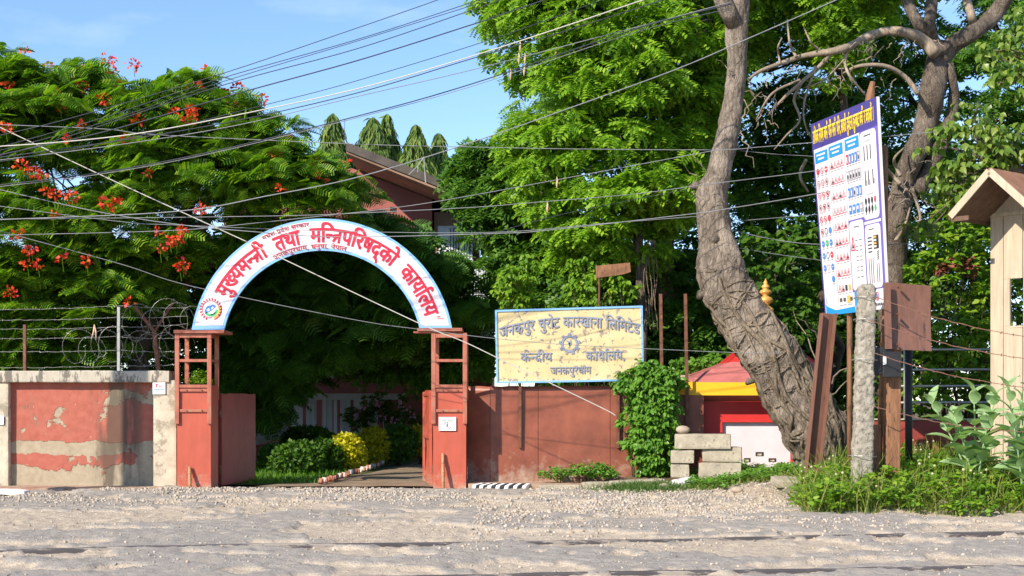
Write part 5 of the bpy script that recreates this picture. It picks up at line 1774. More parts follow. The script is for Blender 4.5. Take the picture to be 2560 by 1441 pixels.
for i in range(4):
    a, b = cuts[i] + .006, cuts[i + 1] - .006
    oj = 0.004 * (i % 2)
    mb = MB()
    if i == 1:
        bbox(mb, a, b, -.035, oj, zg - .05, sl1); bbox(mb, a, b, -.035, oj, sl0, ztp); bbox(mb, a, .345, -.035, oj, sl1 + .0005, sl0 - .0005)
    else:
        bbox(mb, a, b, -.035, oj, zg - .05, ztp)
    mb.build('plank', M['pale_wood'], booth, bevel=0.005)
for sx in (0.0, BWID - .035):
    for j in range(4 if sx else 1):
        o0 = -.045 - j * .31
        bbox(MB(), sx, sx + .035, o0 - .302, o0, zg - .05, ztp).build('plank', M['pale_wood'], booth, bevel=0.004)
bbox(MB(), .345, .56, .002, .012, sl1 - .03, sl1).build('slot_trim', M['pale_wood'], booth)
bbox(MB(), .33, .345, .005, .012, sl1 - .03, sl0 + .02).build('slot_trim', M['pale_wood'], booth)
# gable boarding above the wall, roof slopes, bargeboards
zE = EYE + 462 / FPX * 21.4; zA = EYE + 572 / FPX * 21.05
cm = BWID / 2; hw = 0.66; OV = 0.95
def tri_prism(s0, s1, sm, z0, z1, o0, o1, name, mt):
    V = [bp(s0, o1, z0), bp(s1, o1, z0), bp(sm, o1, z1), bp(s0, o0, z0), bp(s1, o0, z0), bp(sm, o0, z1)]
    return MB().add(V, [(0, 1, 2), (5, 4, 3), (0, 3, 4, 1), (1, 4, 5, 2), (2, 5, 3, 0)]).build(name, mt, booth)
tri_prism(cm - hw + .04, cm + hw - .04, cm, ztp, zA - .07, -.03, .004, 'gable_board', M['pale_wood'])
bbox(MB(), -.02, BWID + .02, -.02, .03, ztp - .04, ztp + .02).build('tie_beam', M['pale_wood'], booth)
for sd in (-1, 1):
    sE = cm + sd * hw
    dn = Vector((0, 0, .035))
    V = [bp(sE, OV, zE), bp(cm, OV, zA), bp(cm, -BLEN - .3, zA), bp(sE, -BLEN - .3, zE)]
    V = V + [q + dn for q in V]
    MB().hexa(V if sd > 0 else [V[i] for i in (1, 0, 3, 2, 5, 4, 7, 6)]).build('roof_slope', M['roof_tin'], booth)
    V = [bp(sE - sd * .03, OV - .06, zE - .0), bp(cm, OV - .06, zA - .045), bp(cm, -.04, zA - .045), bp(sE - sd * .03, -.04, zE)]
    V = [q - Vector((0, 0, .022)) for q in V] + [q - Vector((0, 0, .004)) for q in V]
    MB().hexa(V).build('soffit_board', M['dark_wood'], booth)
    MB().bar(bp(sE, OV + .012, zE - .02), bp(cm, OV + .012, zA - .02), .028, .11, up=(0, 0, 1)).build('bargeboard', M['pale_wood'] , booth, bevel=.004)
MB().bar(bp(cm - hw - .02, OV, zE - .02), bp(cm - hw - .02, -BLEN - .3, zE - .02), .03, .09).build('fascia', M['dark_wood'], booth)
MB().bar(bp(cm - hw, OV - .02, zE - .06), bp(cm - hw + .3, OV - .02, zE - .06), .03, .07).build('tie_beam', M['dark_wood'], booth)
# ------------------------------------------------------------------ building behind the trees
HB = 38.0
def ux(px, d=HB): return (px - 1280) / FPX * d
def uz(py, d=HB): return EYE - (py - HOR) / FPX * d
house = empty('office_building', (ux(900), HB, 0), 'dull red two storey building with sloping slab roof behind the arch', 'building')
V = [(ux(560), HB, 0), (ux(1084), HB, 0), (ux(1084), HB + 8, 0), (ux(560), HB + 8, 0), (ux(560), HB, uz(470)), (ux(880), HB, uz(421)), (ux(1080), HB, uz(499)), (ux(560), HB + 8, uz(470)), (ux(880), HB + 8, uz(421)), (ux(1080), HB + 8, uz(499))]
MB().add(V, [(0, 1, 6, 5, 4), (1, 2, 9, 6), (2, 3, 7, 8, 9), (3, 0, 4, 7), (4, 5, 8, 7), (5, 6, 9, 8)]).build('wall', M['maroon_wall'], house)
# slab roof, front overhang 2.4 m
yo = HB - 2.4
sl = lambda px, py, y: (ux(px), y, uz(py))
A0 = (ux(866, 35.6), uz(384, 35.6))
A1 = (ux(1150, 35.6), uz(497, 35.6))
mb = MB()
mb.hexa([(A0[0], yo, A0[1]), (A1[0], yo, A1[1]), (A1[0], HB + 9, A1[1]), (A0[0], HB + 9, A0[1]), (A0[0], yo, A0[1] + .06), (A1[0], yo, A1[1] + .06), (A1[0], HB + 9, A1[1] + .06), (A0[0], HB + 9, A0[1] + .06)])
mb.build('roof_soffit', M['soffit'], house)
mb = MB(); e = .062
mb.hexa([(A0[0], yo - .05, A0[1] + e), (A1[0] + .05, yo - .05, A1[1] + e), (A1[0] + .05, HB + 9, A1[1] + e), (A0[0], HB + 9, A0[1] + e), (A0[0], yo - .05, A0[1] + e + .22), (A1[0] + .05, yo - .05, A1[1] + e + .22), (A1[0] + .05, HB + 9, A1[1] + e + .22), (A0[0], HB + 9, A0[1] + e + .22)])
mb.build('roof_slab', M['roof_slab'], house)
MB().box((ux(1085), HB + .1, uz(640)), (ux(1160), HB + 6, uz(530))).build('corner_beam', M['soffit'], house)
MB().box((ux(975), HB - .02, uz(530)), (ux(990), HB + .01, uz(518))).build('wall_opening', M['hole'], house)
MB().box((ux(1080), HB + .3, 0), (ux(1230), HB + 6, uz(640) - .01)).build('stair_wall', M['maroon_wall'], house)
MB().box((ux(1095), HB - .03, uz(640)), (ux(1121), HB + .09, uz(566))).build('pale_pier', M['louvre'], house)
for (pa, pb, ya, yb_, d) in ((1123, 1178, 568, 905, HB - .1), (1182, 1228, 666, 910, HB - .6)):
    t = MB().box((ux(pa, d), d + .12, uz(yb_, d)), (ux(pb, d), d + .18, uz(ya, d))).build('louvre_panel', M['hole'], house)  # dark sheet stands for the shade behind the slats
    n = 8
    for i in range(n + 1):
        x = ux(pa + (pb - pa) * i / n, d)
        MB().box((x - .025, d, uz(yb_, d)), (x + .025, d + .1, uz(ya, d))).build('louvre_slat', M['louvre'], t)
    for yy in np.linspace(ya, yb_, 5):
        MB().box((ux(pa, d) - .05, d - .03, uz(yy, d) - .03), (ux(pb, d) + .05, d + .11, uz(yy, d) + .03)).build('louvre_rail', M['louvre'], t)
# ground floor veranda: white columns, beam, panels and a low balustrade
VD = 36.4
def vx(px): return (px - 1280) / FPX * VD
def vz(py): return EYE - (py - HOR) / FPX * VD
MB().box((vx(690), VD + .02, vz(1000)), (vx(1010), VD + .3, vz(984))).build('veranda_beam', M['louvre'], house)
MB().box((vx(700), VD + .02, vz(945)), (vx(830), VD + .3, vz(932))).build('veranda_beam', M['louvre'], house)
for px in (716, 752, 783, 812, 838, 870, 905, 935, 962, 1000):
    MB().box((vx(px) - .04, VD, vz(1092)), (vx(px) + .04, VD + .1, vz(1000) - .002)).build('veranda_column', M['louvre'], house)
for px in (724, 760, 800, 846, 880, 915):
    MB().box((vx(px), VD + .35, vz(1090)), (vx(px + 26), VD + .4, vz(995))).build('veranda_panel', M['louvre'], house)
BALD = 33.6
def qx(px): return (px - 1280) / FPX * BALD
def qz(py): return EYE - (py - HOR) / FPX * BALD
bal = empty('balustrade', (qx(680), BALD, 0), 'low white balustrade by the lawn inside the gate', 'balustrade')
a, b = P(610, 1112, BALD - 1.0), P(728, 1085, BALD + 1.6)
MB().bar(a, b, .12, .10).build('bottom_rail', M['louvre'], bal)
a2, b2 = a + Vector((0, 0, .62)), b + Vector((0, 0, .62))
MB().bar(a2, b2, .10, .08).build('top_rail', M['louvre'], bal)
for i in range(6):
    p = a.lerp(b, (i + .5) / 6)
    MB().bar(p + Vector((0, 0, .05)), p + Vector((0, 0, .58)), .06, .06).build('baluster', M['louvre'], bal)
for i in range(5):
    p, q = a.lerp(b, (i + .56) / 6), a.lerp(b, (i + 1.44) / 6)
    MB().bar(p + Vector((0, .02, .31)), q + Vector((0, .02, .31)), .02, .5).build('panel', M['louvre'], bal)
MB().bar(Vector((a.x, a.y + .05, a.z - .07)).lerp(Vector((a.x, a.y + .05, 0)), .5), Vector((b.x, b.y + .05, b.z - .07)).lerp(Vector((b.x, b.y + .05, 0)), .5), .3, max(.2, a.z - .06)).build('plinth', M['maroon_wall'], bal)

# unseen concrete utility pole, placed so its shadow falls on the red wall
t = empty('utility_pole', (-11.1, 20.55, 0), 'concrete utility pole beyond the left edge of the picture', 'pole')
MB().tube([(-11.1, 20.55, -.3), (-11.1, 20.55, 5), (-11.1, 20.55, 10)], [.29, .26, .2], 12).build('shaft', M['concrete'], t, smooth=True)
for z in (8.6, 9.3): MB().box((-11.9, 20.2, z), (-10.3, 20.26, z + .09)).build('cross_arm', M['steel'], t)

# ------------------------------------------------------------------ trees
T_BIP = t_bipinnate(0.44, 9, 0.115)
T_PIN = t_pinnate(0.25, 5, 0.115, 0.052)
T_PIN2 = t_pinnate(0.34, 4, 0.16, 0.08)
T_OV = t_leaf(0.12, 0.075)
T_HEART = t_leaf(0.15, 0.115, 0.2, 0.6)
T_LONG = t_leaf(0.22, 0.05, 0.25, 0.5)

def tree(name, label, poly, d0, thick, n, tips, per, T, rad, leaf, bark, base_px, fork, r0, squash=.6, droop=.35, flat=0., cap=1.8, seed=0, outw=.6, scl=(.75, 1.2), back=.12, inner=.25, group=None, n_main=7, link=.35):
    C = clump_centres(poly, d0, thick, n, cap, seed, back, inner)
    bx_ = (base_px - 1280) / FPX * d0
    root = empty(name, (bx_, d0, gz(bx_, d0)), label, 'tree', group)
    f = P(fork[0], fork[1], d0)
    tree_wood(root, C, (bx_, d0, gz(bx_, d0) - .1), f, r0, bark, n_main, seed, link=link)
    (V, F), tp = clump_leaves(C, tips, per, T, rad, squash, droop, flat, seed, scl, outw)
    o = mesh_np('crown', V, F, leaf, root)
    return root, C

FL_POLY = [(-240, 930), (-240, 120), (-60, 130), (40, 150), (120, 148), (200, 172), (270, 165), (340, 178), (410, 182), (510, 188), (580, 236), (660, 258), (700, 320), (765, 355), (820, 392), (885, 425), (910, 490), (930, 570), (820, 615), (690, 640), (570, 715), (440, 790), (330, 900), (200, 935)]
flame, FC = tree('flame_tree', 'flame tree with feathery leaves and scarlet flowers behind the left wall', FL_POLY, 30.0, 5.2, 470, 7, 7, T_BIP, 0.46, M['leaf_flame'], M['bark_dark'], 330, (360, 760), 0.26,
                 squash=.46, droop=.2, flat=.3, cap=2.2, seed=21, outw=.55, inner=.25, back=.12, n_main=11, link=.6, scl=(.6, 1.15))
# scarlet flower heads at the ends of the front and top sprays
def flower_head(root, c, r, seed):
    rr = np.random.default_rng(seed)
    T = (np.array([(0, -.012, 0), (.05, -.032, .01), (.075, 0, -.005), (.05, .032, .01), (0, .012, 0)]), None)
    V5 = np.array([(0, 0, 0), (.045, -.030, .012), (.08, 0, -.01), (.045, .030, .012)]); F5 = np.array([(0, 1, 2, 3)])
    n = int(30 * (r / .16) ** 1.3)
    d = unit(rr.normal(size=(n, 3))); pos = np.array(c) + d * r * (0.25 + .6 * rr.random((n, 1))) * np.array([1.1, 1, .8])
    V, F = scatter((V5, F5), pos, frames(d + rr.normal(0, .4, d.shape), rr.normal(size=d.shape)), .7 + .6 * rr.random(n))
    return mesh_np('flower_cluster', V, F, M['petal'], root)
FP = [(68, 182), (140, 232), (265, 248), (205, 310), (118, 168), (56, 418), (280, 178), (334, 160), (515, 173), (560, 234), (596, 224), (580, 264), (650, 248), (435, 280), (14, 320), (315, 347), (135, 488), (285, 510), (372, 432), (457, 574), (40, 586), (95, 660), (792, 408), (866, 407), (805, 444), (20, 215), (300, 213), (205, 216), (60, 128), (150, 262), (440, 600), (88, 238), (270, 150), (205, 175), (470, 300), (118, 480), (260, 505), (345, 300), (700, 470)]
poly_np = np.array(FL_POLY, float)
rq = random.Random(77)
while len(FP) < 64:
    q_ = (rq.uniform(0, 900), rq.uniform(150, 760))
    if in_poly(np.array([q_]), poly_np)[0] and q_[0] + q_[1] * .6 < 980: FP.append(q_)
for i, (px, py) in enumerate(FP):
    e = edge_dist(np.array([[px, py]], float), poly_np)[0] / (FPX / 30.0)
    if not in_poly(np.array([[px, py]], float), poly_np)[0]: e = 0
    b = 2.6 * math.sqrt(max(0.02, 1 - (1 - min(e / 2.2, 1)) ** 2))
    d = 30.0 - b * 1.05 - 0.35
    flower_head(flame, P(px, py, d), (.14, .11, .16, .09, .12)[i % 5], 300 + i)
    q = P(px, py, d)
    m_ = MB(); m_.tube([q + Vector((0, .1, -.25)), q + Vector((0, .03, -.1)), q], [.008, .006, .004], 4); m_.build('flower_stalk', M['leaf_flame'], flame)

BIG_POLY = [(1240, -260), (1225, 0), (1222, 90), (1240, 180), (1250, 235), (1300, 280), (1310, 330), (1250, 380), (1290, 440), (1290, 520), (1335, 600), (1385, 640), (1440, 705), (1560, 690), (1700, 650), (1760, 560), (1770, 400), (1800, 250), (1860, 120), (2000, -60), (2050, -260)]
tree('rain_tree', 'large bright green rain tree filling the middle above the yellow board', BIG_POLY, 30.5, 6.8, 500, 9, 5, T_PIN, 0.50, M['leaf_big'], M['bark_dark'], 1690, (1640, 420), 0.30,
     squash=.75, droop=.55, flat=.2, cap=2.2, seed=5, outw=.55, inner=.2, back=.10, n_main=10, link=.5, scl=(.9, 1.45))
G = 'dark trees behind the rain tree'
tree('shaded_flame_bough', 'feathery flame tree boughs coloured as in shade, drooping behind the arch opening', [(560, 960), (560, 700), (700, 600), (930, 540), (1010, 580), (1100, 640), (1185, 710), (1195, 800), (1080, 820), (1010, 870), (900, 885), (770, 930), (700, 1010), (630, 1050)], 32.6, 2.6, 190, 7, 6, T_BIP, .5, M['leaf_shade'], M['bark_dark'], 600, (640, 800), .16, squash=.34, droop=.3, flat=.4, cap=1.2, seed=39, scl=(.9, 1.5), n_main=8)  # part of the flame tree, leaf colour darkened to imitate crown shade
tree('grove_tree', 'dark shaded tree between the building and the rain tree', [(1125, 440), (1170, 390), (1260, 385), (1380, 420), (1420, 620), (1500, 760), (1430, 810), (1250, 780), (1235, 660), (1180, 560)], 34.0, 4.5, 170, 8, 5, T_PIN2, .5, M['leaf_shade'], M['bark_dark'], 1370, (1340, 640), .2, squash=.7, droop=.5, seed=31, group=G)
tree('grove_tree', 'dark shaded tree whose boughs hang behind the arch opening', [(520, 620), (700, 560), (960, 560), (1150, 640), (1240, 800), (1230, 930), (1070, 985), (980, 960), (880, 940), (840, 905), (700, 960), (640, 1010), (540, 1010)], 34.6, 3.2, 230, 8, 5, T_PIN2, .5, M['leaf_shade'], M['bark_dark'], 560, (600, 820), .2, squash=.6, droop=.5, seed=32, group=G, cap=1.4)
tree('grove_tree', 'tall dark tree behind the fig trunk', [(1680, 980), (1660, 500), (1740, -260), (2200, -260), (2200, 200), (2160, 700), (2150, 980)], 35.0, 5.5, 300, 8, 5, T_PIN2, .62, M['leaf_shade'], M['bark_dark'], 1900, (1920, 560), .3, squash=.7, droop=.5, seed=33, group=G, cap=2.2)
tree('grove_tree', 'tall dark tree behind the bare tree at the right', [(2080, 980), (2080, 300), (2120, -260), (2320, -260), (2330, 70), (2420, 90), (2440, -260), (2760, -260), (2760, 980)], 36.5, 5.5, 300, 8, 5, T_PIN2, .66, M['leaf_shade'], M['bark_dark'], 2440, (2440, 560), .3, squash=.7, droop=.5, seed=34, group=G, cap=2.2)
tree('grove_tree', 'dark low tree closing the gap behind the vines and shrine', [(1400, 1010), (1420, 700), (1560, 640), (1800, 640), (2000, 700), (2180, 760), (2180, 1020)], 31.5, 3.0, 230, 8, 5, T_PIN2, .5, M['leaf_shade'], M['bark_dark'], 1780, (1780, 860), .18, squash=.7, droop=.5, seed=35, group=G, cap=1.3)
tree('grove_tree', 'dark low tree behind the razor wire fence', [(-260, 960), (-260, 640), (100, 620), (560, 660), (600, 980)], 33.2, 2.6, 170, 8, 5, T_PIN2, .5, M['leaf_shade'], M['bark_dark'], 200, (200, 860), .18, squash=.7, droop=.5, seed=38, group=G, cap=1.2)
# sunlit bough of the rain tree kind above the sign board
tree('leafy_tree', 'bright leafy bough crown between the fig trunk and the bare tree', [(1890, -120), (2000, 0), (1990, 60), (2010, 110), (2040, 150), (2060, 240), (2110, 220), (2150, 110), (2230, 60), (2300, -120)], 29.0, 2.6, 90, 8, 5, T_PIN, .42, M['leaf_big'], M['bark_dark'], 2080, (2080, 60), .1, squash=.75, droop=.55, seed=36, cap=1.0)
tree('leafy_tree', 'broad leaved young tree between the trunk and the sign board', [(1840, 900), (1830, 700), (1870, 590), (1960, 560), (2050, 560), (2060, 780), (2040, 930)], 28.2, 2.0, 60, 7, 6, T_OV, .36, M['leaf_hedge'], M['bark_dark'], 1950, (1950, 800), .07, squash=.8, droop=.5, seed=37, cap=.9, scl=(1.0, 1.7))
# vines that hang behind the yellow board
for i, (poly, lab) in enumerate((([(1255, 790), (1250, 690), (1285, 640), (1335, 650), (1330, 790)], 'hanging creeper above the left half of the yellow board'), ([(1420, 790), (1430, 660), (1500, 640), (1575, 700), (1570, 790)], 'hanging creeper below the small rusty sign'))):
    C = clump_centres(poly, 28.4, 1.0, 26, .5, 50 + i)
    (V, F), _ = clump_leaves(C, 8, 6, T_OV, .26, 1.1, .9, 0, 60 + i, (.7, 1.3), .3)
    root = empty('hanging_creeper', (C[:, 0].mean(), 28.4, C[:, 2].min()), lab, 'plant', 'hanging creepers')
    mesh_np('foliage', V, F, M['leaf_bush'], root)
    m_ = MB()
    for c in C[::3]: limb(m_, (c[0], c[1] + .1, .1), c, .015, .006, 0, .03, 6, 4, i)
    m_.build('stem', M['bark_dark'], root)

# mast trees far behind
for i, (px, top, bot, wpx, lab) in enumerate(((832, 283, 470, 76, 'leftmost drooping mast tree on the skyline'), (932, 292, 470, 92, 'broad drooping mast tree, second on the skyline'), (968, 284, 470, 52, 'slim pointed mast tree close behind the broad one'),
                                              (1040, 310, 520, 84, 'ragged mast tree in the middle of the skyline row'), (1096, 332, 560, 62, 'narrow mast tree in front of the roof end'), (1190, 350, 520, 76, 'short mast tree at the right of the skyline row'))):
    d = 52.0 + i % 3
    k = d / FPX
    x = (px - 1280) * k; zt0 = EYE + (HOR - top) * k; zb0 = EYE + (HOR - bot) * k - 1.5
    root = empty('mast_tree', (x, d, 0), lab, 'tree', 'mast trees on the skyline')
    MB().tube([(x, d, -.1), (x, d, zt0 * .6), (x, d, zt0 - .3)], [.22, .15, .04], 8).build('trunk', M['bark_dark'], root, smooth=True)
    r = np.random.default_rng(70 + i)
    n = 2900
    h = r.random(n)
    rad = wpx * 1.4 * k / 2 * np.minimum(1, (1 - h) * 2.4 + .05) * np.sqrt(.3 + .7 * r.random(n))
    a = r.random(n) * 6.283
    rad = rad * (.12 + 1.6 * fbm(np.column_stack([h * 8, np.cos(a) * 1.6 + i * 5, np.sin(a) * 1.6]), 3))
    pos = np.column_stack([x + rad * np.cos(a), d + rad * np.sin(a), zb0 + (zt0 - zb0) * h])
    f = np.column_stack([np.cos(a) * .5, np.sin(a) * .5, np.full(n, -1.1)]) + r.normal(0, .25, (n, 3))
    up = np.column_stack([np.cos(a), np.sin(a), np.full(n, .3)]) + r.normal(0, .3, (n, 3))
    V, F = scatter(T_LONG, pos, frames(f, up), 1.3 + 1.0 * r.random(n))
    mesh_np('crown', V, F, M['leaf_mast'], root)

# strangled fig trunk
TD = 24.0
tpx = np.array([(1858, -120, 60), (1848, 0, 56), (1843, 49, 58), (1845, 97, 61), (1845, 146, 55), (1842, 194, 56), (1836, 243, 54), (1829, 291, 58), (1820, 340, 61), (1808, 389, 66), (1797, 437, 70), (1780, 486, 89), (1784, 535, 88), (1789, 583, 86), (1795, 620, 104), (1801, 655, 124), (1811, 704, 131), (1831, 747, 136), (1868, 812, 140), (1900, 855, 146), (1933, 898, 148), (1952, 941, 146), (1972, 984, 150), (2004, 1027, 160), (2030, 1070, 168), (2046, 1113, 150), (2050, 1156, 140), (2050, 1250, 160)], float)
fig = empty('fig_tree', on_ground(P(2056, 1200, TD), 0), 'curved grey fig trunk wrapped in roots beside the shrine', 'tree')
sp = spline(tpx, 300)
cen = np.array([P(a, b, TD) for a, b, c in sp]); rad = sp[:, 2] / 2 * TD / FPX * 0.93
cen[:, 1] += 0.10 * np.sin(np.linspace(0, 9, len(cen)))
ns = 72
tang = unit(np.gradient(cen, axis=0))
uu = unit(np.cross(tang, np.array([0, 1, 0]))); vv = np.cross(tang, uu)
th = np.linspace(0, 2 * math.pi, ns + 1)[:-1]
ring_ = uu[:, None, :] * np.cos(th)[None, :, None] + vv[:, None, :] * np.sin(th)[None, :, None]
base_ = cen[:, None, :] + ring_ * rad[:, None, None]
nz1 = fbm(base_ * 2.2 + 5, 4) - .5
nz2 = fbm(base_ * np.array([9, 9, 3.5]), 3) - .5
ss = np.linspace(0, 1, len(cen))[:, None]
flute = 0.10 * np.sin(th[None, :] * 3 + ss * 9) * sstep(.25, .5, ss)
nz3 = np.abs(fbm(base_ * np.array([16, 16, 7]) + 9, 3) - .5)
rr_ = rad[:, None] * (1 + .26 * nz1 + .24 * nz2 - .34 * nz3 + flute)
V = cen[:, None, :] + ring_ * rr_[..., None]
m_, n_ = V.shape[:2]
idx = np.arange(m_ * n_).reshape(m_, n_)
nx = np.roll(idx, -1, axis=1)
F = np.stack([idx[:-1], idx[1:], nx[1:], nx[:-1]], -1).reshape(-1, 4)
mesh_np('trunk', V.reshape(-1, 3), F, M['bark_fig'], fig, smooth=True)
def trunk_pt(t, a, out):
    i = np.clip(t * (len(cen) - 1), 0, len(cen) - 1.001); k = int(i); f = i - k
    c = cen[k] * (1 - f) + cen[k + 1] * f; r_ = rad[k] * (1 - f) + rad[k + 1] * f
    j = int((a % 6.2832) / 6.2832 * ns) % ns
    rl = rr_[k, j]
    return Vector(c + (uu[k] * math.cos(a) + vv[k] * math.sin(a)) * (rl * 1.0 + out))
rq = random.Random(12)
for i in range(95):
    t0 = rq.uniform(.56, .90); wrap = i % 2 != 0
    a0 = rq.uniform(0, 6.283)
    pts = []; rs = []
    n = 22
    t1 = t0 + (rq.uniform(-.03, .06) if wrap else rq.uniform(.10, .28))
    da = (rq.choice((-1, 1)) * rq.uniform(1.6, 3.6)) if wrap else rq.uniform(-.9, .9)
    r0 = rq.uniform(.008, .020) if wrap else rq.uniform(.018, .044)
    ph = rq.uniform(0, 6)
    for q in range(n + 1):
        s_ = q / n
        t = min(.955, t0 + (t1 - t0) * s_ + .010 * math.sin(s_ * 7 + ph))
        pts.append(trunk_pt(t, a0 + da * s_ + .12 * math.sin(s_ * 9 + ph), r0 * .4))
        rs.append(r0 * (.55 + .6 * math.sin(math.pi * (s_ * .9 + .05))))
    m = MB(); m.tube(pts, rs, 6)
    m.build('root', M['bark_root'], fig, smooth=True)
# knots, broken stubs and upper fork
for t, a, l, r_ in ((.40, 3.3, .12, .08), (.60, 3.1, .10, .09), (.765, 3.2, .16, .07), (.50, 1.9, .05, .10)):
    p = trunk_pt(t, a, -.08); q = trunk_pt(t, a, l * .5); w = trunk_pt(min(.99, t + .004), a + .1, l)
    m = MB(); m.tube([p, q, w], [r_, r_ * .85, r_ * .45], 9); m.build('stub', M['bark_fig'], fig, smooth=True)
m = MB(); m.tube([P(1838, 60, TD), P(1815, 20, TD - .1), P(1792, -30, TD - .15), P(1770, -120, TD - .2)], [.16, .15, .13, .12], 12); m.build('limb', M['bark_fig'], fig, smooth=True)
m = MB(); rq = random.Random(4)
for (a, b) in (((1770, 470), (1735, 380)), ((1768, 520), (1715, 420)), ((1850, 300), (1905, 230)), ((1850, 330), (1885, 420)), ((1765, 560), (1720, 460)), ((1845, 210), (1790, 150)), ((2040, 900), (1985, 770)), ((2050, 860), (2000, 800)), ((2080, 960), (2150, 880)), ((2060, 1000), (2140, 940))):
    limb(m, P(*a, TD), P(*b, TD - .3), .014, .004, .05, .08, 6, 4, a[0])
setp(m.build('dead_twigs', M['twig'], fig), None, None, None, 'stuff')
# foliage crown of the fig high above the frame
C = clump_centres([(1500, -420), (1600, -800), (2050, -800), (2150, -420), (1900, -300), (1700, -300)], TD, 4, 70, 1.5, 91)
(V, F), _ = clump_leaves(C, 8, 6, T_OV, .5, .7, .5, 0, 92, (.9, 1.5)); mesh_np('crown', V, F, M['leaf_peepal'], fig)

# bare grey tree at the right
XD = 26.4
bare = empty('bare_tree', on_ground(P(2226, 1100, XD), 0), 'half bare grey tree with bleached leafless branches behind the sign board', 'tree')
def pxtube(pts, mat_, name, d=XD, n=10, res=24, rough=.25, parent=bare):
    q = spline(np.array(pts, float), res)
    c = [P(a, b, d + (0.12 * math.sin(i * .5))) for i, (a, b, w) in enumerate(q)]
    rs = [w / 2 * d / FPX for a, b, w in q]
    m = MB(); m.tube(c, rs, n)
    Vv = np.array(m.v)
    if rough and n > 7:
        ce = np.repeat(np.array([tuple(p) for p in c]), n, axis=0)
        dv = Vv - ce
        Vv = ce + dv * (1 + rough * 2 * (fbm(Vv * 3.5, 4)[:, None] - .5))
        m.v = [tuple(p) for p in Vv]
    return m.build(name, mat_, parent, smooth=True)
pxtube([(2218, 1150, 84), (2224, 900, 64), (2228, 720, 62), (2238, 600, 66), (2248, 520, 64), (2264, 440, 56), (2294, 370, 56), (2318, 300, 58), (2332, 220, 60), (2345, 150, 58), (2350, 110, 52)], M['bark_dead'], 'trunk', n=20, res=60)
pxtube([(2345, 150, 50), (2390, 105, 46), (2450, 70, 42), (2500, 20, 40), (2540, -60, 38)], M['bark_dead'], 'limb', n=14)
pxtube([(2342, 130, 40), (2325, 70, 30), (2330, 0, 28), (2325, -80, 26)], M['bark_dead'], 'limb', n=12)
pxtube([(2330, 120, 34), (2300, 70, 30), (2270, 10, 28), (2250, -60, 26)], M['bark_dead'], 'limb', n=12)
pxtube([(2440, 80, 24), (2425, 30, 22), (2405, -40, 20)], M['twig'], 'limb', n=8)
pxtube([(2290, 480, 44), (2335, 400, 36), (2365, 330, 32), (2385, 250, 26), (2375, 160, 18)], M['bark_dead'], 'limb', n=12)
big = [(2338, 135, 34), (2310, 105, 30), (2275, 85, 26), (2225, 78, 24), (2170, 92, 22), (2120, 118, 20), (2075, 130, 18), (2010, 140, 14), (1950, 160, 11), (1900, 178, 8), (1870, 200, 5)]
pxtube(big, M['twig'], 'branch', n=9, res=40, d=XD - .4)
for pts in ([(2080, 130, 13), (2050, 165, 11), (2005, 205, 10), (1960, 245, 8), (1920, 290, 4)], [(2005, 205, 8), (1985, 250, 7), (2000, 300, 6), (1965, 340, 5), (1935, 375, 3)], [(2125, 116, 9), (2112, 150, 8), (2124, 190, 7), (2165, 240, 5)], [(2295, 235, 14), (2265, 195, 13), (2215, 166, 11), (2150, 165, 9), (2105, 185, 5)],
            [(1990, 142, 8), (1975, 110, 6), (1968, 50, 4)], [(1950, 160, 6), (1945, 120, 5), (1955, 95, 3)], [(2000, 200, 7), (1930, 235, 6), (1890, 300, 4)], [(2040, 165, 7), (2010, 260, 5), (2015, 320, 4), (2040, 360, 3)], [(2110, 150, 5), (2060, 200, 4), (2010, 220, 3)], [(2060, 135, 6), (2030, 110, 5), (2010, 70, 3)],
            [(2250, 460, 12), (2215, 420, 9), (2200, 380, 6)], [(2250, 440, 10), (2235, 400, 7), (2260, 370, 4)], [(2280, 470, 10), (2300, 540, 7), (2290, 590, 4)], [(2240, 600, 10), (2260, 570, 8), (2275, 520, 4)], [(2015, 400, 9), (2000, 440, 8), (2020, 480, 5)]):
    pxtube(pts, M['twig'], 'branch', n=6, res=16, d=XD - .5, rough=0)
m = MB(); rq = random.Random(8)
for i in range(70):
    a = random.Random(i).choice(big[2:]); px, py = a[0] + rq.uniform(-60, 60), a[1] + rq.uniform(-10, 160) * rq.random()
    limb(m, P(px, py, XD - .45), P(px + rq.uniform(-50, 30), py + rq.uniform(-30, 70), XD - .5 + rq.uniform(-.3, .3)), .012, .003, .03, .1, 5, 3, i)
for i in range(26):
    px, py = rq.uniform(2190, 2330), rq.uniform(380, 560)
    limb(m, P(px, py, XD - .4), P(px + rq.uniform(-60, 60), py + rq.uniform(-70, 50), XD - .6), .013, .003, .03, .1, 5, 3, i + 90)
setp(m.build('twigs', M['twig'], bare), None, None, None, 'stuff')

# peepal boughs hanging in from the right
PP = [(2620, 0), (2540, 40), (2470, 70), (2420, 120), (2430, 190), (2400, 260), (2330, 310), (2305, 380), (2320, 450), (2310, 540), (2330, 600), (2400, 570), (2450, 500), (2520, 440), (2620, 420), (2760, 400), (2760, 0)]
C = clump_centres(PP, 23.4, 2.2, 95, 1.0, 41, .1, .2)
peep = empty('peepal_tree', (9.9, 24.0, gz(9.9, 24)), 'peepal tree with hanging heart shaped leaves at the upper right', 'tree')
tree_wood(peep, C, (9.9, 24.0, 0), (9.3, 23.6, 5.2), .22, M['bark_dead'], 9, 3, link=.9)
r = np.random.default_rng(6)
(V, F), tp = clump_leaves(C, 7, 4, T_HEART, .32, .9, 1.0, 0, 43, (.7, 1.15), .25, .03)
mesh_np('crown', V, F, M['leaf_peepal'], peep)

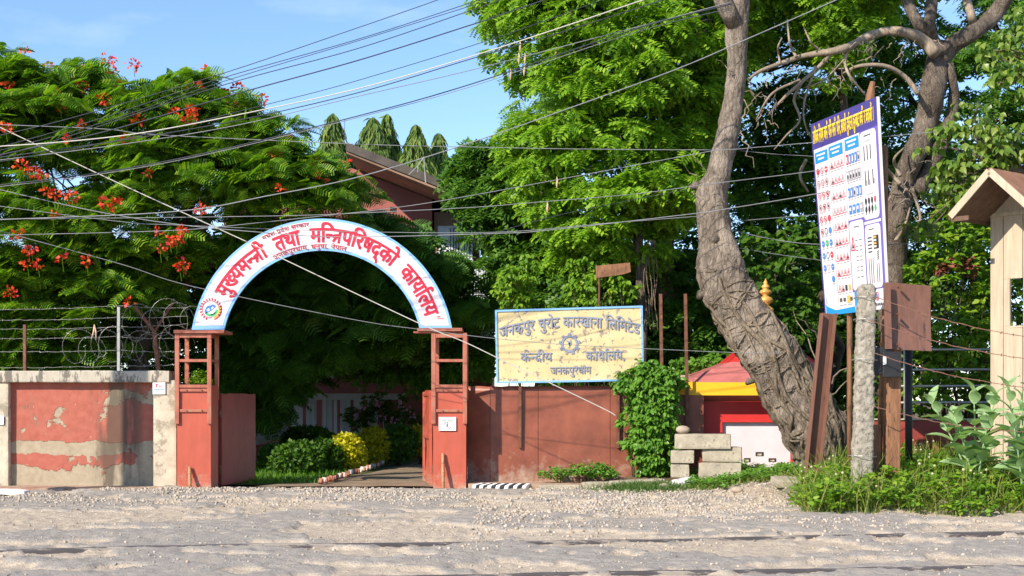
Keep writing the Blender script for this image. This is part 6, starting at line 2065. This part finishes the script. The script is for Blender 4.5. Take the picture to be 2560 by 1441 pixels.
# bright bushes on the right behind the railing
def bush(name, label, poly, d0, thick, n, tips, per, T, rad, leaf, cat='bush', squash=.8, droop=.3, seed=0, scl=(.7, 1.2), group=None, cap=.7, stem_z=0.05, outw=.6):
    C = clump_centres(poly, d0, thick, n, cap, seed)
    cx = C[:, 0].mean()
    root = empty(name, (cx, d0, gz(cx, d0)), label, cat, group)
    (V, F), _ = clump_leaves(C, tips, per, T, rad, squash, droop, 0, seed, scl, outw)
    mesh_np('foliage', V, F, leaf, root)
    m = MB()
    for c in C[::4]: limb(m, (c[0] * .6 + cx * .4, d0, gz(cx, d0) - .05), c, .022, .006, .02, .05, 6, 4, seed)
    m.build('stem', M['bark_dark'], root)
    return root
bush('garden_bush', 'bright green bush behind the pipe railing left of the booth', [(2240, 1070), (2235, 860), (2250, 720), (2290, 560), (2340, 490), (2420, 500), (2490, 560), (2500, 1070)], 26.6, 2.0, 110, 8, 6, T_OV, .34, M['leaf_bush'], seed=44, scl=(.8, 1.5), group='garden bushes by the booth')
bush('garden_bush', 'dark leafy bush behind the sentry booth', [(2480, 1060), (2470, 600), (2600, 560), (2750, 600), (2750, 1060)], 26.8, 1.6, 60, 8, 6, T_OV, .36, M['leaf_bush'], seed=45, scl=(.9, 1.6), group='garden bushes by the booth')
bush('garden_bush', 'low bush seen between the sign poles', [(2120, 1120), (2110, 850), (2180, 800), (2260, 860), (2260, 1120)], 26.3, 1.0, 34, 8, 6, T_OV, .30, M['leaf_hedge'], seed=46, group='garden bushes by the booth')
bush('red_leaved_shrub', 'red leaved shrub low behind the railing', [(2330, 690), (2360, 620), (2420, 630), (2430, 690)], 26.0, .5, 9, 7, 6, T_OV, .15, M['dull_red_leaf'], seed=47, scl=(.5, .9))
# vine mass over the sheet wall
bush('vine_bush', 'thick green creeper bush hanging over the brown sheet wall', [(1530, 975), (1555, 930), (1600, 905), (1650, 900), (1690, 925), (1685, 1010), (1682, 1190), (1600, 1192), (1560, 1130), (1545, 1060), (1575, 1010)], 25.45, .7, 170, 8, 6, T_OV, .19, M['leaf_vine'], 'plant', .9, .8, 48, (.65, 1.15), cap=.5, outw=.5)
bush('vine_bush', 'creeper patch climbing beside the right angle iron post', [(1660, 940), (1680, 890), (1790, 880), (1830, 900), (1830, 990), (1680, 1000)], 28.2, .5, 40, 8, 6, T_OV, .2, M['leaf_vine'], 'plant', .9, .8, 49, (.65, 1.15), cap=.4)
bush('creeper_patch', 'low green creeper along the foot of the brown sheet wall', [(1320, 1196), (1380, 1172), (1450, 1160), (1520, 1158), (1560, 1180), (1555, 1200)], 25.3, .4, 46, 6, 5, T_OV, .10, M['leaf_vine'], 'plant', .6, .3, 52, (.35, .7), cap=.15)
# hedges and shrubs inside the gate
hed = [('trimmed_shrub', 'small round dark shrub nearest the open gate leaf', 680, 1152, 24, 34, 31.5, 'leaf_hedge'), ('trimmed_shrub', 'large dark green trimmed shrub left of the yellow hedge', 745, 1155, 54, 48, 30.2, 'leaf_hedge'),
       ('trimmed_shrub', 'mid green trimmed shrub just left of the first golden shrub', 806, 1148, 38, 42, 31.0, 'leaf_hedge'), ('golden_shrub', 'brightest golden trimmed shrub in the garden', 868, 1138, 36, 48, 31.5, 'leaf_gold'),
       ('golden_shrub', 'golden shrub second from the gate pillar', 935, 1118, 34, 42, 34.0, 'leaf_gold'), ('trimmed_shrub', 'green trimmed shrub between two golden ones', 996, 1110, 38, 40, 34.2, 'leaf_hedge'),
       ('golden_shrub', 'small golden shrub next to the right gate pillar', 1050, 1104, 28, 32, 34.6, 'leaf_gold'), ('trimmed_shrub', 'green shrub in front of the white veranda', 770, 1096, 50, 26, 34.5, 'leaf_hedge'), ('trimmed_shrub', 'little round topiary shrub behind the big dark one', 815, 1102, 18, 16, 33.0, 'leaf_hedge')]
for i, (nm, lab, px, py, rx, ry, d, mk) in enumerate(hed):
    r = np.random.default_rng(400 + i)
    c = P(px, py, d); k = d / FPX * 1.0
    rx *= 1.28; ry *= 1.1; n = 1900
    dr = unit(r.normal(size=(n, 3)))
    sc = np.array([rx * k, rx * k, ry * k])
    lump = 1 + .28 * (fbm(dr * 1.8 + i * 3, 3)[:, None] - .5)
    pos = np.array(c) + dr * sc * lump * (.55 + .45 * r.random((n, 1)) ** .4)
    root = empty(nm, (c.x, c.y, 0), lab, 'shrub', 'trimmed shrubs along the drive')
    V, F = scatter(T_OV, pos, frames(dr + r.normal(0, .7, dr.shape), dr + r.normal(0, .4, dr.shape)), .55 + .5 * r.random(n))
    mesh_np('foliage', V, F, M[mk], root)
    m = MB()
    for q in range(5): limb(m, (c.x + r.uniform(-.05, .05), c.y, -.02), c + Vector((r.uniform(-.5, .5) * sc[0], r.uniform(-.3, .3), 0)), .025, .01, 0, .06, 5, 5, i)
    m.build('stem', M['bark_dark'], root)
r = bush('flowering_shrub', 'pink flowered shrub in the shade beyond the hedges', [(870, 1080), (880, 1000), (940, 970), (1040, 990), (1070, 1080)], 36.0, .7, 40, 7, 5, T_OV, .26, M['leaf_hedge'], 'shrub', seed=53, scl=(.8, 1.3))
rr = np.random.default_rng(9)
for i, (px, py) in enumerate(((1000, 1010), (1015, 1022), (960, 1045), (945, 1010), (890, 1040), (1030, 1040), (905, 1025), (985, 1050))):
    c = P(px, py, 35.1); n = 14
    d_ = unit(rr.normal(size=(n, 3)))
    V, F = scatter((np.array([(0, 0, 0), (.035, -.022, .01), (.06, 0, 0), (.035, .022, .01)]), np.array([(0, 1, 2, 3)])), np.array(c) + d_ * .09 * rr.random((n, 1)), frames(d_, rr.normal(size=d_.shape)), .8 + .5 * rr.random(n))
    mesh_np('blossom', V, F, M['pink'], r)
# fern sprigs hanging by the left pillar, tuft of weeds on its top
bush('pillar_weeds', 'dry weed tuft growing on top of the left gate pillar', [(470, 968), (476, 940), (500, 925), (528, 945), (530, 968)], 25.25, .3, 14, 6, 5, T_OV, .09, M['leaf_bush'], 'weeds', .9, -.3, 54, (.3, .6), cap=.1)
# dirt edging bricks along the drive
ed = empty('brick_edging', P(950, 1180, 32), 'toothed brick edging between lawn and driveway', 'edging')
cu = MB(); cu.box((-.032, -.028, -.05), (.032, .028, .045))
me = {}
for k_, mt in (('r', M['brick_red']), ('w', M['brick_white'])):
    o = cu.build('brick', mt, None); me[k_] = o.data; bpy.data.objects.remove(o)
E0, E1 = Vector((-4.1, 26.3, .05)), Vector((-2.0, 44.0, .05))
E0 = P(800, 1228, 25.9); E1 = P(1064, 1126, 44.5)
nb = 70
rq = random.Random(6)
for i in range(nb):
    t_ = (i / nb) ** 1.15
    p = E0.lerp(E1, t_)
    p.x += 0.12 * math.sin(t_ * 5)
    o = bpy.data.objects.new('brick', me['w' if rq.random() < .5 else 'r'])
    COL.objects.link(o); o.parent = ed
    o.location = Vector((p.x, p.y, .05 + rq.uniform(-.01, .02))) - ed.location
    o.rotation_euler = (rq.uniform(.5, .8), rq.uniform(-.1, .1), math.atan2(E1.y - E0.y, E1.x - E0.x) + math.pi / 2 + rq.uniform(-.15, .15))
for (px, py, tp_, d, lab) in ((830, 1225, 1165, 31.2, 'pale wooden stake among the shrubs'), (828, 1105, 1072, 33.6, 'short grey stake behind the topiary')):
    a = P(px, py, d); b = P(px - 1, tp_, d); a.z = 0
    setp(MB().bar(a, b, .06, .05).build('garden_stake', M['cream'], None), lab, 'stake', 'stakes in the garden')

# ------------------------------------------------------------------ grass, weeds, milkweed
def blades(name, label, fn, n, T, mt, hs, seed, lean=.5):
    r = np.random.default_rng(seed)
    xy = fn(r, n); n = len(xy)
    z = ground_at(xy[:, 0], xy[:, 1])
    a = r.random(n) * 6.283
    up = np.column_stack([lean * r.normal(0, .5, n), lean * r.normal(0, .5, n), np.ones(n)])
    up = unit(up)
    x = unit(np.cross(up, np.column_stack([np.cos(a), np.sin(a), np.zeros(n)])))
    y = np.cross(up, x)
    R = np.stack([x, y, up], axis=2)
    V, F = scatter(T, np.column_stack([xy, z - .01]), R, hs[0] + (hs[1] - hs[0]) * r.random(n) ** 1.6)
    o = mesh_np(name, V, F, mt, None)
    return setp(o, label, 'grass', None, 'stuff')
def verge_area(r, n):
    x = r.uniform(4.0, 10.5, n); y = 19.0 + 5.7 * r.random(n)
    lim = 4.0 + .8 * (fbm(np.column_stack([y * 1.4, np.zeros(n), np.zeros(n)]), 3) - .5) + .30 * (y - 19.6)
    k = (x > lim) & (y > 19.1 + .8 * fbm(np.column_stack([x * 1.3, np.ones(n), np.zeros(n)]), 3))
    return np.column_stack([x, y])[k]
def shrine_area(r, n):
    x = r.uniform(3.0, 5.6, n); y = r.uniform(23.4, 26.4, n)
    k = fbm(np.column_stack([x * 1.5, y * 1.5, np.zeros(n)]), 3) > .36
    k &= ~((y > 24.2) & (y < 25.0) & (x < 4.05))
    return np.column_stack([x, y])[k]
def turf_area(r, n):
    x = r.normal(2.25, .36, n); y = r.normal(23.7, .28, n)
    return np.column_stack([x, y])
def lawn_area(r, n):
    x = r.uniform(-9, -2.0, n); y = 26.6 + 12 * r.random(n) ** 1.3
    xe = E0.x + (E1.x - E0.x) * (y - E0.y) / (E1.y - E0.y)
    return np.column_stack([x, y])[x < xe - .15]
blades('verge_grass', 'tall weedy grass on the verge under the posts', verge_area, 19000, t_blade(.42, .014, .6), M['grass'], (.25, 1.5), 1, .95)
blades('shrine_grass', 'short trodden grass in front of the shrine', shrine_area, 7000, t_blade(.16, .014, .5), M['grass'], (.4, 1.1), 2, .9)
blades('turf_patch', 'dark matted turf patch on the gravel', turf_area, 4200, t_blade(.12, .014, .6), M['turf'], (.5, 1.1), 3, 1.1)
blades('lawn_grass', 'fresh green lawn grass inside the gate', lawn_area, 16000, t_blade(.16, .022, .4), M['lawn'], (.5, 1.2), 4, .5)
def tuft_area(r, n):
    c = np.array([(-7.9, 24.6), (-6.6, 24.9), (.45, 24.6), (-0.3, 25.5), (-8.6, 24.8), (-7.0, 24.4)])
    k = r.integers(0, len(c), n)
    return c[k] + r.normal(0, .10, (n, 2)) * np.array([1.6, .6])
blades('pavement_weeds', 'thin grass tufts along the pavement edges', tuft_area, 500, t_blade(.10, .01, .5), M['turf'], (.4, 1.1), 5, .9)
# leafy weeds mixed in the verge
r = np.random.default_rng(77)
xy = verge_area(r, 1500)[:950]
z = ground_at(xy[:, 0], xy[:, 1])
C = np.column_stack([xy, z + .06 + .26 * r.random(len(xy)) ** 1.4])
(V, F), _ = clump_leaves(C, 5, 5, T_OV, .12, 1.1, .1, 0, 78, (.45, .95), .5)
setp(mesh_np('verge_weeds', V, F, M['leaf_bush'], None), 'leafy low weeds growing through the verge grass', 'weeds', None, 'stuff')
xy = shrine_area(r, 500)
C = np.column_stack([xy, ground_at(xy[:, 0], xy[:, 1]) + .05 + .06 * r.random(len(xy))])
(V, F), _ = clump_leaves(C, 4, 5, T_OV, .08, .7, .1, 0, 79, (.3, .6), .5)
setp(mesh_np('shrine_weeds', V, F, M['leaf_vine'], None), 'small leafy weeds in the grass before the shrine', 'weeds', None, 'stuff')
# pale flower heads on thin stalks
xy = verge_area(r, 260)[:130]
z = ground_at(xy[:, 0], xy[:, 1]); hh = .30 + .32 * r.random(len(xy))
mbs = MB()
for (x, y), zz, h_ in zip(xy, z, hh): mbs.tube([(x, y, zz), (x + .02, y, zz + h_ * .5), (x + .03, y - .02, zz + h_)], .004, 3)
setp(mbs.build('weed_stalks', M['grass'], None), 'thin upright stalks of flowering weeds on the verge', 'weeds', None, 'stuff')
bm = bmesh.new(); bmesh.ops.create_icosphere(bm, subdivisions=1, radius=1.0)
T = (np.array([v.co[:] for v in bm.verts]), np.array([[v.index for v in f.verts] for f in bm.faces])); bm.free()
V, F = scatter(T, np.column_stack([xy[:, 0] + .03, xy[:, 1] - .02, z + hh]), np.repeat(np.eye(3)[None], len(xy), 0), .013 + .012 * r.random(len(xy)))
setp(mesh_np('weed_flowers', V, F, M['flower_white'], None), 'small pale flower heads above the verge grass', 'weeds', None, 'stuff')

# milkweed plants with big pale leaves, each leaf a part
def big_leaf():
    L, w = .30, .19
    V = []; F = []
    n = 6
    for i in range(n + 1):
        t = i / n
        hw_ = w / 2 * (math.sin(math.pi * min(1, t * .95 + .06)) ** .7 if t < 1 else .02)
        zz = .04 * math.sin(t * 2.4) - .06 * t * t
        V += [(L * t, -hw_, zz + .018), (L * t, 0, zz), (L * t, hw_, zz + .018)]
    for i in range(n):
        b = 3 * i
        F += [(b, b + 3, b + 4, b + 1), (b + 1, b + 4, b + 5, b + 2)]
    me = bpy.data.meshes.new('leaf'); me.from_pydata(V, [], [f[::-1] for f in F]); me.materials.append(M['leaf_calo'])
    me.polygons.foreach_set('use_smooth', np.ones(len(F), bool))
    return me
LM = big_leaf()
rq = random.Random(31)
def milkweed(px, py, d, stems, label):
    b = P(px, py, d); b.z = float(ground_at(np.array([b.x]), np.array([b.y]))[0])
    root = empty('milkweed_plant', b, label, 'plant', 'milkweed plants on the verge')
    for (tx, ty, dd) in stems:
        top = P(tx, ty, d + dd)
        m = MB(); pts = [b.lerp(top, t) + Vector((0, 0, .10 * math.sin(math.pi * t))) for t in np.linspace(0, 1, 9)]
        m.tube(pts, [.018 - .0012 * i for i in range(9)], 6); m.build('stem', M['leaf_calo'], root, smooth=True)
        k = 0
        for i in range(2, 9):
            for s_ in (0, 1):
                o = bpy.data.objects.new('leaf', LM); COL.objects.link(o); o.parent = root
                o.location = pts[i] - b
                az = (i % 2) * 1.57 + s_ * 3.1416 + rq.uniform(-.4, .4)
                o.rotation_euler = (rq.uniform(-.4, .4), -rq.uniform(.1, .8) - (.5 if i > 6 else 0), az)
                s3 = rq.uniform(.8, 1.25) * (1.1 if i < 7 else .8); o.scale = (s3, s3, s3)
milkweed(2440, 1160, 20.6, [(2330, 1010, .1), (2385, 1040, -.1), (2435, 985, .1), (2470, 1060, -.2), (2490, 990, .2)], 'pale leaved milkweed plant left of the booth')
milkweed(2560, 1190, 20.2, [(2520, 975, .1), (2555, 1000, -.1), (2590, 985, .2), (2535, 1070, -.3), (2580, 1090, -.2)], 'pale leaved milkweed plant in front of the booth')
setp(slab_thing(2370, 1227, 19.9, .17, .10, .03, .3, (0.3, .1), 'wrapper', 'pink crumpled wrapper in the verge grass', 'litter', 'rose', None, 3), None)
setp(slab_thing(2342, 1298, 19.0, .15, .09, .025, .2, (0.2, .1), 'wrapper', 'orange scrap of wrapper on the gravel', 'litter', 'litter', None, 4), None)

# tan seed pods hanging in the rain tree
rq = random.Random(5)
pod = bpy.data.objects.get('rain_tree')
for i, (px, py) in enumerate(((1390, 135), (1297, 150), (1312, 150), (1276, 190), (1310, 180), (1600, 235), (1392, 460), (1695, 62), (1425, 45), (1300, 120), (1368, 522), (1533, 110))):
    q = P(px, py, 27.3); m = MB()
    m.tube([q + Vector((0, 0, .14)), q + Vector((.01, 0, .07)), q, q - Vector((0, 0, .08))], [.006, .022, .026, .006], 5)
    m.build('seed_pod', M['dry_leaf'], pod)

# ------------------------------------------------------------------ overhead cables
CB = [
 ([(1180, -34), (1095, 0), (865, 80), (541, 189), (169, 298), (-60, 352)], 'cable_dark', .010, 22.6, 'thin dark cable highest against the sky'),
 ([(1330, -40), (1200, 0), (900, 97), (541, 200), (240, 300), (-60, 385)], 'cable_dark', .010, 22.4, 'dark cable second from the top against the sky'),
 ([(1340, -34), (1210, 5), (900, 101), (556, 205), (240, 312), (-60, 392)], 'cable_dark', .009, 22.3, 'dark cable running close below the second one'),
 ([(1300, -16), (1230, 8), (900, 120), (562, 212), (160, 345), (-60, 405)], 'cable_dark', .011, 22.2, 'dark cable fourth from the top against the sky'),
 ([(1480, -40), (1250, 38), (1180, 62), (900, 150), (605, 231), (260, 330), (-60, 400)], 'cable_dark', .015, 22.0, 'thick dark cable fifth from the top in the sky'),
 ([(1560, -20), (1240, 95), (900, 200), (689, 256), (300, 350), (-60, 415)], 'cable_dark', .009, 22.5, 'thin cable just above the pale bundle'),
 ([(1680, -22), (1609, 0), (1400, 70), (1180, 141), (900, 221), (598, 287), (352, 333), (148, 356), (-60, 370)], 'cable_pale', .014, 21.8, 'thick pale cable sweeping from the left edge to the top'),
 ([(1730, -22), (1652, 2), (1400, 82), (1180, 147), (900, 231), (600, 300), (300, 352), (-60, 402)], 'cable_dark', .012, 21.9, 'thick dark cable right under the pale one'),
 ([(1830, 5), (1581, 71), (1180, 175), (900, 240), (600, 312), (300, 362), (-60, 408)], 'cable_grey', .010, 22.1, 'grey cable tied to the fig trunk top, upper'),
 ([(1830, 10), (1595, 71), (1180, 210), (900, 289), (524, 381), (243, 433), (-60, 470)], 'cable_dark', .014, 22.3, 'dark cable tied to the fig trunk top, lower'),
 ([(1820, 22), (1593, 80), (1180, 216), (900, 293), (524, 385), (243, 437), (-60, 474)], 'cable_grey', .009, 22.35, 'grey cable running along the lower dark one'),
 ([(2180, -40), (2085, 3), (1870, 97), (1700, 170), (1482, 250), (1180, 356), (900, 442), (670, 490), (430, 530), (-60, 552)], 'cable_grey', .013, 21.6, 'grey cable crossing in front of the fig trunk to upper right'),
 ([(-60, 308), (0, 312), (260, 323), (404, 338), (900, 361), (1180, 368), (1449, 373), (1789, 375), (1900, 368), (2030, 357), (2200, 343), (2340, 330)], 'cable_grey', .009, 22.7, 'nearly level grey cable crossing behind the sign board top'),
 ([(-60, 290), (0, 319), (300, 460), (576, 586), (668, 629), (1046, 808), (1160, 855), (1260, 903), (1498, 1017), (1540, 1040)], 'cable_pale', .013, 22.8, 'pale stay wire slanting down across the arch into the creeper'),
 ([(-60, 460), (56, 488), (246, 530), (440, 561), (637, 580), (859, 593), (1240, 584), (1369, 576), (1732, 535), (1821, 522), (2035, 486), (2200, 452)], 'cable_grey', .011, 22.6, 'grey cable sagging across the arch lettering'),
 ([(-60, 549), (260, 546), (703, 540), (900, 533), (1180, 519), (1331, 507), (1581, 486), (1740, 465), (1826, 454), (2035, 428), (2190, 402)], 'cable_grey', .009, 22.9, 'level grey cable grazing the top of the arch'),
 ([(-60, 590), (422, 577), (640, 558), (800, 541), (971, 522), (1180, 489), (1746, 384), (1780, 378)], 'cable_grey', .009, 23.0, 'grey cable rising from the arch top to the fig trunk'),
 ([(-60, 505), (0, 516), (306, 555), (440, 563), (859, 579), (1240, 581), (1500, 560), (1760, 540)], 'cable_grey', .008, 23.1, 'thin cable passing just above the arch lettering'),
 ([(-60, 560), (0, 578), (300, 660), (440, 706), (640, 751), (909, 804), (1043, 823), (1240, 847), (1431, 863), (1720, 877), (1839, 882), (1960, 884)], 'cable_grey', .008, 23.4, 'thin wire low across the arch opening and yellow board'),
 ([(1815, 572), (1928, 598), (2040, 611), (2227, 612), (2360, 600)], 'cable_grey', .011, 24.2, 'grey cable between fig trunk and sign board, upper sagging'),
 ([(1840, 619), (1940, 636), (2050, 651), (2150, 664)], 'cable_grey', .008, 24.3, 'thin wire between fig trunk and sign board, lowest'),
 ([(1818, 555), (1930, 546), (2040, 537), (2200, 522)], 'cable_grey', .008, 24.3, 'thin wire between fig trunk and sign board, slightly rising'),
 ([(1180, 600), (1369, 545), (1581, 500), (1740, 470)], 'cable_dark', .007, 23.6, 'dark thin wire rising in front of the rain tree'),
 ([(1850, 377), (1940, 386), (2026, 391), (2150, 402)], 'cable_grey', .007, 24.3, 'short wire between fig trunk and sign board, highest'),
]
for pts, mk, r_, d, lab in CB:
    q = spline(np.array(pts, float), 70)
    m = MB(); m.tube([P(a, b, d) for a, b in q], r_ * .62, 6)
    setp(m.build('overhead_cable', M[mk], None, smooth=True), lab, 'cable', 'overhead cables')
m = MB(); m.tube([P(862, 300, 22.3), P(861, 330, 22.4), P(860, 360, 22.6)], .007, 4)
setp(m.build('hanging_wire', M['cable_grey'], None), 'short vertical tie wire hanging between two cables on the skyline', 'wire')
m = MB(); m.tube([P(1060, 392, 21.6), P(1062, 430, 21.65), P(1064, 458, 21.6)], .010, 4); m.tube([P(1060, 393, 21.6), P(1042, 418, 21.6), P(1022, 437, 21.7)], .010, 4); m.tube([P(1044, 416, 21.6), P(1044, 432, 21.55)], .008, 4)
setp(m.build('hanging_wire', M['cable_grey'], None), 'loose cable ends dangling in front of the roof', 'wire')
